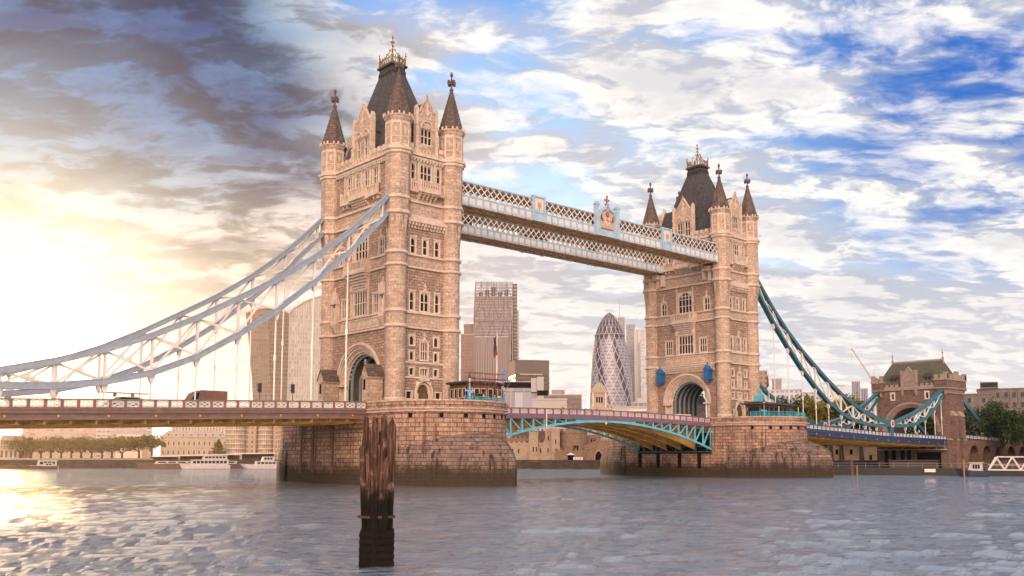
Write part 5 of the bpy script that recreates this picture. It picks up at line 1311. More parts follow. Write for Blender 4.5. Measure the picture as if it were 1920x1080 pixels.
# ------------------------------------------------------------------ river, ground, banks
CX, CY = -127.7, -126.3
def water_mat():
    m, t = newmat("river water"); b = t.n('ShaderNodeBsdfPrincipled')
    b.inputs['Base Color'].default_value = (.08, .10, .115, 1); b.inputs['Roughness'].default_value = .05
    b.inputs['IOR'].default_value = 2.9; b.inputs['Specular IOR Level'].default_value = 1.0
    tc = t.n('ShaderNodeTexCoord'); P = tc.outputs['Object']
    x, y, z = t.sep(P)
    Q = t.comb(x*cos(YAW)*1.0 - y*sin(YAW)*1.0, x*sin(YAW)*1.9 + y*cos(YAW)*1.9, 0.0)
    w1 = t.noise(Q, .22, 4, .6, .5); w2 = t.noise(Q, 1.15, 5, .62, .7); w3 = t.noise(Q, 5.0, 3, .6, .3)
    h = w1*1.1 + w2*.75 + w3*.20
    gust = t.noise(Q, .018, 3, .5)
    bp = t.n('ShaderNodeBump'); bp.inputs['Distance'].default_value = .42
    t.link(t.ss(gust, .3, .7, .55, 1.0), bp.inputs['Strength'])
    t.link(h, bp.inputs['Height']); t.link(bp.outputs[0], b.inputs['Normal'])
    return finish(t, b, m)
wm = MB()
def wave(x, y, r):
    if r > 260: return 0
    a = .17*max(0, 1-r/260)
    u = x*cos(YAW)-y*sin(YAW); v = x*sin(YAW)+y*cos(YAW)
    q = mnoise.noise(Vector((u*.11, v*.16, 3.0)))*1.6
    h = mnoise.noise(Vector((u*.22+q, v*.55+q, 0)))+.55*mnoise.noise(Vector((u*.6-q, v*1.35, 9)))+.3*mnoise.noise(Vector((u*1.5, v*3.1+q, 5)))
    return a*h
rad = [6, 10, 14]; 
while rad[-1] < 260: rad.append(rad[-1]*1.016+.02)
rad += [300, 400, 600, 1000, 1600, 2500]
angs = [YAW-.66+1.32*k/300 for k in range(301)]; angs = [YAW-pi+k*(pi-.66)/14 for k in range(14)]+angs+[YAW+.66+(k+1)*(pi-.66)/14 for k in range(14)]
V = []; F = []; na = len(angs)
for r_ in rad:
    for a in angs:
        x, y = CX+r_*sin(a), CY+r_*cos(a); fade = 1 if abs(a-YAW) < .66 else 0
        V.append((x, y, wave(x, y, r_)*fade))
for i in range(len(rad)-1):
    for j in range(na-1): F.append((i*na+j, i*na+j+1, (i+1)*na+j+1, (i+1)*na+j))
F.append(tuple(range(na-1, -1, -1)))
me = bpy.data.meshes.new("river_water"); me.from_pydata(V, [], F); me.materials.append(water_mat()); me.polygons.foreach_set('use_smooth', [True]*len(F)); me.update()
wo_ = bpy.data.objects.new("river_water", me); COL.objects.link(wo_); tag(wo_, "wind rippled silver grey river water", kind="structure")

BANK = [(700, -2000), (300, -420), (185, -110), (156, -45), (149.6, -10.4), (149.6, 10.4), (131, 26), (118, 62), (106, 89), (92.6, 119), (70, 146), (31.7, 180), (-2, 213), (-39, 235), (-140, 290), (-500, 400), (-2200, 560)]
gm = MB(); gm.face([(x, y, 2.9) for x, y in BANK] + [(-2200, 2300, 2.9), (2300, 2300, 2.9), (2300, -2000, 2.9)])
put("ground", gm, plain("paved quay ground", (.16, .13, .10), .9, 0, .3, 0, .05), None, None, None, "structure")
qm = MB()
qm.loft([[(x, y, -1) for x, y in BANK], [(x, y, 2.95) for x, y in BANK]], closed=False)
put("quay", qm, M_quay, None, None, None, "structure")
# dark muddy foreshore left of the gatehouse
fm = MB(); A_ = [(137.8, -9), (129, 27), (117, 60), (104, 88)]; B_ = [(108, -14), (101, 6), (101, 40), (97, 84)]
for i in range(3): fm.face([(*B_[i], -.15), (*B_[i+1], -.15), (*A_[i+1], 1.7), (*A_[i], 1.7)])
put("foreshore", fm, plain("wet mud", (.045, .03, .02), .7, 0, .4, .05, .4), None, None, None, "structure")

def leaf_mat(name, a, b_):
    m, t = newmat(name); b = t.n('ShaderNodeBsdfPrincipled'); b.inputs['Roughness'].default_value = .7
    tc = t.n('ShaderNodeTexCoord'); g = t.n('ShaderNodeNewGeometry')
    n = t.noise(tc.outputs['Object'], .35, 3, .6); n2 = t.noise(tc.outputs['Object'], 2.5, 2, .6)
    t.link(t.mix(t.ss(n*.6+n2*.4, .38, .62), a, b_), b.inputs['Base Color'])
    tr = t.n('ShaderNodeBsdfTranslucent'); t.link(t.mix(.5, a, tuple(x*1.6 for x in b_)), tr.inputs[0])
    ms = t.n('ShaderNodeMixShader'); ms.inputs[0].default_value = .35; t.link(b.outputs[0], ms.inputs[1]); t.link(tr.outputs[0], ms.inputs[2])
    return finish(t, ms, m)
L_green = leaf_mat("plane tree leaves", (.014, .032, .006), (.050, .085, .014))
L_gold = leaf_mat("yellow green leaves", (.10, .105, .012), (.32, .26, .03))
L_far = leaf_mat("distant leaves", (.08, .075, .02), (.19, .15, .04))
M_bark = plain("bark", (.06, .045, .035), .9, 0, .3)
def tree_meshes(name, h, r, trunk, seed, lm, leaf=.55, nleaf=3000, spread=1.0):
    rnd = random.Random(seed); T = empty(name, (0, 0, 0)); cz = trunk+(h-trunk)*.5; rz = (h-trunk)*.5
    lobes = []
    for k in range(34):
        a = rnd.uniform(0, 2*pi); e = rnd.uniform(-.75, 1); q = rnd.uniform(.35, .88); c = sqrt(max(0, 1-e*e*.8))
        lobes.append((r*q*c*cos(a)*spread, r*q*c*sin(a)*spread, cz+rz*e*q*.95, rnd.uniform(.18, .36)*r))
    tk = MB(); tk.tube((0, 0, -.5), (.1, 0, trunk*1.1), r*.075+.12, r*.05+.08, 8)
    for k in range(9):
        l = lobes[k*3]; tk.tube((.1, 0, trunk*rnd.uniform(.75, 1.1)), (l[0]*.85, l[1]*.85, l[2]-.3), r*.03+.06, .05, 5)
    tk.build("trunk", M_bark, T)
    cr_ = MB()
    for k in range(nleaf):
        l = lobes[rnd.randrange(len(lobes))]
        while True:
            d = Vector((rnd.gauss(0, 1), rnd.gauss(0, 1), rnd.gauss(0, 1)))
            if d.length > .1: break
        d.normalize(); q = l[3]*(rnd.random()**.35)*1.08; c = Vector(l[:3])+d*q
        if rnd.random() < .04: c += d*leaf*1.5
        nrm = (d+Vector((rnd.gauss(0, .6), rnd.gauss(0, .6), rnd.gauss(0, .6)+.3))).normalized(); a = nrm.orthogonal().normalized(); b = nrm.cross(a); s = leaf*rnd.uniform(.5, 1.15)
        ph = rnd.uniform(0, pi); a2 = a*cos(ph)+b*sin(ph); b2 = b*cos(ph)-a*sin(ph)
        cr_.face([tuple(c+a2*s*.6), tuple(c+b2*s*.45), tuple(c-a2*s*.6), tuple(c-b2*s*.45)], [(0, 0)]*4)
    cr_.build("crown", lm, T)
    return T
protos = {'g': tree_meshes("leafy_tree", 20, 8.5, 4, 3, L_green, .75, 4200), 'g2': tree_meshes("leafy_tree", 18, 8, 4, 11, L_green, .7, 4200), 'y': tree_meshes("golden_tree", 20, 8, 4, 5, L_gold, .75, 4200),
          'f': tree_meshes("plane_tree", 14, 6.6, 3.6, 8, L_far, .85, 2200), 'f2': tree_meshes("plane_tree", 14, 6.8, 3.4, 21, L_far, .85, 2200)}
used = {}
def tree(k, x, y, h, label, group, z=2.9, wide=1.0):
    p = protos[k]; h0 = {'g': 20, 'g2': 18, 'y': 20, 'f': 14, 'f2': 14}[k]
    o = copy_tree(p) if used.get(k) else p; used[k] = 1
    s = h/h0; o.location = (x, y, z); o.scale = (s*wide, s*wide, s); o.rotation_euler = (0, 0, random.uniform(0, 6.28))
    return tag(o, label, "tree", group)
G1 = "trees on the right bank behind the bridge"
tree('g', 152.6, 47.9, 21.5, "green tree showing just right of the farther pier's cabin", G1)
tree('y', 159.1, 43.0, 23, "golden green tree behind the far chain of the right span", G1)
tree('y', 164.5, 36.5, 22.5, "golden tree with the widest crown, under the right long chain", G1, 2.9, 1.1)
tree('g2', 163, 28.6, 19.5, "dark green tree left of the gatehouse, behind the crossing chains", G1)
tree('g', 176, 24, 17, "dark tree seen through the left part of the gatehouse arch", G1)
tree('g2', 180, 12, 17.5, "dark tree seen through the right part of the gatehouse arch", G1)
tree('g', 176.0, -5.5, 18.5, "rounded green tree just right of the gatehouse backstay chain", G1)
tree('g2', 165.5, -13.6, 16.5, "full dark tree below the grey office block", G1)
tree('g', 166.5, -22.5, 17, "large dark tree at the picture's right edge", G1, 2.9, 1.1)
tree('g2', 153.5, -24.5, 10.5, "lower dark bushy tree above the white gangway", G1)
tree('g', 184, -20.0, 13.5, "dark tree behind, between the two big right hand trees", G1)
tree('g2', 134.2, 22.5, 10.5, "thick trunked riverside tree left of the gatehouse under the right span", G1, 2.9, .9)
tree('g', 139, 62, 14, "dark tree below deck level behind the farther pier", G1)
lx = [(49.7, 550.8, 12.9), (55.5, 549.3, 11.6), (61.3, 547.7, 10.6), (66.9, 546.1, 13.1), (72.8, 544.4, 11.7), (78.7, 542.6, 10.6), (84.4, 540.8, 13.2), (90.4, 538.9, 12.0), (96.4, 536.9, 10.8), (102.2, 534.9, 13.4), (108.3, 532.7, 12.2), (114.8, 519.7, 13.4)]
ords = ["first", "second", "third", "fourth", "fifth", "sixth", "seventh", "eighth", "ninth", "tenth", "eleventh", "last"]
for i, (x, y, h) in enumerate(lx): tree('f' if i % 2 else 'f2', x, y, h+2.2, "golden plane tree in the left bank row, %s from the left" % ords[i], "row of plane trees on the left bank", 2.9, 1.3)
tree('f', 118.6, 507.5, 16.9, "tallest plane tree, right end of the left bank row", "row of plane trees on the left bank", 2.9, 1.15)
# conifer like tree by the classical building
T = empty("pointed_tree", (161.8, 500, 2.9)); tag(T, "dark pointed tree between the classical building and the curved flats", "tree")
rnd = random.Random(4); m = MB(); m.tube((0, 0, 0), (0, 0, 11), .5, .1, 6); m.build("trunk", M_bark, T); m = MB()
for k in range(1500):
    z = rnd.uniform(.5, 13); rr = (13.4-z)*.62*rnd.uniform(.5, 1)*(1+.25*sin(z*3)); a = rnd.uniform(0, 6.28); c = Vector((rr*cos(a), rr*sin(a), z)); s = .8
    d1 = Vector((cos(a), sin(a), -.5))*s; d2 = Vector((-sin(a), cos(a), rnd.uniform(-.5, .5)))*s*.4
    m.face([tuple(c+d1), tuple(c+d2), tuple(c-d1), tuple(c-d2)], [(0, 0)]*4)
m.build("crown", L_far, T)

# ------------------------------------------------------------------ city buildings
def bldg(name, loc, rot, label, cat="building", group=None):
    T = empty(name, (loc[0], loc[1], 2.9), radians(rot)); return tag(T, label, cat, group)
def simple_block(name, cx, cy, w, d, rot, ztop, fac, roofmat, label, cat="building", plant=True, fins=0, finm=None):
    T = bldg(name, (cx, cy), rot, label, cat); h = ztop-2.9
    b = MB(); b.box(-w/2, w/2, 0, d, -2, h); b.build("walls", fac, T)
    r = MB(); r.box(-w/2-.2, w/2+.2, -.2, d+.2, h, h+.8)
    if plant: r.box(-w*.3, w*.25, d*.3, d*.7, h+.8, h+3.2)
    r.build("roof", roofmat, T)
    if fins:
        f = MB()
        for k in range(fins+1): x = -w/2+w*k/fins; f.box(x-.25, x+.25, -.6, -.01, 0, h)
        nd = max(2, int(d/w*fins))
        for k in range(nd+1): y = d*k/nd; f.box(-w/2-.6, -w/2-.01, y-.25, y+.25, 0, h); f.box(w/2+.01, w/2+.6, y-.25, y+.25, 0, h)
        f.build("facade_fins", finm, T)
    return T
M_conc = plain("pale concrete", (.42, .38, .35), .8, 0, .1, 0, .1)
F_dark = facade("dark curtain wall", (.10, .07, .065), (.035, .028, .03), 3.0, 4.0, .86, .62)
F_grey = facade("grey curtain wall", (.30, .26, .25), (.16, .15, .16), 3.2, 4.0, .72, .66)
F_pale = facade("pale banded facade", (.50, .44, .40), (.20, .18, .18), 4.0, 3.8, .8, .5)
F_strip = facade("vertical striped facade", (.32, .24, .22), (.10, .075, .075), 2.6, 60, .55, 1.0)
F_brick = facade("brick flats facade", (.32, .20, .16), (.09, .08, .08), 3.0, 3.2, .45, .5)
# wedge shaped tower
T = bldg("wedge_tower", (624.0+14, 743.7+18), -40.8, "tall wedge shaped glass tower with a sloping left front and open steel top", "skyscraper")
w = 46; hh = 220; b = MB()
S0 = lambda z: 40*(1-z/hh)                          # how far the raked face stands forward
lo = [(-w/2-9, -S0(0), 0), (w/2-5, -S0(0), 0), (w/2, 12, 0), (-w/2, 12, 0)]
mid = [(-w/2-9*(1-200/hh), -S0(200), 200), (w/2-5*(1-200/hh), -S0(200), 200), (w/2, 12, 200), (-w/2, 12, 200)]
b.hexa(lo, mid); b.build("glass_body", facade("raked glass floors", (.15, .11, .115), (.08, .06, .07), 6.0, 4.0, .9, .66, .25), T)
g = MB()
for z0, z1 in ((0, 28), (28, 56), (56, 84), (84, 112), (112, 140), (140, 168), (168, 196), (196, 216)):
    P = lambda f, z: (-w/2-9*(1-z/hh)+f*(w+4*(1-z/hh)), -S0(z)-.5, z)
    for q in range(3): g.bar(P(q/3, z0), P((q+.5)/3, z1), .5); g.bar(P((q+1)/3, z0), P((q+.5)/3, z1), .5)
    g.bar(P(0, z1), P(1, z1), .9)
for q in range(7): P = lambda f, z: (-w/2-9*(1-z/hh)+f*(w+4*(1-z/hh)), -S0(z)-.5, z); g.bar(P(q/6, 168), P(q/6, 219), .7)
g.build("diagonal_frame", plain("dull red steel", (.24, .17, .17), .5, .2), T)
g = MB()
for z in range(198, 221, 4):
    for y in (-S0(z)+.2, 12): g.bar((-w/2, y, z), (w/2, y, z), .6)
    for x in (-w/2, 0, w/2): g.bar((x, -S0(z), z), (x, 12, z), .6)
for k in range(8): g.bar((-w/2+k*w/7, 12, 198), (-w/2+k*w/7, 12, 220), .6)
for k in range(5): g.box(-w/2+4+k*8, -w/2+9+k*8, 2, 9, 200, 206+(k % 3)*3)
g.build("open_top_frame", plain("dark steel", (.13, .08, .08), .6, .2), T)
g = MB(); g.box(w/2+.3, w/2+6, 4, 16, 0, 217)
g.build("service_core", facade("laddered core", (.13, .09, .085), (.30, .24, .22), 2.2, 4.5, .5, .35), T)
g = MB(); g.box(w/2+6.1, w/2+8.5, 8, 16, 0, 184); g.build("lift_shaft", F_pale, T)
simple_block("striped_tower", 523.1, 632.8, 36, 22, -40.6, 130, F_strip, M_conc, "striped pale office tower standing before the wedge shaped tower", "skyscraper", False, 14, plain("dark fins", (.2, .13, .12), .6))
simple_block("brown_tower", 599.1, 764.9, 17, 22, -39.2, 152, facade("brown fins", (.20, .12, .095), (.10, .065, .055), 2.2, 4, .5, .8), M_conc, "narrow brown tower left of the wedge shaped tower", "skyscraper", False)
simple_block("brown_tower_core", 616, 783, 14, 20, -39.3, 168, facade("brown fins", (.20, .12, .095), (.10, .065, .055), 2.2, 4, .5, .8), M_conc, "taller brown core rising behind the narrow brown tower", "skyscraper", False)
T = simple_block("dark_office_block", 489.0, 533, 33, 33, -31, 95, facade("dark bands block", (.12, .085, .08), (.06, .045, .045), 3.2, 4.2, .9, .55), plain("dark plant screen", (.13, .10, .095), .8), "dark square office block with a pale striped right side", "office", False)
r = MB(); r.box(-16.6, 16.6, -.1, 33.1, 79.5, 92.2); r.build("plant_screen", plain("dark plant screen", (.13, .10, .095), .8), T)
r = MB()
for k in range(15): r.box(16.7, 17.2, .5, 32.5, 14+k*4.3, 16.6+k*4.3)
r.build("pale_side_bands", M_cream, T)
r = MB(); [r.box(-12+k*1.5, -11.2+k*1.5, -.35, -.12, 79.0, 79.6) for k in range(15)]; r.build("lit_windows", plain("warm strip light", (.8, .6, .3), .5, emit=(1, .75, .35, .35)), T)
# bullet shaped tower
T = bldg("bullet_tower", (709.3+8, 632.9+8), 0, "bullet shaped glass tower wrapped in spiralling dark and light diamonds", "skyscraper")
m, t = newmat("diamond lattice glass"); bsd = t.n('ShaderNodeBsdfPrincipled'); uv = t.n('ShaderNodeUVMap'); u, v, _ = t.sep(uv.outputs[0])
per = 27.5*2*pi
ua = u/per; va = v/175.0
f1 = t.math('FRACT', ua*18.0+va*9.0*1.15); f2 = t.math('FRACT', ua*18.0-va*9.0*1.15)
l1 = t.math('LESS_THAN', t.math('ABSOLUTE', f1-.5), .07); l2 = t.math('LESS_THAN', t.math('ABSOLUTE', f2-.5), .07)
sp_ = t.math('FRACT', ua*6.0+va*1.55); dkb = t.math('LESS_THAN', sp_, .27)
fl = t.math('LESS_THAN', t.math('FRACT', v/4.15), .28)
cap = t.math('GREATER_THAN', v, 140.0)
gcol = t.mix(fl, (.27, .26, .30), (.12, .10, .13))
gcol = t.mix(t.math('MAXIMUM', dkb, cap), gcol, t.mix(fl, (.05, .032, .045), (.09, .065, .08)))
gcol = t.mix(t.math('MAXIMUM', l1, l2), gcol, (.38, .36, .38))
t.link(gcol, bsd.inputs['Base Color']); bsd.inputs['Roughness'].default_value = .28; M_gherk = finish(t, bsd, m)
prof = [(24, 0), (26, 20), (27.3, 45), (27.4, 60), (26.8, 75), (25.8, 90), (24, 108), (21.5, 126), (18.3, 142), (17.6, 146), (17.2, 146.5), (15.2, 153), (12.2, 160), (9, 166), (5.5, 170.6), (2.5, 173.2), (.05, 174.3)]
b = MB(); b.sm = True; b.lathe(prof, 48); b.build("glass_shell", M_gherk, T, weld=True)
b = MB()
for z, rr in ((146, 17.9),): b.lathe([(rr, z), (rr+.5, z+.3), (rr, z+1)], 48, cap=False)
b.build("ring_beam", M_conc, T)
simple_block("mast_tower", 860.0, 748.0, 9, 12, -48.5, 196, F_grey, M_conc, "grey tower with a thin mast peeping out behind the bullet tower", "skyscraper", False)
m = MB(); m.tube((0, 0, 0), (0, 0, 26), .5, .2, 6); put("roof_mast", m, M_conc, "thin white mast above the tower behind the bullet tower", "mast", None, None, (858, 749, 196))
simple_block("stepped_tower", 855, 727, 12, 14, -49, 184, F_grey, M_conc, "grey brown tower stepping up just behind the bullet tower's right shoulder", "skyscraper", False)
simple_block("slab_tower", 829, 688, 16, 20, -49.2, 170, facade("pale vertical slab", (.46, .42, .41), (.30, .28, .29), 2.5, 70, .5, 1), M_conc, "pale slab tower right of the bullet tower", "skyscraper", False)
simple_block("grid_tower", 826, 671, 22, 20, -49.7, 155, facade("pale glass grid", (.52, .49, .48), (.30, .31, .34), 3.0, 3.9, .75, .72), M_conc, "pale glass grid tower against the farther bridge tower", "skyscraper", False)
# flared tower with a curved crown
T = bldg("flared_tower", (303, 664), 0, "bulging tower that widens upwards to a curved crown, left of the nearer bridge tower", "skyscraper")
def flare(z):
    q = (z/150.0); s = 1.0+.0*q; k = .72+.05*q+.29*q*q
    return k
b = MB(); e1 = (-.888, .46); e2 = (.866, -.5); nrm = (.46, .888)     # along the left face, along the right face, away from the river
def corner(z):
    k = flare(z)
    L = (e1[0]*40*k, e1[1]*40*k); C0 = (0-nrm[0]*3*(k-.72)*3, 0-nrm[1]*3*(k-.72)*3); Rr = (e2[0]*52, e2[1]*52)
    return [C0, (C0[0]+L[0]*.5+.8*nrm[0]*-3, C0[1]+L[1]*.5-.8*nrm[1]*3), (C0[0]+L[0], C0[1]+L[1]), (C0[0]+L[0]+nrm[0]*45, C0[1]+L[1]+nrm[1]*45), (Rr[0]+nrm[0]*45, Rr[1]+nrm[1]*45), (C0[0]+Rr[0], C0[1]+Rr[1])]
zs = [0, 25, 50, 70, 90, 105, 120, 130]
rg = [[(p[0], p[1], z) for p in corner(z)] for z in zs]
b.m = 0
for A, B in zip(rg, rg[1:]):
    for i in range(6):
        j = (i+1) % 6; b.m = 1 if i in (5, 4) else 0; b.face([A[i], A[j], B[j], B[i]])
# curved crown: rises along both faces
top = rg[-1]; n = 12
def crown(f): return 130+8.5*sin(pi*min(1, f*.95+.05))**.7
P0, P2, P5 = top[0], top[2], top[5]
for k in range(n):
    f0, f1 = k/n, (k+1)/n
    for (A, B, hA, mi) in ((P2, P0, lambda f: 133+5*sin(pi*f)**.8-1*(1-f), 0), (P0, P5, lambda f: 134+18*sin(pi*.5*min(1, f*1.3))**.75, 1)):
        p = lambda f: (A[0]+(B[0]-A[0])*f, A[1]+(B[1]-A[1])*f)
        q = lambda f: (p(f)[0]+nrm[0]*42, p(f)[1]+nrm[1]*42)
        b.m = mi; b.face([(*p(f0), 130), (*p(f1), 130), (*p(f1), hA(f1)), (*p(f0), hA(f0))]); b.face([(*p(f0), hA(f0)), (*p(f1), hA(f1)), (*q(f1), hA(f1)-2), (*q(f0), hA(f0)-2)])
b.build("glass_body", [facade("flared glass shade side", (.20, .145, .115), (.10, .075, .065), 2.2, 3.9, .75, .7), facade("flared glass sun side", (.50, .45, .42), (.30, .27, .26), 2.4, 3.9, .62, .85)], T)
f = MB()
for k in range(24):
    q = k/23
    pts = [(r_[0][0]+(r_[5][0]-r_[0][0])*q-nrm[0]*.5, r_[0][1]+(r_[5][1]-r_[0][1])*q-nrm[1]*.5, r_[0][2]) for r_ in rg] + [(P0[0]+(P5[0]-P0[0])*q-nrm[0]*.5, P0[1]+(P5[1]-P0[1])*q-nrm[1]*.5, 134+18*sin(pi*.5*min(1, q*1.3))**.75)]
    for a, c in zip(pts, pts[1:]): f.bar(a, c, .55)
f.build("facade_fins", M_conc, T)
f = MB()
edge = [(r_[0][0]-nrm[0]*.7, r_[0][1]-nrm[1]*.7, r_[0][2]) for r_ in rg] + [(P0[0], P0[1]-.6, 134)]
for a, c in zip(edge, edge[1:]): f.bar(a, c, 1.3)
pr_ = None
for k in range(n+1):
    q = k/n; p = (P0[0]+(P5[0]-P0[0])*q-nrm[0]*.6, P0[1]+(P5[1]-P0[1])*q-nrm[1]*.6, 134+18*sin(pi*.5*min(1, q*1.3))**.75)
    if pr_: f.bar(pr_, p, 1.2)
    pr_ = p
pr_ = None
for k in range(n+1):
    q = k/n; p = (P2[0]+(P0[0]-P2[0])*q-nrm[0]*.6, P2[1]+(P0[1]-P2[1])*q-nrm[1]*.6, 133+5*sin(pi*q)**.8-1*(1-q))
    if pr_: f.bar(pr_, p, 1.2)
    pr_ = p
f.build("edge_trim", M_conc, T)
# modern sloping glass building
T = bldg("sloping_glass_office", (196.8, 227.2), -42.5, "pale modern office with big sloping glass panels right of the nearer pier", "office")
b = MB(); b.hexa([(-13, -6, 0), (7, -6, 0), (7, 14, 0), (-13, 14, 0)], [(-13, 6, 36.0), (7, 6, 36.0), (7, 14, 36.0), (-13, 14, 36.0)]); b.build("raked_glass", facade("raked panels", (.15, .14, .145), (.20, .195, .21), 4.5, 12, .94, .95, .6), T)
b = MB(); b.box(7, 10.4, 2, 16, 0, 41.5); b.box(-13.2, 7, 12, 18, 36, 40); b.box(4, 7.2, 4, 7, 34, 41); b.build("white_frame", plain("pale grey panel", (.38, .35, .34), .6), T)
b = MB()
for k in range(5): b.box(7.0, 12.6, 1.9-.1, 2.0, 8+k*6.0, 10.6+k*6.0)
b.box(-10, 6, 7, 11, 37, 39.2); b.build("louvres", M_void, T)
b = MB()
for z in (12.5, 24.5): b.bar((-13, -6+z/3-.2, z), (7, -6+z/3-.2, z), .4)
for x in (-13, -6.3, .3, 7): b.bar((x, -6.2, 0), (x, 5.8, 36), .35)
b.build("glazing_bars", M_conc, T)
simple_block("low_brown_block", 366.1, 369.7, 29, 14, -44.9, 49.0, facade("brown low block", (.17, .12, .11), (.09, .07, .07), 3, 3.6, .7, .45), M_conc, "low flat brown block below the dark square office", "office", False)
simple_block("glass_corner_block", 345, 378, 10, 12, -44, 58, F_pale, M_conc, "small pale glazed block left of the low brown block", "office", False)
simple_block("white_low_roof", 185.6, 196.7, 16.5, 10, -44.1, 30.6, plain("white panel roof", (.40, .36, .33), .6), M_conc, "long low white roofed building just above the lifting span", "building", False)
simple_block("pale_tower_behind_block", 600, 610, 14, 14, -43, 76, F_grey, M_conc, "small pale block right of the dark square office", "office", False)
# monumental classical tower
T = bldg("classical_monument", (238.7, 213.9), -47.1, "stepped classical stone tower with niche and pyramidal top before the bullet tower", "monument")
b = MB(); b.box(-6.6, 6.6, 0, 12, -2, 24.5); b.box(-7.0, 7.0, -.4, 12.4, 24.5, 25.4); b.box(-5.0, 5.0, 1.2, 11, 25.4, 27); b.box(-4.2, 4.2, 1.8, 10.4, 27, 34.6); b.box(-4.7, 4.7, 1.4, 10.8, 34.6, 35.4)
for q in range(6): s = 4.2-q*.55; b.box(-s, s, 6-s, 6+s, 35.4+q*.8, 36.2+q*.8)
b.build("tower_body", stone("portland stone", (.50, .42, .36), (.42, .35, .30), (.28, .23, .20), 1.6, .7, .03), T)
b = MB()
for sg in (-1, 1):
    for x in (6.0, 4.2): b.lathe([(.55, 8), (.5, 23.4), (.7, 23.6), (.7, 24.5)], 10, sg*x, -.3)
    b.box(sg*3.3-.4, sg*3.3+.4, 1.4, 1.9, 27, 34.6)
b.prism([(2.4*cos(pi*k/12), 20+2.4*sin(pi*k/12)) for k in range(13)]+[(1.9*cos(pi*k/12), 20+1.9*sin(pi*k/12)) for k in range(12, -1, -1)], -.3, .1)
b.build("columns", M_frame, T)
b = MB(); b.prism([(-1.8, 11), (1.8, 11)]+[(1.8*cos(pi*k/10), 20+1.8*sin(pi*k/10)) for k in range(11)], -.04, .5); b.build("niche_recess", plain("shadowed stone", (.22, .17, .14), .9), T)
for k in (-1, 0, 1): b = MB(); b.box(k*1.3-.4, k*1.3+.4, 1.74, 1.79, 29.4, 32.4); b.build("window", M_void, T)
b = MB(); b.lathe([(.7, 11), (.8, 13), (.5, 15.5), (.75, 17), (.3, 18.3), (.35, 19), (.05, 19.6)], 8, 0, -.2); b.build("niche_statue", M_frame, T)
simple_block("pale_terrace_block", 211.8, 169.0, 17, 9, -49, 26.8, F_pale, M_conc, "low pale terrace building between the bullet tower and the farther bridge tower", "building", False)
simple_block("brown_low_office", 262, 236, 16, 12, -48, 30, F_dark, M_conc, "brown low office at the foot of the bullet tower", "office", True)
simple_block("grey_low_office", 284, 222, 12, 12, -48, 34, F_grey, M_conc, "grey low office right of the brown one below the bullet tower", "office", True)
# round topped pavilion
T = bldg("round_pavilion", (196, 150), -48, "round cream pavilion with flat white rim roof left of the farther bridge tower", "pavilion")
b = MB(); b.lathe([(4.2, 0), (4.2, 20.2)], 20); b.build("drum", M_cream, T); b = MB(); b.lathe([(4.4, 20.2), (6.2, 20.9), (6.2, 21.5), (4, 22.1)], 24); b.build("roof", M_white, T)
for k in range(10): a = pi+pi*k/9; b = MB(); b.X = frame((4.22*cos(a), 4.22*sin(a), 0), (-sin(a), cos(a), 0), (cos(a), sin(a), 0)); b.box(-.35, .35, 0, .05, 14, 18.6); b.build("window", M_pane, T)

# ---- windows as parts: many copies of one mesh
def window_parts(T, X, spots, w, h, frame_m=None, pane_m=None, arch=False, sill=True, gap=.12):
    proto = None
    for (u, z) in spots:
        if proto is None:
            m = MB(); e = .14*w+.05
            m.box(-w/2-e, -w/2, -.05, gap, -.1, h+.1); m.box(w/2, w/2+e, -.05, gap, -.1, h+.1); m.box(-w/2, w/2, -.05, gap, h, h+.15); 
            if sill: m.box(-w/2-e*1.4, w/2+e*1.4, -.05, gap*1.8, -.25, -.1)
            m.m = 1; m.face([(-w/2, .03, -.1), (w/2, .03, -.1), (w/2, .03, h), (-w/2, .03, h)])
            if arch: m.m = 1; m.prism([(w/2*cos(pi*k/8), h+w/2*sin(pi*k/8)) for k in range(9)], .0, gap+.02)
            proto = m.build("window", [frame_m or M_frame, pane_m or M_pane], T); o = proto
        else:
            o = proto.copy(); COL.objects.link(o); o.parent = T
        O = X((u, 0, z)); U = Vector(X((1, 0, 0)))-Vector(X((0, 0, 0))); N = Vector(X((0, 1, 0)))-Vector(X((0, 0, 0)))
        o.matrix_local = Matrix(((U.x, N.x, 0, O[0]), (U.y, N.y, 0, O[1]), (0, 0, 1, O[2]), (0, 0, 0, 1)))
FRONT = frame((0, 0, 0), (1, 0, 0), (0, -1, 0))
def leftside(w): return frame((-w/2, 0, 0), (0, -1, 0), (-1, 0, 0))
def rightside(w): return frame((w/2, 0, 0), (0, 1, 0), (1, 0, 0))
M_port = stone("pale classical stone", (.52, .43, .35), (.44, .36, .29), (.32, .26, .21), 1.8, .8, .03)
M_proof = plain("pale slate roof", (.34, .28, .25), .7, 0, .15, 0, .2)
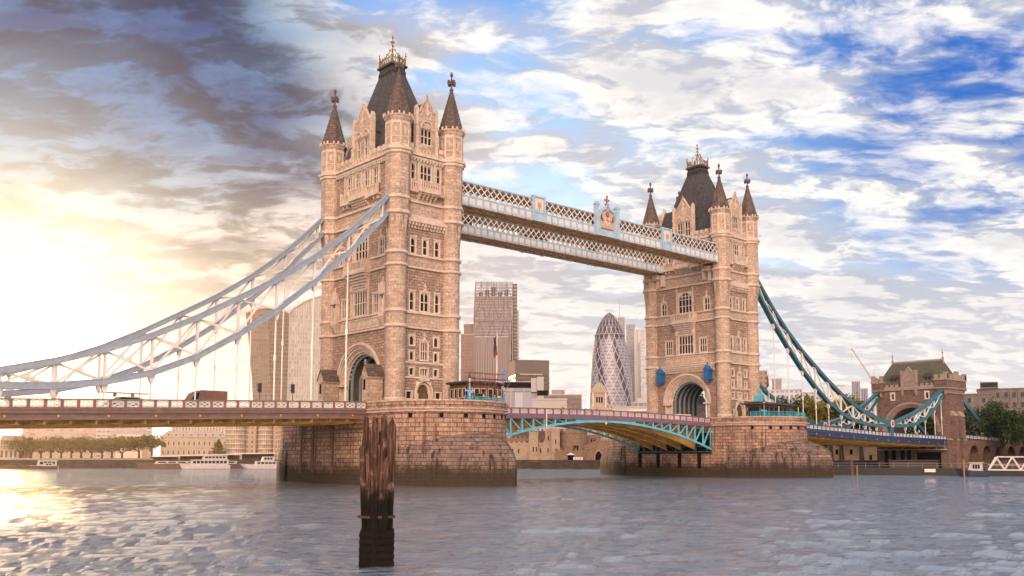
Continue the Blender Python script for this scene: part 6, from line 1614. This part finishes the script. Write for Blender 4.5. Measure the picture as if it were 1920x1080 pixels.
def classical(name, cx, cy, w, d, rot, h, roofh, label, rows, n, wsize=(1.5, 2.6), portico=False, dormers=0):
    T = bldg(name, (cx, cy), rot, label); b = MB(); b.box(-w/2, w/2, 0, d, -1, h); b.box(-w/2-.5, w/2+.5, -.5, d+.5, h-1.0, h-.3); b.box(-w/2-.1, w/2+.1, -.15, d+.1, h*.5-.2, h*.5+.2)
    b.build("wall", M_port, T)
    r = MB(); r.hexa([(-w/2, 0, h), (w/2, 0, h), (w/2, d, h), (-w/2, d, h)], [(-w/2+roofh*1.2, d*.4, h+roofh), (w/2-roofh*1.2, d*.4, h+roofh), (w/2-roofh*1.2, d*.6, h+roofh), (-w/2+roofh*1.2, d*.6, h+roofh)])
    ro = r.build("roof", M_proof, T)
    for k in range(3): c = MB(); c.box(-w*.3+k*w*.3-.7, -w*.3+k*w*.3+.7, d*.45, d*.55, h+roofh*.5, h+roofh+1.6); c.build("chimney", M_port, ro)
    for k in range(dormers):
        x = -w/2+w*(k+1)/(dormers+1); c = MB(); c.box(x-.8, x+.8, .8, 4, h+.1, h+2.2); c.m = 1; c.box(x-.5, x+.5, .74, .8, h+.5, h+1.9); c.build("dormer", [M_frame, M_pane], ro)
    window_parts(T, FRONT, [(-w/2+w*(k+.5)/n, z) for z in rows for k in range(n) if not (portico and abs(-w/2+w*(k+.5)/n) < w*.28)], *wsize, pane_m=plain("brown window glass", (.13, .085, .06), .3))
    if portico:
        p = MB()
        for k in range(7): x = -w*.25+k*w*.5/6; p.lathe([(.8, h*.3), (.7, h-1.6), (.9, h-1.0)], 10, x, -1.6)
        p.box(-w*.29, w*.29, -2.6, .1, h-1.0, h+.8); p.box(-w*.29, w*.29, -2.6, .1, 0, h*.3); p.prism([(0, 0)]*3, 0, 0) if False else None
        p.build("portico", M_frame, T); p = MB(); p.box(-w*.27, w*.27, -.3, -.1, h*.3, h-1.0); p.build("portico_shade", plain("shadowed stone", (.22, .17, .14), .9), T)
    return T
classical("classical_building", 190.9, 607.2, 50, 20, -23.5, 17.3, 4.6, "long pale classical building with two window rows, right of the tallest plane tree", (3.2, 10.2), 13, (1.4, 2.9), dormers=8)
classical("classical_building", 150.5, 636.0, 34, 18, -20.2, 18.0, 4.6, "pale classical building with a columned front behind the plane tree row", (10.0,), 9, (1.2, 2.2), portico=True)
classical("classical_building", 112, 655.4, 38, 18, -17.5, 15.5, 3.8, "pale classical wing with a low roof at the left behind the plane trees", (4.0, 9.6), 12, (1.2, 2.2))
simple_block("columned_office", 234.9, 697.2, 48, 20, -23.8, 34, facade("columned office", (.50, .42, .35), (.22, .16, .12), 2.6, 30, .45, .85), M_conc, "pale columned office rising behind the right classical building", "office", False)
simple_block("hazy_office", 160.1, 830.9, 70, 25, -16.7, 40, facade("hazy office", (.42, .33, .27), (.30, .22, .17), 4, 4, .7, .5), M_conc, "broad plain office far behind the plane tree row", "office", True)
simple_block("pale_hazy_office", 205, 800, 50, 25, -19, 38, F_pale, M_conc, "pale banded office behind the columned classical building", "office", True)
# gothic market style building far left
T = bldg("arcaded_building", (44.5, 553.0), -14.1, "ornate arcaded building at the far left edge under the bridge"); w = 13
b = MB(); b.box(-w/2, w/2, 0, 12, -1, 11.5); b.box(-w/2-.3, w/2+.3, -.3, 12.3, 10.6, 11.2); b.box(-w/2-.2, w/2+.2, -.2, 12, 5.8, 6.1)
b.build("wall", M_port, T); b = MB(); b.prism([(-w/2, 11.5), (w/2, 11.5), (w/2-1, 14.6), (-w/2+1, 14.6)], -6, -.5); b.build("roof", M_proof, T)
window_parts(T, FRONT, [(-w/2+w*(k+.5)/8, z) for z in (6.8, 9.0) for k in range(8)], .7, 1.3, pane_m=plain("brown window glass", (.13, .085, .06), .3)); window_parts(T, FRONT, [(-w/2+w*(k+.5)/5, .6) for k in range(5)], 1.4, 3.6, arch=True, pane_m=plain("brown window glass", (.13, .085, .06), .3))
T = bldg("domed_corner_building", (54.5, 556.0), -14.6, "stepped pale corner building right of the arcaded one, domed roofline"); b = MB(); b.box(-4, 4, 0, 9, -1, 12.5); b.box(-4.3, 4.3, -.3, 9.3, 12.5, 13.1); b.box(-3, 3, .8, 8, 13.1, 15.4); b.lathe([(3, 15.4), (2.6, 16.6), (1.4, 17.5), (.1, 18)], 12, 0, 4); b.build("wall", M_port, T)
window_parts(T, FRONT, [(-4+8*(k+.5)/5, z) for z in (2, 5.2, 8.6) for k in range(5)], .7, 1.6, pane_m=plain("brown window glass", (.13, .085, .06), .3))
# riverside flats with curved bays
def flats(cx, cy, r, w, rot, h, label, name="riverside_flats"):
    T = bldg(name, (cx, cy), rot, label, "flats"); n = 14
    b = MB(); fl = MB(); gl = MB()
    arc = lambda q, z: [(-q*cos(pi*k/n)*1.0, 4-q*1.1*sin(pi*k/n), z) for k in range(n+1)]
    gl.loft([arc(r, 0), arc(r, h)], closed=False); gl.m = 1
    gl.box(r+.01, r+w, 2, 14, 0, h-2.5); gl.build("glazed_wall", [facade("bay glazing", (.50, .40, .30), (.22, .15, .10), 1.6, 3.3, .72, .74), facade("flats brick", (.42, .30, .22), (.15, .10, .08), 3.2, 3.3, .4, .55)], T)
    for k in range(int(h/3.3)+1):
        z = k*3.3; s = MB(); s.loft([arc(r+.7, z), arc(r+.7, z+.45), arc(r-.3, z+.45)], closed=False); s.loft([arc(r-.3, z), arc(r+.7, z)], closed=False); s.build("balcony_slab", M_white, T)
    b.box(-r, r+w, 4, 16, -1, h+.4); b.build("core", M_port, T)
    return T
flats(176.5, 504.5, 7.0, 6.5, -25.5, 34, "curved glass bay flats immediately left of the nearer pier, leftmost bay")
flats(196.0, 499.0, 5.6, 5.0, -27, 34, "second curved bay of flats, just touching the nearer pier's edge")
flats(208, 492.0, 4.6, 5.0, -27, 34, "third curved bay of flats, mostly hidden by the nearer pier")

# ------------------------------------------------------------------ riverside castle
M_cas = stone("castle rubble", (.50, .385, .29), (.40, .30, .22), (.34, .25, .18), .5, .3, .02, .1, bump=.06)
M_cas2 = stone("castle brown rubble", (.33, .22, .155), (.25, .165, .12), (.22, .15, .10), .6, .32, .02, .15, bump=.06)
CA = (94.6, 124.4); CE = (.7098, -.7044); CN = (-.7044, -.7098); CROT = atan2(CE[1], CE[0])
def cpt(px): s = (px-950)*.186; return (CA[0]+CE[0]*s, CA[1]+CE[1]*s)
def castle(name, p0, p1, ztop, dep, label, mat=None, back=0.0, cren=True, slits=(), slot=(.35, 1.5), cat="castle wall", extra=None):
    c = cpt((p0+p1)/2); c = (c[0]-CN[0]*back, c[1]-CN[1]*back); w = (p1-p0)*.186; h = ztop-2.9
    T = empty(name, (c[0], c[1], 2.9), CROT); tag(T, label, cat)
    b = MB(); b.box(-w/2, w/2, 0, dep, -.5, h); b.box(-w/2-.12, w/2+.12, -.12, dep+.12, h-1.0, h-.8)
    if cren:
        n = max(2, int(w/1.6))
        for k in range(n+1):
            x = -w/2+w*k/n
            if k % 1 == 0: b.box(max(-w/2, x-.35), min(w/2, x+.35), 0, .5, h, h+.7)
        for k in range(max(2, int(dep/1.6))+1):
            y = dep*k/max(2, int(dep/1.6)); b.box(-w/2, -w/2+.5, max(0, y-.35), min(dep, y+.35), h+.002, h+.7)
    if extra: extra(b, w, h)
    b.build("wall", mat or M_cas, T)
    if slits: window_parts(T, FRONT, [((px-(p0+p1)/2)*.186, z) for px, z in slits], *slot, frame_m=mat or M_cas, pane_m=M_void, sill=False, gap=.05)
    return T
castle("curtain_wall", 935, 992, 8.8, 2.5, "pale castle curtain wall left of the square towers, two narrow slits", slits=((961, 2.4), (972, 2.4)), back=1)
castle("rear_wall", 930, 1060, 10.6, 2, "darker crenellated castle wall behind the pale curtain wall", M_cas2, 9)
castle("square_tower", 992, 1009, 12.6, 5, "left square crenellated castle tower, slim and pale", slits=((999.8, 3.0), (1006, 3.0)), cat="castle tower")
castle("curtain_wall", 1009, 1034, 9.0, 2.5, "pale curtain wall between the two square castle towers", slits=((1013.5, 2.6), (1027.5, 2.6)), back=1)
castle("turret", 1022, 1036, 13.6, 4, "low pale turret just behind the right square castle tower", None, 4, slits=((1028, 7.0),), cat="castle tower")
castle("square_tower", 1034, 1050, 13.7, 6, "right square crenellated castle tower, taller of the two", slits=((1042, 5.6),), cat="castle tower")
c = cpt(1075); T = empty("round_tower", (c[0]-CN[0]*6, c[1]-CN[1]*6, 2.9), CROT); tag(T, "brown round castle tower with a three light window", "castle tower")
b = MB(); b.lathe([(5.2, -.5), (5.0, 9.2), (5.15, 9.4), (5.15, 10.1)], 28)
for k in range(18): a = 2*pi*k/18; b.X = frame((5.15*cos(a), 5.15*sin(a), 0), (-sin(a), cos(a), 0), (cos(a), sin(a), 0)); b.box(-.45, .45, -.5, 0, 10.1, 10.9)
b.X = None; b.build("wall", M_cas2, T)
for k in (-1, 0, 1): b = MB(); b.box(.9+k*.62-.2, .9+k*.62+.2, -5.2, -4.9, 3.1, 5.0); b.build("window", M_void, T)
castle("low_outer_wall", 1042, 1098, 6.2, 1.5, "low brown outer wall in front of the round castle tower", M_cas2, -2.0)
castle("brown_gabled_range", 1060, 1130, 12.0, 5, "brown castle range with small windows behind the round tower", M_cas2, 14, False, ((1112, 6.2), (1118, 6.2), (1122, 6.2)), (.5, 1.2))
castle("dark_rear_range", 955, 1050, 13.5, 6, "dark castle range peeping over the walls under the lifting span", plain("dark brick", (.12, .075, .06), .9, 0, .3), 16, True)
def gate_extra(b, w, h):
    for k in range(5): b.box(-w/2+k*.75, -w/2+.75+k*.75, 0, 1.5, h+.01-.0, h+.5+k*.35)
    b.box(-w/2+3.75, w/2, 0, 1.5, h, h+2.2)
    for k in range(6): b.box(-w/2+4+k*1.0, -w/2+4.5+k*1.0, 0, 1.5, h+2.2, h+2.7)
T = castle("water_gate", 1096, 1160, 7.4, 1.5, "rough castle water gate wall with one pointed arch", M_cas2, -1.2, False, extra=gate_extra)
b = MB(); b.prism([(-1.4-1.1, 0), (1.4-1.1, 0), (1.4-1.1, 1.6), (.75-1.1, 2.8), (-1.1, 3.4), (-.75-1.1, 2.8), (-1.4-1.1, 1.6)], -.05, -.0) if False else b.prism([(-2.3, 0), (.1, 0), (.1, 1.6), (-.45, 2.6), (-1.1, 3.2), (-1.75, 2.6), (-2.3, 1.6)], -.06, .3)
b.build("gate_opening", M_void, T)
b = MB()
for s_ in (-1, 1):
    P_ = [(1.2, 0), (1.2, 1.6), (.65, 2.6), (0, 3.2)]; Q_ = [(1.55, 0), (1.55, 1.7), (.9, 2.9), (0, 3.65)]
    for k in range(3): b.prism([(-1.1+s_*P_[k][0], P_[k][1]), (-1.1+s_*Q_[k][0], Q_[k][1]), (-1.1+s_*Q_[k+1][0], Q_[k+1][1]), (-1.1+s_*P_[k+1][0], P_[k+1][1])], -.2, .02)
b.X = frame((0, 0, 0), (1, 0, 0), (0, 1, 0)); b.build("gate_arch", M_cas, T)
c = cpt(1070); T = empty("quay_kiosk", (c[0]+CN[0]*8, c[1]+CN[1]*8, 2.9), CROT); tag(T, "small white roofed kiosk on the quay below the round castle tower", "kiosk")
b = MB(); b.box(-1.1, 1.1, -1, 1, 0, 1.7); b.build("body", M_void, T); b = MB(); b.hexa([(-1.6, -1.5, 1.7), (1.6, -1.5, 1.7), (1.6, 1.5, 1.7), (-1.6, 1.5, 1.7)], [(-.2, -.2, 2.4), (.2, -.2, 2.4), (.2, .2, 2.4), (-.2, .2, 2.4)]); b.build("canopy_roof", M_white, T)
for k, nm in enumerate(("leftmost", "second", "third", "rightmost")):
    c = cpt(1076+k*4.6); b = MB(); b.box(-.34, .34, -.1, .1, 0, .95); b.box(-.38, .38, -.12, .12, .95, 1.02); b.box(-.3, -.2, -.3, .3, -.0, .08); b.box(.2, .3, -.3, .3, 0, .08)
    o = put("crowd_barrier", b, M_white, "%s of four white panels beside the quay kiosk" % nm, "barrier", "white quay panels", None, (c[0]+CN[0]*9, c[1]+CN[1]*9, 2.9)); o.rotation_euler = (0, 0, CROT)
b = MB(); b.box(-1.6, 1.6, -.2, 1.6, -.3, 0)
for k in range(4): b.bar((-1.4+k*.93, .3, -.3), (-1.0+k*.93, 1.4, -1.6), .18); b.bar((-.6+k*.5, .3, -1.5), (-1.4+k*.93, 1.4, -.3), .14)
c = cpt(1006); o = put("timber_landing", b, M_wood, "small braced timber landing stage on the quay wall under the castle", "landing stage", None, None, (c[0]+CN[0]*16, c[1]+CN[1]*16, 2.6)); o.rotation_euler = (0, 0, CROT)

# ------------------------------------------------------------------ right bank blocks
F_off = stone("grey office cladding", (.23, .20, .185), (.18, .155, .145), (.14, .12, .11), 2.6, 3.6, .06, .05)
def office(cx, cy, w, d, rot, ztop, rows, n, label, cat="office"):
    T = bldg("office_block", (cx, cy), rot, label, cat); h = ztop-2.9; b = MB(); b.box(-w/2, w/2, 0, d, -2, h); b.build("wall", F_off, T)
    p = MB(); p.box(-w/2-.3, w/2+.3, -.3, d+.3, h, h+.5)
    for k in range(n+1): x = -w/2+w*k/n; p.box(x-.18, x+.18, -.3, -.01, 0, h)
    p.build("pilasters", F_off, T)
    window_parts(T, FRONT, [(-w/2+w*(k+.5)/n, h-3.0-3.9*r) for r in range(rows) for k in range(n)], 1.3, 1.8, frame_m=F_off, pane_m=plain("office glass", (.035, .035, .045), .2))
    return T
office(259.5, 36.5, 21, 12, -67.7, 28.6, 5, 4, "grey office block directly right of the gatehouse, lower section")
office(265.5, 22.0, 20, 12, -67.7, 30.4, 5, 7, "grey office block with the taller stair hump, middle section")
office(272, 4.5, 17, 12, -69.4, 32.6, 6, 6, "taller grey office block at the right edge of the picture")
b = MB(); b.box(-3.2, 3.2, 0, 6, 0, 2.6); b.m = 1; b.box(-2.9, 2.9, -.05, 0, .5, 2.2); o = put("roof_lantern", b, [F_off, M_pane], "glazed penthouse on the grey office roofs at right", "penthouse", None, None, (262.5, 27.0, 30.9)); o.rotation_euler = (0, 0, radians(-67.7))
for nm, cx, cy, w, d, rot, zt, fa, lab in (("flats_tower", 489.1, 204.7, 5.2, 8, -61.8, 55.5, facade("slim tower", (.12, .11, .15), (.28, .27, .32), 1.2, 30, .35, 1), "slim dark striped residential tower left of the gatehouse"),
    ("flats_tower", 491.8, 200.2, 4.6, 8, -62.1, 50.5, facade("slim tower", (.12, .11, .15), (.28, .27, .32), 1.2, 30, .35, 1), "lower half of the slim dark twin tower, its right neighbour"),
    ("pale_tower", 533.1, 243.4, 10, 9, -61.3, 57.0, facade("bleached tower", (.62, .56, .5), (.5, .45, .42), 3, 4, .5, .5), "sun bleached pale tower left of the slim dark towers"),
    ("brick_tower", 416.9-5, 228.6+3, 11, 14, -56.9, 60.2, F_brick, "brick and glass tower block just right of the farther bridge tower"),
    ("grey_tower", 428.7, 228.8, 6.2, 10, -57.5, 55.5, F_grey, "narrow grey tower beside the brick tower block"),
    ("white_office", 311.3, 152.2, 22, 12, -57.6, 38.6, facade("white office", (.52, .50, .52), (.16, .18, .26), 2.4, 3.4, .6, .6), "white low office behind the farther pier's cabin"),
    ("white_office", 320, 139, 9, 12, -59.2, 37.0, facade("white office", (.52, .50, .52), (.16, .18, .26), 2.4, 3.4, .6, .6), "small pale office roof just over the trees")):
    simple_block(nm, cx, cy, w, d, rot, zt, fa, M_conc, lab, "tower" if "tower" in nm else "office", False)
T = bldg("tan_wall_building", (167.5, 33.5), -62, "tan stone wall building showing under the right span beside the farther pier"); b = MB(); b.box(-13, 9, 0, 6, -1, 6.2); b.box(-13, -6, 1, 6, 6.2, 7.6); b.build("wall", M_cas, T)
window_parts(T, FRONT, [(-10, 2.4), (-5.5, 2.0), (-1, 2.0), (5.0, .2)], .9, 1.5, frame_m=M_cas, pane_m=M_void, sill=False, gap=.05)
# crane
T = empty("tower_crane", (449.3, 172, 2.9)); tag(T, "pale lattice tower crane jib leaning above the gatehouse's left end", "crane")
m = MB(); m.tube((0, 0, 0), (0, 0, 50), .8, .8, 6); m.build("mast", M_conc, T)
m = MB(); B0 = Vector((0, 0, 50)); B1 = Vector((-5.5, 10.5, 71)); off = [Vector((.45, 0, 0)), Vector((-.3, .35, 0)), Vector((-.3, -.35, .6))]
for o in off: m.bar(tuple(B0+o), tuple(B1+o*.5), .22)
for k in range(14):
    a = B0+(B1-B0)*k/14; c = B0+(B1-B0)*(k+1)/14; i = k % 3; m.bar(tuple(a+off[i]), tuple(c+off[(i+1) % 3]), .15); m.bar(tuple(a+off[(i+2) % 3]), tuple(c+off[i]), .15)
m.bar(tuple(B0), (4, -7.5, 52), .5); m.box(3, 6, -9, -6.5, 50.5, 53); m.bar((4, -7.5, 53), tuple(B0+Vector((1, -2, 9))), .15); m.bar(tuple(B0+Vector((1, -2, 9))), tuple(B1), .12); m.bar(tuple(B0), tuple(B0+Vector((1, -2, 9))), .3)
m.bar(tuple(B1), (B1.x, B1.y, B1.z-9), .1); m.build("jib", M_cream, T)

# ------------------------------------------------------------------ boats, pontoons, gangway
M_boat = plain("boat cream paint", (.42, .38, .34), .5, 0, .15)
def boat(name, x, y, rot, L, Wd, label, decks, wheel=True, hull=None, cat="boat", hullh=1.2, bow=1.0):
    T = empty(name, (x, y, 0), radians(rot)); tag(T, label, cat); n = 14; rings = []
    h = MB()
    for z, k in ((-.3, .82), (.3, .95), (hullh, 1.0)):
        pts = []
        for i in range(n+1):
            s = i/n; hw = Wd/2*k*min(1, (max(0, s)*3.2)**.6) if s < .35 else Wd/2*k*(1-.08*(s-.35)); pts.append((-L/2+L*s-(.9*bow*(z/hullh) if s < .3 else 0)*(1-s/.3 if s < .3 else 0), hw, z+(.5*(1-s/.3) if s < .3 and z == hullh else 0)))
        rings.append(pts+[(px, -py, pz) for px, py, pz in pts[::-1]])
    h.loft(rings); h.face(rings[-1]); h.build("hull", hull or M_boat, T)
    for q, (a, b_, z0, z1, wn) in enumerate(decks):
        d = MB(); w = Wd*(.86-.1*q); d.hexa([(a, -w/2, z0), (b_, -w/2, z0), (b_, w/2, z0), (a, w/2, z0)], [(a+.5, -w/2+.1, z1), (b_-.1, -w/2+.1, z1), (b_-.1, w/2-.1, z1), (a+.5, w/2-.1, z1)]); d.box(a+.2, b_+.2, -w/2-.1, w/2+.1, z1, z1+.12)
        do = d.build("deckhouse", M_boat, T)
        for k in range(wn):
            xx = a+.9+(b_-a-1.4)*(k+.5)/wn; ww = (b_-a-1.4)/wn*.76
            for s_ in (-1, 1): g = MB(); g.box(xx-ww/2, xx+ww/2, *sorted((s_*(w/2-.02), s_*(w/2+.03))), z0+(z1-z0)*.35, z0+(z1-z0)*.82); g.build("window", M_pane, do)
    return T
boat("passenger_boat", 7.4, 174.6, -24, 15, 3.8, "two deck white passenger boat moored at the left bank, complete in view", [(-5.2, 7.0, 1.2, 2.9, 9), (-1.5, 6.5, 3.0, 4.3, 6)])
boat("motor_yacht", 21.5, 162.8, -26, 11, 3.6, "sleek white motor yacht beside the nearer pier", [(-2.8, 4.6, 1.2, 2.4, 5), (-.6, 3.6, 2.5, 3.9, 3)], bow=2.0)
boat("work_boat", -33.0, 205.5, -14, 7.5, 2.6, "small boxy white work boat low at the far left bank", [(-2.8, 3.2, .8, 2.7, 4)], hullh=.8)
M_hull = plain("rust brown hull", (.10, .055, .035), .7, 0, .3, 0, .5)
boat("barge", -38, 206.5, -14, 17, 3.6, "long low brown barge at the far left bank", [(4.0, 7.2, .9, 1.8, 2)], hull=M_hull, hullh=.9, cat="barge")
boat("barge", 8.0, 187, -26, 34, 3.2, "long dark covered barge behind the two deck passenger boat", [(-12, 14.5, 1.6, 2.4, 8)], hull=M_hull, hullh=1.6, cat="barge")
T = empty("river_pier", (18, 199, 0), radians(-25)); tag(T, "long dark boat pier with white edged flat roofs behind the moored boats", "pier")
b = MB(); b.box(-22, 24, 0, 5, -.5, 1.0); b.build("pontoon_deck", M_hull, T)
for k, (a, c, z) in enumerate(((-18, -9, 3.9), (-9, 2, 4.2), (2, 12, 4.5), (12, 24, 4.9))):
    b = MB(); b.hexa([(a, -.5, z), (c, -.5, z+.25), (c, 5.5, z+.25), (a, 5.5, z)], [(a, -.5, z+.3), (c, -.5, z+.55), (c, 5.5, z+.55), (a, 5.5, z+.3)]); r_ = b.build("canopy_roof", M_white, T)
    b = MB()
    for x in (a+.5, (a+c)/2, c-.5): b.box(x-.12, x+.12, 0, .2, 1.0, z+.05); b.box(x-.12, x+.12, 4.8, 5, 1.0, z+.05)
    b.box(a+.4, c-.4, 3.0, 3.2, 1.0, z); b.build("canopy_wall", M_hull, T)
boat("river_launch", 71.8, -44.2, -70, 5.5, 2.2, "small dark launch with a white topped wheelhouse by the gangway", [(-1.2, 1.6, 1.0, 2.8, 3)], hull=plain("navy hull", (.02, .025, .05), .4), cat="launch")
T = empty("floating_pontoon", (77.5, -30.0, 0), radians(-66)); tag(T, "long black mooring pontoon in the shade in front of the gatehouse", "pontoon")
b = MB(); b.box(-20, 34, 0, 10, -.5, 1.5); b.build("hull", plain("tarred black steel", (.018, .014, .012), .6, 0, .3), T)
b = MB()
for k in range(19): x = -19.5+k*2.9; b.tube((x, .3, 1.5), (x, .3, 2.6), .05, n=5)
b.bar((-19.5, .3, 2.6), (33, .3, 2.6), .07); b.bar((-19.5, .3, 2.05), (33, .3, 2.05), .05); b.build("handrail", plain("grey rail", (.2, .19, .19), .5), T)
b = MB(); b.box(-6, 4, 3.5, 8.5, 1.5, 3.1); b.box(-6.3, 4.3, 3.2, 8.8, 3.1, 3.3); b.build("deck_shed", plain("dark shed", (.05, .035, .03), .7), T)
for x, z, nm, mt in ((-12.6, 2.3, "lit_post", M_gold),): b = MB(); b.tube((x, -.3, -.5), (x, -.3, z-.2), .14, n=8); b.build("fender_post", plain("sun gold timber", (.30, .16, .05), .6), T)
b = MB(); b.box(1.2, 3.4, -.08, 0, .7, 1.4); b.build("notice_board", M_white, T)
m = MB(); m.tube((0, 0, -1), (0, 0, 2.9), .13, n=10); m.lathe([(.17, 2.9), (.17, 3.1), (.05, 3.4)], 10); m.box(.1, 1.2, -.15, .15, 2.0, 2.15); put("mooring_pile", m, plain("sun gold timber", (.30, .16, .05), .6), "sunlit golden mooring pile in front of the small dark launch", "pile", None, None, (66.0, -44.6, 0))  # gold of the low sun put into the timber colour
m = MB(); m.tube((0, 0, -1), (0, 0, 3.2), .25, n=10); m.lathe([(.28, 3.2), (.28, 3.4), (.05, 3.8)], 10); put("mooring_pile", m, M_hull, "dark mooring pile at the left end of the black pontoon", "pile", None, None, (66.5, -20.5, 0))
T = empty("gangway", (72.0, -46.8, 1.3), atan2(-1, .28)); tag(T, "white truss gangway at the right edge, triangular bracing", "gangway")
for s_ in (0, 2.2):
    b = MB(); n = 9; L = 26; h = 2.7
    b.bar((0, s_, .1), (L, s_, .0), .2); b.bar((1.7, s_, h), (L, s_, h-.1), .2); b.bar((0, s_, .1), (1.7, s_, h), .2)
    for k in range(n):
        x = k*L/n; b.bar((x, s_, .1), (x+1.45, s_, h), .14); b.bar((x+1.45, s_, h), (x+L/n, s_, .1), .14)
    b.bar((0, s_, 1.1), (L, s_, 1.0), .08); b.build("truss_side", M_white, T)
b = MB(); b.box(0, 26, 0, 2.2, -.05, .08); b.build("walkway_deck", plain("grey rail", (.2, .19, .19), .5), T)
b = MB()
for k in range(7): b.bar((2+k*3.9, 0, 2.65), (2+k*3.9, 2.2, 2.65), .12)
b.build("cross_ties", M_white, T)

# ------------------------------------------------------------------ foreground timber dolphin
m_, t = newmat("old river timber"); bs = t.n('ShaderNodeBsdfPrincipled'); tc = t.n('ShaderNodeTexCoord'); x, y, z = t.sep(tc.outputs['Object'])
st = t.comb(x*9, y*9, z*.55); n1_ = t.noise(st, 1.3, 6, .7); n2_ = t.noise(tc.outputs['Object'], 2.0, 4, .6); n3_ = t.noise(t.comb(x*16, y*16, z*1.2), 1.5, 3, .6)
c_ = t.mix(t.ss(n1_, .35, .65), (.022, .012, .009), (.17, .088, .062)); c_ = t.mix(t.ss(n3_, .52, .62)*.8, c_, (.025, .015, .012)); c_ = t.mix(t.ss(n2_, .55, .75)*.5, c_, (.5, .36, .28))
c_ = t.mix(t.ss(z+(n2_-.5)*1.4+(n1_-.5)*.6, 3.4, 2.2), c_, (.010, .008, .007)); t.link(c_, bs.inputs['Base Color']); bs.inputs['Roughness'].default_value = .85; bs.inputs['Specular IOR Level'].default_value = .12
bp = t.n('ShaderNodeBump'); bp.inputs['Distance'].default_value = .05; t.link(n1_+n3_*.6, bp.inputs['Height']); t.link(bp.outputs[0], bs.inputs['Normal']); M_old = finish(t, bs, m_)
T = empty("timber_dolphin", (-107.85, -96.86, 0), -YAW+.12); tag(T, "cluster of weathered timber piles standing alone in the river foreground", "mooring dolphin")
rnd = random.Random(12)
piles = [(-.50, -.16, .17, 4.45, -.19), (-.30, -.28, .19, 4.15, -.12), (-.38, .10, .2, 5.25, -.12), (-.12, -.46, .24, 3.75, -.10), (-.08, .05, .22, 5.40, -.06), (.10, -.40, .17, 4.55, -.05), (.20, .08, .2, 5.45, -.04),
         (.28, -.40, .2, 3.95, -.01), (.44, -.10, .27, 5.30, .0), (.52, .15, .18, 5.05, .01), (.02, .35, .24, 4.9, 0), (-.46, .36, .18, 4.6, -.1), (-.22, -.16, .15, 4.95, -.1)]
for i, (x, y, w, h, lean) in enumerate(piles):
    b = MB(); n = 26; rings = []; ns = 8; ph = rnd.uniform(0, 6); w2 = w*rnd.uniform(.8, 1.1)
    for k in range(n+1):
        z = -.8+(h+.8)*k/n; f = max(0, z)/5.4; s = 1-.1*f
        cxx = x*(.80+.26*f)+lean*f*.7; cyy = y
        ring = []
        for q in range(ns):
            a = pi/4+q*2*pi/ns+.2; rr = (1.18 if q % 2 == 0 else .98)*(1+.07*sin(z*2.3+q*2+ph)+.05*rnd.uniform(-1, 1))
            jag = rnd.uniform(-.45, .15) if k == n else 0
            ring.append((cxx+cos(a)*w*.62*rr*s, cyy+sin(a)*w2*.62*rr*s, z+jag))
        rings.append(ring)
    b.loft(rings); b.face(rings[-1]); b.build("timber_pile", M_old, T)
b = MB()
rg = []
for z in (-1, .3, .9, 1.28):
    rg.append([(sx*(.61+.012*sin(z*9+sx)), sy*.55, z) for sx, sy in ((-1, -1), (-.33, -1.02), (.33, -.99), (1, -1), (1, 1), (-1, 1))])
b.loft(rg); b.face(rg[-1])
for k in range(5): b.box(-.63, .63, -.6, -.54, .05+k*.25, .2+k*.25)
b.build("base_casing", plain("wet black casing", (.010, .008, .007), .8, 0, .3, .02, 2, None, .08), T)
for z in (1.75,):
    b = MB(); b.X = None
    for q in range(10):
        a0, a1 = 2*pi*q/10, 2*pi*(q+1)/10; o_ = -.10*z/5
        b.bar((.66*cos(a0)+o_, .50*sin(a0), z), (.66*cos(a1)+o_, .50*sin(a1), z), .05, .09)
    b.build("iron_band", plain("rusted band", (.06, .03, .02), .7, .2), T)

# ------------------------------------------------------------------ air
HAZE = 0.00006
hz = MB(); hz.box(-2700, 2450, -2700, 2450, -3.0, 236)
if HAZE:
    m = bpy.data.materials.new("haze"); m.use_nodes = True; t = NT(m.node_tree); pv = t.n('ShaderNodeVolumePrincipled')
    pv.inputs['Density'].default_value = HAZE; pv.inputs['Color'].default_value = (1.0, .88, .74, 1); pv.inputs['Anisotropy'].default_value = .78
    o_ = t.n('ShaderNodeOutputMaterial'); t.link(pv.outputs[0], o_.inputs['Volume'])
    put("haze", hz, m, None, None, None, "stuff")
